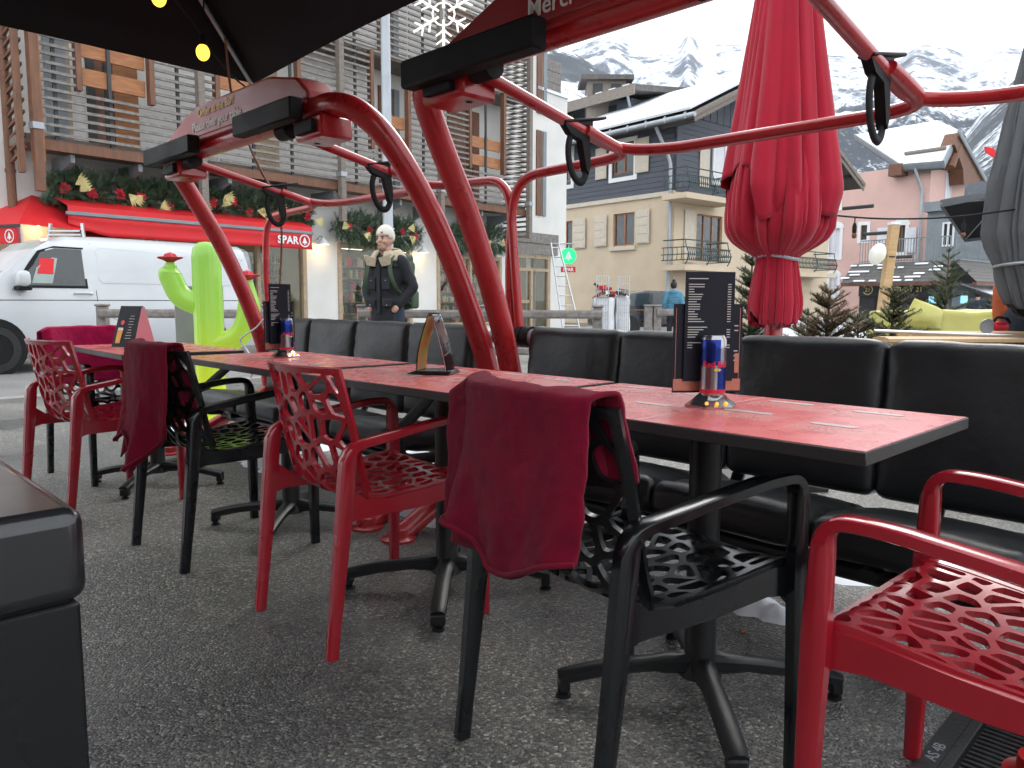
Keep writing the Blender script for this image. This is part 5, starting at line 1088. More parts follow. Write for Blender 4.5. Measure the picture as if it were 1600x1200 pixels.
big_parasol('black square parasol overhead at the upper left, hung with warm bulbs', PCOR)
# bulbs on a cord along the parasol's hip
bl = thing('bulb_string', 'cord with warm lit bulbs hanging under the black parasol', 'lights', (PCOR.x, PCOR.y, 2.2)); BL = parted(bl)
hip = lambda f: V((PCOR.x, PCOR.y, 2.33)).lerp(V((PCOR.x, PCOR.y, 0)) + (-D_ - N_) * 2.02 + V((0, 0, 3.2)), f)
BL(MB().tube(spline([hip(.02) + V((0, 0, -.05)), hip(.12) + V((-.05, 0, -.08)), hip(.25) + V((-.08, 0, -.06)), hip(.5) + V((-.1, 0, -.1)), hip(.8)], 6), .006, 6), 'cord', 'black_rubber')
for (u, v, Y) in ((317, 82, 4.15), (248, -4, 3.75)):
    p = at_y(u, v, Y); BL(MB().ball(p, (.034, .034, .042), 14, 9), 'bulb', 'bulb_glow') if 'bulb_glow' in K else None
    K.setdefault('bulb_glow', mat('bulb_glow', (1, .75, .25), .4, emit=(1, .50, .04), es=1.5, vary=0))
    if v == 82: BL(MB().ball(p, (.034, .034, .042), 14, 9), 'bulb', 'bulb_glow')
    BL(MB().lathe([(.016, .03), (.018, .08), (.010, .09)], 10, Matrix.Translation(p)), 'socket', 'black_rubber'); BL(MB().tube([p + V((0, 0, .09)), p + V((.02, 0, .3))], .005, 6), 'socket_cord', 'black_rubber')
# power cord hanging down past the housing
c0 = at_y(375, 120, 4.5); pts = [at_y(u, v, y) for u, v, y in ((352, 60, 4.3), (362, 148, 4.55), (380, 200, 4.9), (395, 240, 5.0), (412, 275, 5.1), (432, 310, 5.2), (440, 360, 5.3), (438, 430, 5.35), (434, 470, 5.4))]
MB().tube(spline(pts, 6), .0075, 6).build('power_cord', K['brown_wood'], label='thin brown cord hanging from the black parasol past the lettered housing', cat='cord')
MB().tube(spline([at_z(430, 500, .9), at_z(415, 497, .9), at_y(400, 512, 5.3), at_y(376, 530, 5.4), at_y(385, 545, 5.4), at_y(396, 565, 5.3), at_y(392, 590, 5.3)], 5), .006, 6).build('white_cable', K['white_paint'], label='thin white cable looping off the left end of the far bench', cat='cable')

def closed_parasol(label, c, prof, m, tie_z, seed, nf=9, polem='red_steel', amp=.16, drape=None):
    root = thing('closed_parasol', label, 'parasol', (c.x, c.y, 0)); r = random.Random(seed); ph = r.uniform(0, 6)
    zs = [p[1] for p in prof]; top, bot = max(zs), min(zs)
    def rad(z):
        q = sorted(prof, key=lambda p: p[1])
        for (r0, z0), (r1, z1) in zip(q, q[1:]):
            if z0 <= z <= z1: f = (z - z0) / (z1 - z0); return r0 + (r1 - r0) * f
        return q[-1][0]
    def fn(u, v):
        a = 2 * pi * u; uw = u + .035 * sin(a * 2 + ph) + .022 * sin(a * 3 + ph * 2); hem = bot + .10 * max(0, sin(a * 2.0 + ph)) + .06 * noise.noise(V((cos(a) * 2, sin(a) * 2, seed)))
        z = top + (hem - top) * v; R_ = rad(z); k = min(1, abs(z - tie_z) / .12)
        n1 = noise.noise(V((cos(a) * nf * .33, sin(a) * nf * .33, z * .35 + seed))); n2 = noise.noise(V((cos(a) * nf * .8, sin(a) * nf * .8, z * .7 + seed * 2)))
        f = 1 - amp * max(0, 1 - abs(n1) * 5) ** 1.5 * (.5 + .5 * k) - amp * .45 * max(0, 1 - abs(n2) * 6) ** 1.4 + (.16 * n1 + .05 * n2) * (.4 + .6 * k)
        a2 = a + .12 * noise.noise(V((cos(a), sin(a), z * 1.2 + seed))) * k
        return V((R_ * f * cos(a2), R_ * f * sin(a2), z))
    cl = MB().grid(fn, 200, 80).build('canopy', K[m], root, smooth=50, weld=True)
    cl.modifiers.new('thick', 'SOLIDIFY').thickness = .004
    # outer layer: hangs straight and ends in an uneven hem above the tie
    if drape:
        hr, hz_, tr_, tz = drape
        def ff(u, v):
            a = 2 * pi * u; lf = max(0, min(1, (-cos(a) - .62) / .12)); hem = hz_ + .07 * max(-1, min(1, 1.6 * noise.noise(V((cos(a) * 1.5, sin(a) * 1.5, seed + 11))))) + .24 * lf
            z = tz + (hem - tz) * v; f_ = (tz - z) / (tz - hz_); R_ = min(tr_ + (hr - tr_) * f_, hr * .95) * (1 - .14 * max(0, 1.62 - z) / .2 * (1 - lf))
            n1 = noise.noise(V((cos(a) * nf * .27, sin(a) * nf * .27, z * .3 + seed + 5))); n2 = noise.noise(V((cos(a) * nf * .7, sin(a) * nf * .7, z * .5 + seed)))
            R_ *= 1 - amp * .9 * max(0, 1 - abs(n1) * 4) ** 1.4 + .20 * n1 * f_ + .03 * n2 - .10 * max(0, f_ - .82)
            return V((R_ * cos(a), R_ * sin(a), z))
        MB().grid(ff, 200, 60).build('outer_drape', K[m], root, smooth=50, weld=True).modifiers.new('thick', 'SOLIDIFY').thickness = .004
    MB().lathe([(.024, .03), (.024, top + .1)], 12).build('pole', K['white_paint'], root); MB().lathe([(.05, .03), (.05, bot + .05), (.045, bot + .06)], 14).build('pole_sleeve', K[polem], root)
    MB().tube([V((rad(tie_z) * 1.04 * cos(x), rad(tie_z) * 1.04 * sin(x), tie_z + .012 * sin(x * 2))) for x in [2 * pi * k / 24 for k in range(25)]], .011, 8, caps=False).build('tie_band', K['galv'], root)
    MB().box((0, 0, .02), (.5, .5, .04), b=.005).build('base_plate', K['black_metal'], root)
    return root
K['parasol_red'] = mat('parasol_red', (.36, .010, .028), .85, vary=.10, scale=3, bump=.1, bscale=350, sheen=.2, spec=.2)
K['parasol_grey'] = mat('parasol_grey', (.105, .11, .115), .85, vary=.10, scale=3, bump=.1, bscale=350, spec=.2)
c = at_y(1213, 400, 4.3)
closed_parasol('closed red parasol tied with a grey band behind the near bench', c, [(.05, 3.5), (.10, 2.75), (.15, 2.35), (.20, 2.0), (.25, 1.75), (.272, 1.6), (.28, 1.50), (.275, 1.42), (.245, 1.36), (.185, 1.31), (.108, 1.27), (.106, 1.25), (.118, 1.16), (.138, 1.02), (.13, .88)], 'parasol_red', 1.262, 4, 9, amp=.13, drape=(.33, 1.46, .07, 3.3))
c = at_y(1668, 300, 5.4)
closed_parasol('closed grey parasol at the right edge of the photo', c, [(.16, 3.7), (.26, 3.0), (.38, 2.3), (.44, 1.85), (.45, 1.5), (.40, 1.3), (.34, 1.1), (.26, .90)], 'parasol_grey', 1.28, 7, polem='galv', amp=.13)
# open red parasol farther off, seen from below
rp_ = thing('open_parasol', 'open red parasol with a dark underside beyond the grey closed parasol', 'parasol', at_y(1540, 470, 10.5)); RP = parted(rp_)
q = [at_y(1470, 318, 9.6), at_y(1508, 374, 12.8), at_y(1650, 356, 13.5), at_y(1610, 292, 10.2)]; ctr = sum(q, V((0, 0, 0))) / 4; apx_ = ctr + V((0, 0, .32))
RP(MB().add(q + [apx_ - V((0, 0, .03))], [(0, 4, 1), (1, 4, 2), (2, 4, 3), (3, 4, 0)]), 'underside', 'canopy', smooth=0)
RP(MB().add([p + V((0, 0, .012)) for p in q] + [apx_ + V((0, 0, .05))], [(0, 1, 4), (1, 2, 4), (2, 3, 4), (3, 0, 4)]), 'canopy', 'spar_red', smooth=0)
for k in range(4): RP(MB().sweep([q[k] + V((0, 0, .0)), q[(k + 1) % 4] + V((0, 0, .0))], (0, 0, 1), .09, .012), 'valance', 'parasol_grey', smooth=0); RP(MB().tube([q[k], apx_ - V((0, 0, .05))], .012, 6), 'rib', 'galv')
RP(MB().tube([V((ctr.x, ctr.y, 0)), apx_], .03, 10), 'pole', 'galv')
# small red stand tent at the far left with the shop's emblem
tn = thing('stand_tent', 'red stand tent with a white emblem at the left edge behind the van', 'tent', at_y(-60, 400, 13.6)); TN = parted(tn)
W_ = Wall(at_y(30, 360, 13.2)[:2], (-.93, .36), -1); z0, z1 = W_.px(20, 381)[1], W_.px(20, 355)[1]
TN(wbox(W_, 0, 3, -.02, 0, z0, z1), 'valance', 'spar_red', smooth=0); TN(wbox(W_, 0, 3, -.03, .02, z1, z1 + .05), 'edge_bar', 'dark_grey', smooth=0)
TN(MB().add([W_.pt(0, 0, z1 + .05), W_.pt(3, 0, z1 + .05), W_.pt(3, -3, z1 + .05), W_.pt(0, -3, z1 + .05), W_.pt(1.5, -1.5, z1 + .95)], [(0, 4, 1), (1, 4, 2), (2, 4, 3), (3, 4, 0)]), 'roof', 'spar_red', smooth=0)
for t_, o_ in ((0.03, -.03), (2.97, -.03), (.03, -2.97), (2.97, -2.97)): TN(wbox(W_, t_ - .03, t_ + .03, o_ - .03, o_ + .03, 0, z1), 'leg', 'aluminium', smooth=0)
logo(None, W_.pt(W_.t(14, 368, .01), .006, (z0 + z1) / 2 - .005), .115, 'white_paint', 'white_paint', -W_.T, TN)

# ------------------------------------------------------------------ van
VN = Wall((-6.95, 10.3), ST); K['van_white'] = mat('van_white', (.52, .54, .56), .25, vary=.07, scale=1.3, coat=.5, rvary=.05); K['tyre'] = mat('tyre', (.02, .02, .02), .8); K['van_glass'] = mat('van_glass', (.022, .028, .03), .05, vary=.2, scale=2, spec=.8); K['tail_red'] = mat('tail_red', (.55, .01, .01), .2)
K['van_glass_pale'] = mat('van_glass_pale', (.30, .37, .34), .1, vary=.1, scale=3)
van = thing('delivery_van', 'white delivery van parked in front of the shop', 'van', VN.pt(0, 0, 0)); VA = parted(van)
X0, X1, WID = -.92, 3.98, 1.90
SEC = [(.06, .24), (.015, .36), (0, .60), (.0, .95), (.035, 1.10), (.085, 1.45), (.14, 1.72), (.20, 1.84), (.34, 1.93), (.62, 1.97), (.95, 1.98)]
def inset(z):
    for (a, b), (c_, d) in zip(SEC, SEC[1:]):
        if b <= z <= d: return a + (c_ - a) * (z - b) / (d - b)
    return .06
TOPZ = [(X0, .72), (X0 + .05, .88), (X0 + .2, .99), (X0 + .75, 1.12), (X0 + .95, 1.22), (X0 + 1.2, 1.45), (X0 + 1.5, 1.70), (X0 + 1.72, 1.84), (X0 + 1.95, 1.925), (X0 + 2.3, 1.96), (X0 + 2.9, 1.985), (2.6, 1.985), (3.5, 1.965), (3.8, 1.94), (3.9, 1.90)]
def topz(x):
    for (a, b), (c_, d) in zip(TOPZ, TOPZ[1:]):
        if a <= x <= c_: return b + (d - b) * (x - a) / (c_ - a)
    return 1.9
xs = sorted({*[t[0] for t in TOPZ], *[X0 + k * .25 for k in range(20)], 3.94, X1}); vs = []; NS = len(SEC) * 2 - 1
for x in xs:
    tz = topz(min(x, 3.9)); nose = max(0, 1 - (x - X0) / .5) ** 2 * .20; half = []
    for (i_, z) in SEC:
        zz = min(z, tz); ii = i_ if z <= tz else max(i_, inset(tz) + (i_ - inset(tz)) * 1.0); bend = (.16 * max(0, z - 1.0) if x >= X1 - .01 else 0) + (.03 if x < X0 + .01 else 0)
        half.append((x - bend * (1 if x > 0 else -1), ii + nose * (1 - ii), zz))
    row = [(a, b, c_) for a, b, c_ in half] + [(a, WID - b, c_) for a, b, c_ in half[-2::-1]]
    vs += [VN.pt(a, -b, c_) for a, b, c_ in row]
fs = [(i * NS + k, (i + 1) * NS + k, (i + 1) * NS + k + 1, i * NS + k + 1) for i in range(len(xs) - 1) for k in range(NS - 1)]
fs += [tuple(range(NS)), tuple(range((len(xs) - 1) * NS, len(xs) * NS))[::-1]]
body = VA(MB().add(vs, fs), 'body', 'van_white', smooth=35)
def skin(poly, off, n=1):
    """polygon of (x, z) laid on the near side of the van"""
    return MB().add([VN.pt(x, -inset(z) + off, z) for x, z in poly] + [VN.pt(x, -inset(z) - .02, z) for x, z in poly], [tuple(range(len(poly)))] + [(i, (i + 1) % len(poly), len(poly) + (i + 1) % len(poly), len(poly) + i) for i in range(len(poly))])
def vp(u, v): return VN.px(u, v, -.07)
def quads(u0, v0, u1, v1): (a, b), (c_, d) = vp(u0, v0), vp(u1, v1); return a, c_, d, b
wa, wb, wz0, wz1 = quads(30, 385, 133, 447)
win = VA(skin([(wa, wz0), (wb, wz0), (wb, wz1), (wb - .35, wz1 + .005), (wb - .55, wz1 - .06), (wa + .16, wz0 + .28), (wa, wz0 + .1)], .012), 'side_window', 'van_glass', body, smooth=0)
VA(skin([(wa + .12, wz0 + .03), (wa + .38, wz0 + .03), (wa + .48, wz1 - .14), (wa + .42, wz1 - .13), (wa + .2, wz0 + .25)], .014), 'light_through_cab', 'van_glass_pale', win, smooth=0)
VA(skin([(wa + .20, wz0 + .16), (wa + .40, wz0 + .16), (wa + .44, wz0 + .38), (wa + .25, wz0 + .38)], .016), 'red_notice', 'spar_red', win, smooth=0)
VA(skin([(wa - .03, wz0 - .035), (wb + .03, wz0 - .035), (wb + .03, wz1 + .03), (wb - .36, wz1 + .035), (wb - .58, wz1 - .04), (wa + .10, wz0 + .30), (wa - .03, wz0 + .1)], .008), 'window_seal', 'black_rubber', body, smooth=0)
pa, pb, pz0, pz1 = quads(152, 386, 296, 445)
for (a, c_) in ((pa, pb), (pb + .12, min(X1 - .22, pb + 1.15))):
    VA(skin([(a + .04, pz0), (c_ - .04, pz0), (c_, pz0 + .05), (c_, pz1 - .06), (c_ - .06, pz1), (a + .06, pz1), (a, pz1 - .06), (a, pz0 + .05)], .006), 'side_panel', 'van_white', body, smooth=0)
def seam(pts, w_=.008): 
    for p, q in zip(pts, pts[1:]): VA(MB().sweep([VN.pt(p[0], -inset(p[1]) + .001, p[1]), VN.pt(q[0], -inset(q[1]) + .001, q[1])], (VN.T if abs(p[0] - q[0]) < abs(p[1] - q[1]) else (0, 0, 1)), w_, .006), 'seam', 'dark_grey', body, smooth=0)
zc = vp(80, 469)[1]; d0, d1, d2 = wa - .12, wb + .14, pb + .06
seam([(d1, .36), (d1, 1.0), (d1, wz1 + .1)]); seam([(d0, .42), (d0, wz0 - .05)]); seam([(d2, .36), (d2, wz1 + .1)]); seam([(X0 + .35, zc), (X1 - .1, zc)], .012); seam([(X1 - .16, .4), (X1 - .2, 1.7)])
seam([(d1, .88), (d1 + .28, .70), (d1 + .3, .36)], .006)
ha, hz = vp(128, 459); hd = VA(MB().tube(spline([VN.pt(ha - .12, -inset(hz) + .005, hz), VN.pt(ha - .08, -inset(hz) + .035, hz + .01), VN.pt(ha + .08, -inset(hz) + .035, hz + .01), VN.pt(ha + .13, -inset(hz) + .005, hz - .005)], 4), .016, 8), 'door_handle', 'van_white', body)
mx0, mz = vp(30, 440); mi = VA(MB().pillow((.16, .24, .22), .07, 8, VN.M @ Matrix.Translation((mx0 - .02, .13, mz + .04))), 'mirror', 'van_white', body, weld=True); VA(MB().box((mx0 + .0, .06, mz - .09), (.16, .24, .06), VN.M, b=.015), 'mirror_foot', 'black_rubber', mi)
VA(MB().add([VN.pt(x, -y, z) for x, y, z in ((X0 + .93, .22, 1.225), (X0 + .93, WID - .22, 1.225), (X0 + 1.7, WID - .30, 1.855), (X0 + 1.7, .30, 1.855))], [(0, 1, 2, 3)]), 'windscreen', 'van_glass_pale', body, smooth=0)
VA(skin([(X1 - .12, .80), (X1 - .0, .80), (X1 - .03, 1.22), (X1 - .11, 1.22)], .012), 'tail_light', 'tail_red', body, smooth=0)
VA(wbox(VN, X0 - .03, X0 + .3, -WID + .15, -.12, .28, .55, b=.06), 'bumper', 'van_white', body); VA(wbox(VN, X1 - .15, X1 + .07, -WID + .1, -.04, .34, .58, b=.04), 'bumper', 'dark_grey', body)
for x in (0., 3.0):
    VA(MB().lathe([(.405, 0), (.405, .004)], 32, VN.M @ Matrix.Translation((x, .001, .36)) @ Matrix.Rotation(radians(-90), 4, 'X')), 'wheel_arch', 'black_rubber', body)
    for y in (-.20, -WID + .02):
        wM = VN.M @ Matrix.Translation((x, y, .335)) @ Matrix.Rotation(radians(-90), 4, 'X')
        wh = VA(MB().lathe([(.20, .0), (.31, .0), (.335, .03), (.335, .19), (.31, .215), (.225, .22), (.215, .20)], 32, wM), 'tyre', 'tyre')
        b = MB().lathe([(.0, .16), (.05, .185), (.07, .19), (.07, .17)], 16, wM).lathe([(.19, .2), (.215, .205), (.215, .15), (.19, .15), (.19, .2)], 28, wM)
        for k in range(10): a = 2 * pi * k / 10; b.sweep([wM @ V((.05 * cos(a), .05 * sin(a), .182)), wM @ V((.2 * cos(a + .12), .2 * sin(a + .12), .19))], wM.to_3x3() @ V((0, 0, 1)), .02, .034)
        VA(b, 'rim', 'aluminium', wh)
# folding steps on the far side of the van's roof
st = thing('step_ladder', 'aluminium step ladder standing behind the roof of the van', 'ladder', at_y(98, 372, 13.4)); SL = parted(st); b0 = st.location
for (u0, u1) in ((79, 86), (128, 120)):
    p = at_y(u0, 349, 13.4); q_ = at_y(u0 + (u0 - 100) * .12, 372, 13.4); d = (q_ - p).normalized(); SL(MB().sweep([p, p + d * 2.5], (1, 0, 0), .05, .07), 'rail', 'aluminium', smooth=0)
for v in (361, 367, 378): SL(MB().box(at_y(103, v, 13.4), (.52 + (v - 361) * .006, .08, .03)), 'step', 'aluminium', smooth=0)

# ------------------------------------------------------------------ street fence of weathered posts and rails
def fence(label, posts, rails, Y):
    root = thing('street_fence', label, 'fence', at_y(posts[0], 480, Y).xy.to_3d(), 0, 'weathered wooden barriers along the street'); F = parted(root)
    for i, u in enumerate(posts):
        p = at_y(u, 484, Y); F(MB().box((p.x, p.y, .47), (.11, .11, .94), b=.012), 'post', 'grey_wood'); F(MB().box((p.x, p.y, .955), (.13, .13, .03), b=.01), 'post_cap', 'grey_wood')
    for (u0, u1, v) in rails:
        for z in (.86, .42):
            a, b = at_y(u0, v, Y - .085), at_y(u1, v, Y - .085); a.z = b.z = z; F(MB().sweep([a, b], (0, 0, 1), .10, .045), 'rail', 'grey_wood', smooth=0)
K['pale_wood'] = mat('pale_wood', (.33, .31, .28), .8, vary=.2, scale=10)
fence('weathered wooden barrier in front of the white van', [160, 418], [(154, 424, 487)], 8.9)
fence('weathered wooden barrier behind the man with the backpack', [566, 750, 934], [(560, 940, 489)], 9.3)
fence('weathered wooden barrier in front of the dark car', [1013, 1027, 1150], [(1027, 1156, 488)], 11.5)

# ------------------------------------------------------------------ lit cactus
def glow_mat():
    m = mat('cactus_glow', (.16, .33, .04), .3, vary=0); n = m.node_tree.nodes; l = m.node_tree.links.new; p = n['Principled BSDF']
    t = n.new('ShaderNodeTexCoord'); s_ = n.new('ShaderNodeSeparateXYZ'); r = n.new('ShaderNodeValToRGB'); mr = n.new('ShaderNodeMapRange'); mr.inputs['From Max'].default_value = 1.5
    l(t.outputs['Object'], s_.inputs[0]); l(s_.outputs['Z'], mr.inputs['Value']); l(mr.outputs['Result'], r.inputs['Fac']); e = r.color_ramp.elements
    e[0].position = .2; e[0].color = (.95, .95, .0, 1); e[1].position = .95; e[1].color = (.24, .52, .10, 1); k = e.new(.6); k.color = (.40, .68, .08, 1)
    l(r.outputs['Color'], p.inputs['Emission Color']); p.inputs['Emission Strength'].default_value = .20; return m
K['cactus'] = glow_mat()
ca = thing('cactus_lamp', 'tall glowing green cactus lamp with red flowers on its arms', 'lamp', (at_y(326, 500, 6.25).x, 6.25, 0))
MB().lathe([(.05, 0), (.112, .02), (.112, 1.36), (.10, 1.43), (.06, 1.475), (.0, 1.485)], 72, wob=lambda a, z: 1 + .014 * cos(18 * a)).build('column', K['cactus'], ca)
for sg, zb, o_, zt_ in ((-1, .98, .30, 1.28), (1, .66, .335, 1.14)):
    p = fillet([(sg * .08, 0, zb), (sg * o_ * .75, 0, zb + .06), (sg * o_, 0, zb + .24), (sg * o_ * .97, 0, zt_)], .16, 8)
    ar = MB().tube(p, [.088] * (len(p) - 2) + [.084, .05], 20).ball((sg * o_ * .97, 0, zt_), (.05, .05, .045), 14, 8).build('arm', K['cactus'], ca, smooth=60)
    b = MB().lathe([(.02, 0), (.05, .02), (.092, .035), (.095, .045), (.05, .05), (.04, .07), (.0, .085)], 24, Matrix.Translation((sg * o_ * .97, 0, zt_ + .035)), wob=lambda a, z: 1 + .12 * cos(6 * a)); b.build('flower', K['flower_red'], ar)
K['grey_panel'] = mat('grey_panel', (.25, .26, .25), .5)
gp = at_y(312, 500, 6.75); MB().box((0, 0, .57), (.42, .04, 1.14), b=.006).build('display_board', K['grey_panel'], label='plain grey upright board standing behind the glowing cactus', cat='board').location = (gp.x, 6.75, 0)
# ------------------------------------------------------------------ street lamp and snowflake
lp = thing('lamp_post', 'grey steel lamp post rising behind the man in the beanie', 'lamp post', (at_y(606, 340, 12).x, 12, 0))
MB().lathe([(.12, 0), (.12, .05), (.092, .06), (.088, 1.3), (.082, 1.32), (.062, 8)], 18).build('pole', K['galv'], lp)
for z in (2.05, 2.1): MB().lathe([(.10, 0), (.10, .03)], 18, Matrix.Translation((0, 0, z))).build('clamp', K['galv'], lp)
MB().tube([(0, 0, 7.9), (0, -.5, 8.1), (0, -1.4, 8.15)], .04, 10).build('arm', K['galv'], lp); MB().box((0, -1.6, 8.13), (.25, .6, .1), b=.03).build('lantern', K['galv'], lp)
sf = thing('snowflake_light', 'white snowflake street decoration hanging in front of the slats', 'decoration', at_y(693, 22, 11.5)); SF = parted(sf); cc = sf.location
K['flake'] = mat('flake', (.85, .84, .80), .5, emit=(1, .95, .85), es=.25, vary=0)
for k in range(6):
    a = pi / 2 + k * pi / 3; d = V((cos(a), 0, sin(a))); e = V((-sin(a), 0, cos(a))); b = MB().tube([cc + d * .08, cc + d * .50], .018, 8)
    for f, L_ in ((.22, .14), (.34, .13)):
        for s_ in (-1, 1): b.tube([cc + d * f, cc + d * (f + L_ * .6) + e * s_ * L_ * .8], .014, 6)
    SF(b, 'branch', 'flake')
SF(MB().tube([cc + V((.16 * cos(x), 0, .16 * sin(x))) for x in [k * pi / 6 for k in range(13)]], .013, 6, caps=False), 'ring', 'flake'); SF(MB().tube([cc + V((0, .02, -.5)), cc + V((0, .02, 2.5))], .012, 6), 'hanger', 'galv')
# ------------------------------------------------------------------ people
K['skin'] = mat('skin', (.50, .29, .21), .55, vary=.08, scale=12); K['hair'] = mat('hair', (.02, .016, .014), .7); K['navy'] = mat('navy', (.011, .012, .017), .85, vary=.25, scale=7, bump=.3, bscale=20)
K['fleece'] = mat('fleece', (.42, .35, .25), .95, vary=.15, scale=30, bump=.6, bscale=90); K['beanie'] = mat('beanie', (.62, .58, .50), .95, vary=.08, bump=.5, bscale=70)
K['pack'] = mat('pack', (.028, .055, .03), .8, vary=.3, scale=7, bump=.3, bscale=30); K['strap'] = mat('strap', (.045, .075, .04), .8); K['denim'] = mat('denim', (.02, .03, .05), .9, vary=.25, scale=9)
K['down_blue'] = mat('down_blue', (.07, .22, .32), .6, vary=.15, scale=8); K['orange_coat'] = mat('orange_coat', (.50, .11, .035), .8, vary=.2, scale=7); K['black_cloth'] = mat('black_cloth', (.014, .014, .017), .85)
K['lip'] = mat('lip', (.34, .13, .11), .5, vary=0); K['eye'] = mat('eye', (.03, .025, .02), .2, vary=0); K['stubble'] = mat('stubble', (.34, .20, .15), .7, vary=.15, scale=60)
crease = bpy.data.textures.new('crease', 'CLOUDS'); crease.noise_scale = .11; crease.noise_depth = 2
def soft(o, vox, disp=0):
    r = o.modifiers.new('merge', 'REMESH'); r.mode = 'VOXEL'; r.voxel_size = vox; r.use_smooth_shade = True
    s_ = o.modifiers.new('smooth', 'SMOOTH'); s_.iterations = 5; s_.factor = .5
    if disp: d = o.modifiers.new('creases', 'DISPLACE'); d.texture = crease; d.strength = disp; d.mid_level = .5
def limb(b, pts, rs, M=None, n=12): b.tube(pts, rs, n, M); [b.ball((M @ V(p)) if M else p, r * .99, 10, 7) for p, r in zip(pts, rs)]; return b
def person(label, loc, rz, H, jm, tm, bend=0., arms='pocket', face=True, jl=.78, headyaw=0., puff=0., vox=.02):
    """local: the person looks along -y, 1.77 m tall before scaling"""
    k = H / 1.77; root = thing('person', label, 'person', loc, rz); root.scale = (k, k, k)
    U = Matrix.Translation((0, 0, .94)) @ Matrix.Rotation(bend, 4, 'X') @ Matrix.Translation((0, 0, -.94))      # upper body
    HD = U @ Matrix.Translation((0, -.015, 1.645)) @ Matrix.Rotation(-bend * .5, 4, 'X') @ Matrix.Rotation(headyaw, 4, 'Z')
    b = MB()
    def hs(q): # head shape: narrower jaw, flatter face
        f = 1.0
        if q.z < -.1: f *= 1 - .22 * min(1, (-q.z - .1) / .8)
        if q.y < -.6: f *= .97
        return f
    b.ball((0, 0, 0), (.076, .098, .122), 24, 18, HD, f=hs)
    b.ball((0, -.062, -.075), (.042, .036, .042), 12, 9, HD); b.tube([HD @ V((0, -.092, .025)), HD @ V((0, -.108, -.012)), HD @ V((0, -.098, -.026))], [.008, .014, .012], 8)
    b.ball((0, -.086, .038), (.05, .016, .012), 10, 6, HD)
    for s_ in (-1, 1): b.ball((s_ * .078, .012, .0), (.012, .022, .034), 8, 7, HD); b.ball((s_ * .04, -.07, -.02), (.024, .02, .022), 8, 6, HD)
    limb(b, [U @ V((0, .015, 1.44)), U @ V((0, .0, 1.58))], [.062, .058])
    limb(b, [(0, .02, .98), (0, .01, 1.15), (0, .01, 1.36)], [.11, .11, .10], U)
    sh = [V((s_ * .185, .01, 1.42)) for s_ in (-1, 1)]; aj = []
    for i, s_ in enumerate((-1, 1)):
        if arms == 'pocket': e, w_ = V((s_ * .29, .07, 1.15)), V((s_ * .18, -.045, .965))
        elif arms == 'down': e, w_ = V((s_ * .265, .04, 1.13)), V((s_ * .25, -.05, .88))
        else: e, w_ = V((s_ * .26, -.12, 1.18)), V((s_ * .16, -.36, 1.22))
        aj.append((sh[i], e, w_)); limb(b, [U @ sh[i], U @ e, U @ w_], [.05, .043, .030]); d = (w_ - e).normalized(); pc = w_ + d * .06; sx = d.cross(V((0, 0, 1)) if abs(d.z) < .8 else V((0, 1, 0))).normalized()
        limb(b, [U @ w_, U @ (w_ + d * .05), U @ (w_ + d * .07)], [.028, .034, .034])
        d = d if arms != 'pocket' else V((-s_ * .75, .25, -.6)).normalized()
        for f in range(4): q = w_ + d * .06 + sx * (f - 1.5) * .018; L_ = (.06, .07, .066, .05)[f]; limb(b, [U @ q, U @ (q + d * L_ * .55), U @ (q + d * L_ + V((0, -.012, -.006)))], [.0095, .009, .008], n=7)
        q = w_ + d * .03 - sx * .03; limb(b, [U @ q, U @ (q + d * .03 - sx * .016), U @ (q + d * .055 - sx * .016)], [.012, .011, .009], n=7)
    for s_ in (-1, 1): limb(b, [(s_ * .09, .02, .93), (s_ * .10, .0, .50), (s_ * .10, .03, .10), (s_ * .10, -.02, .05)], [.085, .055, .04, .035])
    body = b.build('body', K['skin'], root, smooth=180); soft(body, .0085 if face else .016)
    if face:
        for s_ in (-1, 1):
            MB().ball((s_ * .032, -.089, .016), (.011, .006, .0065), 10, 7, HD).build('eye', K['eye'], body); MB().tube([HD @ V((s_ * .016, -.098, .034)), HD @ V((s_ * .048, -.088, .036))], .0045, 6).build('eyebrow', K['hair'], body)
        MB().tube([HD @ V((-.022, -.094, -.056)), HD @ V((0, -.1005, -.053)), HD @ V((.022, -.094, -.056))], [.003, .006, .003], 8).build('mouth', K['lip'], body)
        MB().ball((0, -.060, -.077), (.0465, .0395, .0425), 14, 10, HD).build('stubble', K['stubble'], body)
    b = MB()
    for s_ in (-1, 1): limb(b, [(s_ * .085, .02, .90), (s_ * .10, .0, .50), (s_ * .10, .03, .12)], [.115, .088, .07])
    b.ball((0, .02, .93), (.175, .135, .12), 16, 10); o = b.build('trousers', K[tm], root, smooth=180); soft(o, vox, .014)
    for s_ in (-1, 1): MB().pillow((.095, .27, .09), .04, 6, c=(s_ * .10, -.035, .045)).build('shoe', K['black_cloth'], root, weld=True)
    b = MB(); rr = [(.178 + puff, .14 + puff, jl), (.185 + puff, .145 + puff, .95), (.178 + puff, .14 + puff, 1.10), (.19 + puff, .148 + puff, 1.27), (.185 + puff, .132 + puff, 1.40), (.13, .105, 1.49)]
    vs = []; n_ = 24
    for (rx, ry, z) in rr:
        for q in range(n_): a = 2 * pi * q / n_; p = V((rx * cos(a), ry * sin(a) + .01, z)); vs.append(U @ p if z > .9 else p.lerp(U @ p, .5 if bend else 0))
    b.add(vs, [(i * n_ + q, i * n_ + (q + 1) % n_, (i + 1) * n_ + (q + 1) % n_, (i + 1) * n_ + q) for i in range(len(rr) - 1) for q in range(n_)] + [tuple(range(n_))[::-1], tuple(range((len(rr) - 1) * n_, len(rr) * n_))])
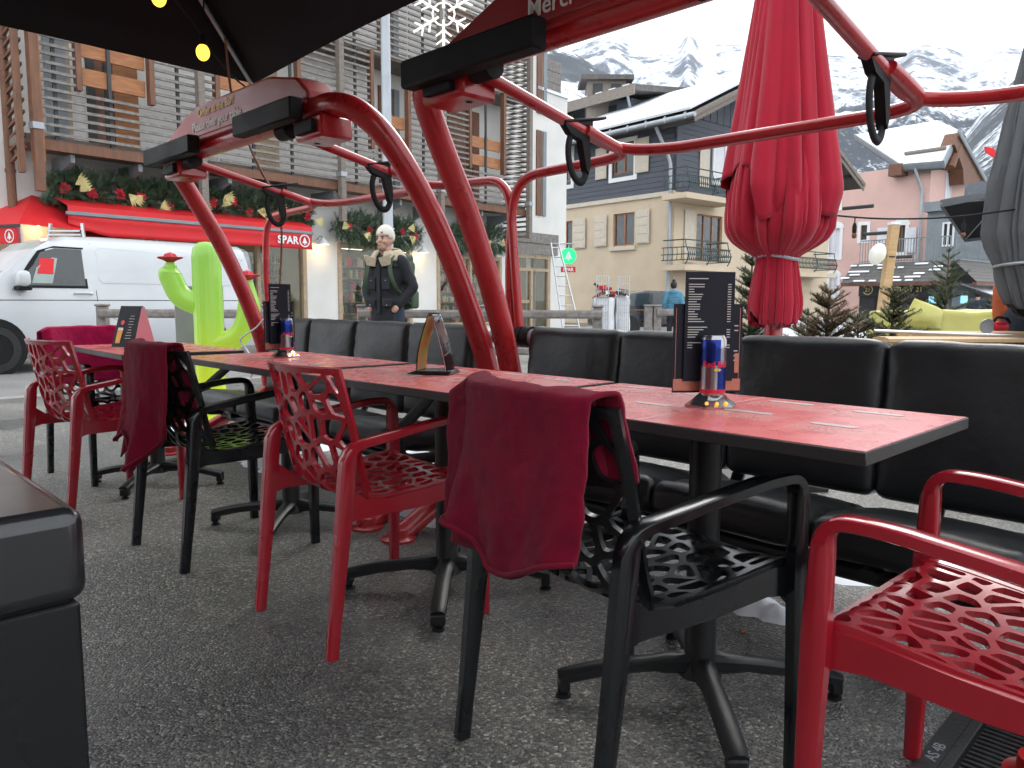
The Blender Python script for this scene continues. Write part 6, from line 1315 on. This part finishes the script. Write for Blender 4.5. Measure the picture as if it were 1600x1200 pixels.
    for s_, e, w_ in aj: limb(b, [U @ s_, U @ ((s_ + e) / 2 + V((0, .01, 0))), U @ e, U @ ((e + w_) / 2), U @ w_], [.080 + puff, .072 + puff, .066 + puff, .060 + puff * .6, .052])
    j = b.build('jacket', K[jm], root, smooth=180); soft(j, vox, .02)
    return root, body, j, U, HD, aj
pr, body, jk, U, HD, aj = person('man in a cream beanie and dark parka looking towards the terrace', (at_y(603, 400, 8.35).x, 8.35, 0), radians(-24), 1.785, 'navy', 'denim', headyaw=radians(-2))
# beanie
b = MB().ball((0, .012, .045), (.093, .114, .122), 24, 14, HD); b.f = [f for f in b.f if sum((HD.inverted() @ b.v[i]).z + (HD.inverted() @ b.v[i]).y * .45 for i in f) / len(f) > .008]
o = b.build('beanie', K['beanie'], pr, smooth=60); o.modifiers.new('thick', 'SOLIDIFY').thickness = .012
MB().box((.03, -.098, .075), (.03, .006, .016), HD).build('beanie_tag', K['lip'], o)
# hood with fleece lining thrown back on the shoulders
b = MB()
def hood(u, v):
    a = radians(-165 + 330 * u) + pi / 2; fr = 1 - abs(u - .5) * 2; R0 = .10 + .055 * v; z = 1.475 + .085 * fr * (1 - v * .55) - .03 * v + (.03 * (1 - fr)); return V((R0 * 1.25 * cos(a), .03 + R0 * 1.1 * sin(a) + .05 * fr * v, z - .055 * v * v))
MB().grid(hood, 32, 8).build('hood_lining', K['fleece'], jk, smooth=80).modifiers.new('thick', 'SOLIDIFY').thickness = .022
MB().grid(lambda u, v: hood(u, .8 + .35 * v) + V((0, .008, -.04 * v)), 32, 6).build('hood', K['navy'], jk, smooth=80).modifiers.new('thick', 'SOLIDIFY').thickness = .02
for s_ in (-1, 1):
    MB().prism([(0, 0), (s_ * .15, .035), (s_ * .13, -.07), (s_ * .03, -.09)], (s_ * .015, -.155, 1.455), (1, 0, .0), (0, -.25, 1), .014).build('collar_flap', K['fleece'], jk, smooth=0)
    MB().box((s_ * .105, -.150, .985), (.12, .016, .085), b=.006).build('pocket_flap', K['navy'], jk)
    MB().ball((s_ * .105, -.16, .962), .007).build('button', K['galv'], jk); MB().box((s_ * .09, -.146, 1.19), (.10, .014, .13), b=.005).build('chest_pocket', K['navy'], jk); MB().ball((s_ * .09, -.155, 1.22), .006).build('button', K['galv'], jk)
MB().box((0, -.150, 1.13), (.045, .014, .52), b=.005).build('placket', K['navy'], jk)
bp = thing('backpack', 'green hiking backpack worn by the man in the beanie', 'backpack', pr.location, pr.rotation_euler[2])
def pk(p, q): return p + V((0, .02 * noise.noise(p * 9), .012 * noise.noise(p * 14)))
bb = MB().pillow((.31, .22, .56), .09, 14, c=(0, .29, 1.20), fn=pk).build('pack_body', K['pack'], bp, weld=True)
MB().pillow((.27, .20, .15), .06, 10, c=(0, .29, 1.46), fn=pk).build('lid', K['pack'], bp, weld=True); MB().pillow((.26, .12, .22), .05, 10, c=(.0, .40, 1.06), fn=pk).build('front_pocket', K['pack'], bp, weld=True)
MB().pillow((.07, .16, .20), .033, 8, c=(.175, .27, 1.03)).build('side_pocket', K['strap'], bp, weld=True)
for s_ in (-1, 1):
    MB().sweep(spline([(s_ * .12, .18, 1.48), (s_ * .125, .06, 1.535), (s_ * .13, -.09, 1.47), (s_ * .145, -.145, 1.33), (s_ * .18, -.105, 1.16), (s_ * .205, .06, 1.02), (s_ * .16, .2, .98)], 6), (1, 0, 0), .05, .014).build('shoulder_strap', K['strap'], bp, smooth=50)
    for k in range(3): MB().tube([(s_ * .15, .2 + k * .07, 1.0 + k * .12), (s_ * .158, .25 + k * .05, 1.35 - k * .04)], .005, 6).build('compression_strap', K['black_cloth'], bp)
# woman by the dark car, seen from behind
pr, body, jk, U, HD, aj = person('person in a light blue padded jacket and dark hat seen from behind', (at_y(1052, 480, 20.5).x, 20.5, 0), radians(165), 1.53, 'down_blue', 'black_cloth', arms='down', face=False, puff=.02, jl=.86)
o = MB().ball((0, .01, .035), (.10, .12, .125), 16, 10, HD).ball((0, .03, .165), .05, 10, 7, HD).build('hat', K['hair'], pr)
MB().ball((0, .10, 1.46), (.15, .10, .09), 14, 9).build('hood', K['down_blue'], jk)
for z in (.92, 1.0, 1.08, 1.16, 1.24, 1.32): MB().tube([V((.222 * cos(a), .172 * sin(a) + .01, z)) for a in [2 * pi * k / 20 for k in range(21)]], .012, 6, caps=False).build('quilted_seam', K['down_blue'], jk)
# workman in orange bending over at the right edge
pr, body, jk, U, HD, aj = person('workman in an orange jacket bending over at the right edge', (at_y(1600, 500, 5.9).x + .06, 5.9, 0), radians(120), 1.75, 'orange_coat', 'denim', bend=radians(26), arms='down', face=False, jl=.95)
MB().ball((0, .012, .04), (.09, .11, .115), 16, 10, HD).build('hair', K['hair'], pr)
# distant person in dark blue under the grey shop awning
pr, body, jk, U, HD, aj = person('distant person in dark clothes near the grey shop awning', (at_y(1527, 480, 17.5).x, 17.5, 0), radians(120), 1.28, 'denim', 'black_cloth', arms='down', face=False, puff=.03)
MB().ball((0, .01, .03), (.092, .112, .12), 16, 10, HD).build('hat', K['black_cloth'], pr)

# ------------------------------------------------------------------ conifers in the snow bank
K['needle'] = mat('needle', (.06, .095, .045), .6, col2=(.12, .15, .075), scale=25); K['needle_brown'] = mat('needle_brown', (.24, .155, .08), .7, col2=(.15, .12, .06), scale=20); K['needle_olive'] = mat('needle_olive', (.085, .105, .05), .6, col2=(.17, .165, .08), scale=20); K['bark'] = mat('bark', (.09, .065, .045), .9, vary=.3, scale=30)
def conifer(label, u, Y, h, spread, m, seed, tiers=20, per=12, lean=0, base=.12, dens=1.0, bush=False):
    r = random.Random(seed); p0 = at_y(u, 500, Y); root = thing('conifer', label, 'conifer', (p0.x, Y, 0), 0, 'small conifers standing in the snow bank'); b = MB(); br = MB()
    br.tube([(0, 0, 0), (lean * .4, 0, h * .5), (lean, 0, h)], [.035, .02, .005], 8); br.build('trunk', K['bark'], root); br = MB()
    for t in range(tiers):
        f = (t + r.random() * .6) / tiers; z = h * (base + (1 - base) * f); L0 = spread * (.3 + .7 * sin(pi * min(1, .22 + .75 * f))) if bush else spread * (1 - f) ** .75 + .05
        for k in range(max(4, int(per * (1 - f * .4)))):
            a = r.uniform(0, 2 * pi); L_ = L0 * r.uniform(.6, 1.15); up = r.uniform(.05, .4) + f * .5; d = V((cos(a), sin(a), up)).normalized(); o = V((lean * f, 0, z)); e = o + d * L_
            br.tube([o, o + d * L_ * .5 - V((0, 0, .02 * L_)), e], [.007, .005, .002], 4)
            n_ = int(L_ / .016 * dens)
            for q in range(n_):
                g = .12 + .88 * q / n_; c = o + d * L_ * g
                if q % 3 == 0 and g < .9:   # side twig
                    sd = d.cross(V((0, 0, 1))).normalized() * r.choice((-1, 1)); td = (d * .7 + sd * .6 + V((0, 0, r.uniform(-.2, .2)))).normalized(); tl_ = L_ * .28 * (1.1 - g)
                    for w_ in range(int(tl_ / .014) + 2):
                        cc_ = c + td * w_ * .014
                        for _ in range(4): nd = (td * .7 + V((r.uniform(-1, 1), r.uniform(-1, 1), r.uniform(-.7, 1)))).normalized(); sd2 = nd.cross(V((0, 0, 1))) * .0042; b.add([cc_ - sd2, cc_ + sd2, cc_ + nd * r.uniform(.026, .05)], [(0, 1, 2)])
                for _ in range(6):
                    nd = (d * .6 + V((r.uniform(-1, 1), r.uniform(-1, 1), r.uniform(-.7, 1)))).normalized(); sd2 = nd.cross(V((0, 0, 1))) * .0042
                    b.add([c - sd2, c + sd2, c + nd * r.uniform(.028, .055)], [(0, 1, 2)])
    br.build('branches', K['bark'], root); b.build('crown', K[m], root, smooth=0)
conifer('green conifer directly left of the closed red parasol', 1172, 6.6, 1.42, .42, 'needle', 1)
conifer('bushy green conifer low behind the red parasol pole', 1262, 7.2, .95, .42, 'needle', 2, 10)
conifer('dried brown conifer right of the closed red parasol', 1290, 6.8, 1.12, .36, 'needle_brown', 3, 15, 14, .03, bush=True)
conifer('leaning olive conifer in front of the wooden post', 1388, 7.2, 1.15, .32, 'needle_olive', 4, 14, 13, .06, bush=True)
conifer('low green conifer in front of the yellow tarpaulin', 1348, 6.9, .92, .30, 'needle_olive', 8, 11, 13, -.05, bush=True)
conifer('tall slim dark conifer in front of the annexe', 1476, 9.6, 1.68, .58, 'needle', 5, 18, 9)
conifer('far conifer beyond the yellow tarpaulin at the right', 1545, 11.0, 1.05, .5, 'needle', 6, 10)
# snow bank behind the near bench
def lump(name, label, pts, h, seed, m='snow', r0=.35, **kw):
    b = MB(); r = random.Random(seed)
    for p in pts:
        rr_ = r0 * r.uniform(.7, 1.25); hh = h * r.uniform(.6, 1.2)
        def f(u, v, p=p, rr_=rr_, hh=hh): a = 2 * pi * u; q = rr_ * v * (1 + .35 * noise.noise(V((cos(a) * 1.7 + p.x * 3, sin(a) * 1.7, p.y)))); z = hh * (1 - v ** 1.6) * (1 + .35 * noise.noise(V((p.x + cos(a) * q * 6, p.y + sin(a) * q * 6, seed)))) - .012 * v; return V((p.x + q * cos(a), p.y + q * sin(a), z))
        b.grid(f, 26, 9)
    o = b.build(name, K[m], smooth=70, **kw); o['label'] = label; o['kind'] = 'stuff'; return o
lump('snow_bank', 'snow bank piled behind the small conifers', [at_y(u, 500, Y).xy.to_3d() for u, Y in ((1240, 8.3), (1300, 8.4), (1345, 8.2), (1400, 8.4), (1450, 8.8), (1330, 9.2), (1520, 9.2))], .78, 3, r0=.85)
for lab, pl, h, r0 in (('snow patch under the near bench beside the black chair', [(1180, 948), (1150, 930), (1212, 962)], .055, .12), ('snow lying under the near bench to the right', [(1400, 840), (1480, 850), (1560, 860), (1330, 830), (1240, 850)], .06, .2), ('snow under the gap between the two benches', [(640, 785), (665, 800), (690, 812), (720, 825)], .06, .16), ('snow under the far bench', [(415, 712), (432, 722), (450, 735), (380, 705)], .07, .2), ('snow along the left end of the far bench', [(300, 668), (345, 672), (385, 680), (420, 690), (470, 700)], .06, .22)):
    lump('snow_patch', lab, [at_z(u, v, 0) for u, v in pl], h, int(r0 * 100), r0=r0)
lump('snow_patch', 'long strip of snow behind the benches', [BASE + D_ * (-.8 + .33 * k) + N_ * (.55 + .12 * sin(k * 2)) for k in range(16)], .10, 9, r0=.3)

# ------------------------------------------------------------------ lumber, tarpaulin, post with lanterns
K['tarp'] = mat('tarp', (.50, .47, .12), .45, vary=.12, scale=4, bump=.25, bscale=8); K['plank'] = mat('plank', (.50, .33, .17), .65, vary=.15, scale=6, stretch=(1, 6, 6))
tp_ = thing('covered_box', 'box wrapped in a yellow tarpaulin beyond the bench', 'tarpaulin', at_y(1480, 520, 7.6).xy.to_3d()); TPp = parted(tp_)
def tarp(p, q): return p + V((.03 * noise.noise(p * 5), .03 * noise.noise(p * 5 + V((3, 0, 0))), .03 * noise.noise(p * 4 + V((0, 5, 0)))))
x0, x1 = at_y(1408, 500, 7.6).x, at_y(1588, 500, 7.6).x; zt_ = at_y(1500, 486, 7.6).z
TPp(MB().pillow((x1 - x0, .7, zt_ - .3), .03, 16, c=((x0 + x1) / 2, 7.95, (zt_ + .3) / 2), fn=tarp), 'tarpaulin', 'tarp', weld=True, smooth=50)
a, b, c, d = at_y(1402, 512, 7.5), at_y(1430, 466, 7.55), at_y(1476, 484, 7.58), at_y(1470, 516, 7.52)
TPp(MB().grid(lambda u, v: a.lerp(d, u).lerp(b.lerp(c, u), v) + V((0, -.05 * sin(pi * u) * sin(pi * v), .02 * noise.noise(V((u * 4, v * 4, 2))))), 14, 12), 'loose_flap', 'tarp', smooth=50).modifiers.new('thick', 'SOLIDIFY').thickness = .008
TPp(MB().box(((x0 + x1) / 2, 7.95, .16), (x1 - x0 - .1, .6, .32)), 'pallet', 'plank', smooth=0)
tr = thing('trestle_table', 'trestle with fresh planks laid on it behind the near bench', 'trestle', at_y(1490, 540, 5.6).xy.to_3d()); TR = parted(tr)
for k, (u0, u1, v, dy, w_) in enumerate(((1376, 1680, 531, 0, .22), (1412, 1680, 522, .32, .2))):
    a, b = at_y(u0, v, 5.5 + dy), at_y(u1, v, 5.6 + dy); b.z = a.z; TR(MB().sweep([a, b], (0, 1, 0), w_, .045), 'plank', 'plank', smooth=0)
pz = at_y(1376, 531, 5.5).z
TR(MB().tube([at_y(1366, 517, 5.7), at_y(1600, 526, 5.5)], .012, 8), 'metal_rod', 'aluminium')
for u in (1420, 1640):
    p = at_y(u, 540, 5.65)
    for sx in (-.12, .12): TR(MB().sweep([(p.x + sx, 5.45, 0), (p.x + sx * .3, 5.6, pz - .03)], (1, 0, 0), .05, .05), 'leg', 'plank', smooth=0); TR(MB().sweep([(p.x + sx, 5.98, 0), (p.x + sx * .3, 5.8, pz - .03)], (1, 0, 0), .05, .05), 'leg', 'plank', smooth=0)
    TR(MB().box((p.x, 5.7, pz - .055), (.08, .7, .06)), 'cross_beam', 'plank', smooth=0)
sw = at_y(1552, 514, 5.75); sr = thing('circular_saw', 'red and black hand saw lying on the planks', 'saw', sw); 
MB().lathe([(.055, 0), (.055, .012)], 20, Matrix.Rotation(radians(90), 4, 'X') @ Matrix.Translation((-.05, .02, 0))).build('blade_guard', K['galv'], sr); MB().pillow((.11, .06, .07), .02, 6, c=(.05, 0, .02)).build('motor', K['can_red'], sr, weld=True); MB().tube(fillet([(.0, 0, .05), (.02, 0, .09), (.1, 0, .08), (.12, 0, .04)], .03), .011, 8).build('handle', K['black_rubber'], sr)
wp = thing('wooden_post', 'square timber post with a white lantern tied to it', 'post', at_y(1388, 460, 9.0).xy.to_3d()); WP = parted(wp); a, b = at_y(1381, 470, 9.0), at_y(1397, 352, 9.0)
a0 = a + (a - b).normalized() * (a.z / ((b - a).normalized().z)); WP(MB().sweep([V((a0.x, a0.y, 0)), b], (1, 0, 0), .10, .10, b=.06), 'timber', 'plank', smooth=0); WP(MB().box(b + V((0, 0, .02)), (.105, .105, .03)), 'cap', 'snow', smooth=0)
for f in (.82, .62): p = V((a0.x, a0.y, 0)).lerp(b, f); WP(MB().tube([p + V((.06 * cos(x), .06 * sin(x), .02 * sin(x))) for x in [k * pi / 6 for k in range(13)]], .006, 5, caps=False), 'wire_tie', 'black_rubber')
K['lantern'] = mat('lantern', (.78, .76, .70), .6, vary=.06)
for lab, u, v, Y in (('white paper lantern hanging beside the wooden post', 1371, 397, 8.9), ('white paper lantern hanging beside the grey parasol', 1592, 438, 8.4)):
    p = at_y(u, v, Y); lt_ = thing('paper_lantern', lab, 'lantern', p, 0, 'white paper lanterns'); M = Matrix.Rotation(.35, 4, 'Y')
    MB().ball((0, 0, 0), (.09, .09, .125), 20, 16, M, f=lambda q: 1 + .02 * cos(q.z * 40)).build('shade', K['lantern'], lt_); MB().lathe([(.03, 0), (.03, .015)], 10, M @ Matrix.Translation((0, 0, .118))).build('cap', K['galv'], lt_)
wi = thing('festoon_cable', 'dark festoon cable with unlit bulb sockets across the right side', 'lights', at_y(1335, 345, 5.0)); WI = parted(wi)
WI(MB().tube(spline([at_y(1240, 328, 4.6), at_y(1320, 338, 5.0), at_y(1400, 342, 5.2), at_y(1500, 338, 5.3), at_y(1640, 320, 5.3)], 6), .006, 6), 'cable', 'black_rubber')
for u, v in ((1336, 339), (1507, 338)): p = at_y(u, v, 5.1); WI(MB().tube([p, p - V((0, 0, .05))], .004, 6).lathe([(.008, 0), (.014, -.02), (.014, -.06), (.006, -.065)], 10, Matrix.Translation(p - V((0, 0, .04)))), 'socket', 'black_rubber'); WI(MB().ball(p - V((0, 0, .12)), (.016, .016, .02)), 'bulb', 'brown_wood')
fl = thing('red_pennant', 'small red and white pennant against the mountain at the right', 'pennant', at_y(1548, 240, 12)); FL = parted(fl)
FL(MB().prism([(0, .1), (.12, .08), (.25, -.02), (.25, -.14), (.18, -.08), (.02, .02)], at_y(1537, 240, 12), (1, 0, 0), (0, 0, 1), .02), 'cloth', 'spar_red', smooth=0); FL(MB().tube([at_y(1537, 230, 12), at_y(1640, 215, 12)], .008, 6), 'line', 'galv')

# ------------------------------------------------------------------ dark car, roll cage, ladder by the cream house
K['car_black'] = mat('car_black', (.02, .022, .026), .2, coat=.6, vary=.05); cr_ = thing('parked_car', 'dark car parked in front of the cream house', 'car', at_y(1010, 500, 22).xy.to_3d()); CR = parted(cr_)
CW = Wall(at_y(975, 500, 21.5)[:2], (.985, .17), 1)
prof = [(0, .3), (.02, .72), (.25, .88), (.75, 1.24), (1.2, 1.32), (2.1, 1.30), (2.9, .93), (3.9, .82), (4.15, .62), (4.2, .3)]
k_ = 1.0; bd = CR(MB().prism(prof, CW.pt(-.6, 0, 0), CW.T, (0, 0, 1), -1.75), 'body', 'car_black', smooth=0); bv = bd.modifiers.new('round', 'BEVEL'); bv.width = .09; bv.segments = 3; bv.limit_method = 'ANGLE'; bv.angle_limit = radians(25)
for poly in ([(.45, .90), (1.35, .89), (1.35, 1.26), (.82, 1.21)], [(1.42, .89), (2.6, .91), (2.05, 1.24), (1.42, 1.26)]): CR(MB().prism(poly, CW.pt(-.6, -.006, 0), CW.T, (0, 0, 1), .016), 'side_window', 'pane', bd, smooth=0)
for x in (.75, 3.35):
    wM = CW.M @ Matrix.Translation((x - .6, -.16, .32)) @ Matrix.Rotation(radians(-90), 4, 'X'); wh = CR(MB().lathe([(.2, 0), (.30, 0), (.32, .03), (.32, .18), (.3, .2), (.2, .2)], 24, wM), 'tyre', 'tyre'); CR(MB().lathe([(0, .18), (.2, .19), (.2, .17)], 20, wM), 'rim', 'aluminium', wh)
CR(MB().box((2.3 - .6, .07, .93), (.16, .12, .12), CW.M, b=.03), 'mirror', 'car_black', bd); CR(wbox(CW, .4 - .6, 1.9, .0, .012, .76, .80), 'trim', 'brown_wood', bd, smooth=0)
rc = thing('roll_cage', 'roll cage trolley with white sacks and rubbish on top', 'trolley', at_y(955, 500, 19.5).xy.to_3d()); RC = parted(rc); p = at_y(955, 500, 19.5); zt_ = at_y(955, 432, 19.5).z; b = MB()
for (xa, xb) in ((-.42, -.12), (.13, .40)):
    for k in range(6): x = p.x + xa + (xb - xa) * k / 5; b.tube([(x, 19.2, .15), (x, 19.2, zt_)], .007 if k % 5 else .014, 5)
    for k in range(9): z = .2 + (zt_ - .2) * k / 8; b.tube([(p.x + xa, 19.2, z), (p.x + xb, 19.2, z)], .006, 5)
RC(b, 'wire_side', 'aluminium'); RC(MB().box((p.x, 19.5, .12), (.9, .7, .05)), 'base', 'aluminium', smooth=0)
for sx in (-.38, .38):
    for sy in (19.25, 19.75): RC(MB().lathe([(.05, -.02), (.05, .02)], 12, Matrix.Translation((p.x + sx, sy, .05)) @ Matrix.Rotation(pi / 2, 4, 'Y')), 'castor', 'black_rubber')
K['sack'] = mat('sack', (.74, .76, .78), .6, vary=.06, bump=.5, bscale=9)
for i, (x, wd, h) in enumerate(((-.2, .52, .98), (.27, .34, 1.02))): RC(MB().pillow((wd, .5, h), .09, 14, c=(p.x + x, 19.5, .15 + h / 2), fn=lambda q, _: q + V((.03 * noise.noise(q * 4), .03 * noise.noise(q * 5), 0))), 'white_sack', 'sack', weld=True, smooth=60)
r = random.Random(4)
for k in range(22): c = V((p.x + r.uniform(-.36, .3), 19.4 + r.uniform(-.15, .15), 1.14 + r.uniform(0, .24))); RC(MB().box((0, 0, 0), (r.uniform(.1, .32), .12, r.uniform(.03, .09)), Matrix.Translation(c) @ Matrix.Rotation(r.uniform(-.7, .7), 4, 'Y') @ Matrix.Rotation(r.uniform(-1, 1), 4, 'Z')), 'rubbish', r.choice(('dark_grey', 'brown_wood', 'white_paint', 'black_plastic', 'frame_wood', 'flower_red')), smooth=0)
ld = thing('ladder', 'aluminium extension ladder leaning against the shop corner', 'ladder', at_y(890, 510, 23).xy.to_3d()); LD = parted(ld)
tl0, tr0, bl0, br0 = at_y(861, 380, 24.2), at_y(873, 380, 24.2), at_y(880, 515, 22.6), at_y(906, 515, 22.6)
for s_, (a, b) in enumerate(((tl0, bl0), (tr0, br0))): e = (b - a).normalized(); bb = a + e * ((a.z - .0) / -e.z); LD(MB().sweep([a, bb], (1, 0, 0), .05, .08), 'rail', 'aluminium', smooth=0); (tl0, tr0)[s_]; 
for k in range(12):
    f = (k + .5) / 12; a, b = tl0.lerp(bl0, f * 1.35 if f * 1.35 < 1.3 else 1.3), tr0.lerp(br0, f * 1.35 if f * 1.35 < 1.3 else 1.3); LD(MB().tube([a, b], .02, 8), 'rung', 'aluminium')

# ------------------------------------------------------------------ foreground floor fittings and the black cabinet
cb = thing('black_cabinet', 'glossy black cabinet with rounded edges cut off at the lower left', 'cabinet', at_z(134, 797, .74).xy.to_3d()); CBc = parted(cb); p = cb.location.copy()
CM = frame((p.x, p.y, 0), D_, -N_); K['gloss_black'] = mat('gloss_black', (.014, .014, .016), .22, coat=.3, vary=.1, bump=.04, bscale=12)
tp0 = CBc(MB().box((.28, .33, .68), (.56, .66, .128), CM), 'top', 'gloss_black', smooth=40); bv = tp0.modifiers.new('round', 'BEVEL'); bv.width = .022; bv.segments = 4
CBc(MB().box((.285, .335, .306), (.55, .65, .614), CM, b=.004), 'body', 'black_plastic', smooth=30); CBc(MB().box((.285, .335, .6145), (.53, .63, .003), CM), 'joint', 'black_rubber', smooth=0)
CBc(MB().pillow((.006, .40, .40), .002, 6, CM @ Matrix.Translation((.008, .42, .28))), 'door', 'gloss_black', weld=True)
vc = at_z(1386, 1047, 0); vr = thing('valve_cover', 'small round metal cover set in the asphalt', 'cover', vc)
MB().lathe([(.075, .0), (.075, .006), (.064, .007), (.063, .003), (.0, .003)], 32).build('rim', K['galv'], vr)
for k in range(6): a = k * pi / 3; MB().box((.042, 0, .005), (.03, .012, .004), Matrix.Rotation(a, 4, 'Z'), b=.001).build('rib', K['galv'], vr)
MB().lathe([(.022, .003), (.02, .008), (.0, .008)], 16).build('boss', K['galv'], vr)
g0, g1 = at_z(1478, 1200, .004), at_z(1575, 1062, .004); gd = (g1 - g0).normalized(); gs = V((gd.y, -gd.x, 0)); g0 = g0 - gd * .5; K['cast_iron'] = mat('cast_iron', (.05, .05, .052), .5, metal=.6, vary=.3, scale=40, bump=.2, bscale=90)
dg = thing('drain_grate', 'cast iron channel grate running along the floor at the lower right', 'drain', (g0.x, g0.y, 0)); GM = Matrix(((gd.x, gs.x, 0, 0), (gd.y, gs.y, 0, 0), (0, 0, 1, 0), (0, 0, 0, 1))); Lg = 1.9; Wg = .13
MB().box((Lg / 2, Wg / 2, .001), (Lg, Wg, .002), GM).build('channel', K['black_rubber'], dg, smooth=0)
for y in (.0, Wg): MB().box((Lg / 2, y, .005), (Lg, .022, .010), GM, b=.001).build('frame_bar', K['cast_iron'], dg, smooth=0)
bm_ = MB().box((0, 0, 0), (.011, Wg - .03, .009), b=.002).mesh('bar', K['cast_iron'])
for k in range(90):
    o = bpy.data.objects.new('bar', bm_); COL.objects.link(o); o.parent = dg; o.matrix_local = GM @ Matrix.Translation((.012 + k * .021, Wg / 2 + .004, .005))
MB().box((Lg / 2, -.035, .004), (Lg, .045, .008), GM, b=.001).build('edge_plate', K['cast_iron'], dg, smooth=0)
text_mb('AS 4B', .035, frame(GM @ V((.50, -.022, .0085)), gd, -gs), .0006).build('cast_lettering', K['galv'], dg, smooth=0)
p = at_z(1161, 987, .004); MB().tube([(-.009, 0, .0), (.009, .003, .0)], .0045, 8).build('cigarette_end', K['orange_wood'], label='brown cigarette end lying on the asphalt', cat='litter').location = p + V((0, 0, .001))
# ------------------------------------------------------------------ unseen bar wall, added behind the camera to block and reflect light
BW = Wall((-N_ * 6.5)[:2], -D_, -1)
br_ = thing('bar_building', 'timber fronted bar building behind the camera', 'building', BW.pt(0, 0, 0)); BR = parted(br_); BW2 = BW
BR(wall_open(BW, -9, 9, 0, 4.2, [(-4, -2.9, 0, 2.1), (-2, .5, .8, 2.2), (1.5, 4, .8, 2.2)]), 'wall', 'brown_wood', smooth=0); BR(wbox(BW, -9, 9, -3.2, -3, 0, 4.2), 'rear_wall', 'dark_grey', smooth=0)
for t0, t1, z0, z1 in ((-4, -2.9, 0, 2.1), (-2, .5, .8, 2.2), (1.5, 4, .8, 2.2)):
    w_ = window(BW, None, t0, t1, z0, z1, 'frame_wood'); w_.parent = br_; adopt(br_, w_)
# ------------------------------------------------------------------ valley air
hz = bpy.data.materials.new('haze'); hz.use_nodes = True; n_ = hz.node_tree.nodes; n_.clear(); ho = n_.new('ShaderNodeOutputMaterial'); hv = n_.new('ShaderNodeVolumePrincipled')
hv.inputs['Color'].default_value = (.90, .95, 1.0, 1); hv.inputs['Density'].default_value = .00006; hv.inputs['Anisotropy'].default_value = .0
hz.node_tree.links.new(hv.outputs['Volume'], ho.inputs['Volume'])
o = MB().box((0, 2050, 899), (8600, 4700, 1800)).build('haze', hz, smooth=0, kind='stuff'); o['label'] = 'thin pale haze hanging in the valley air'
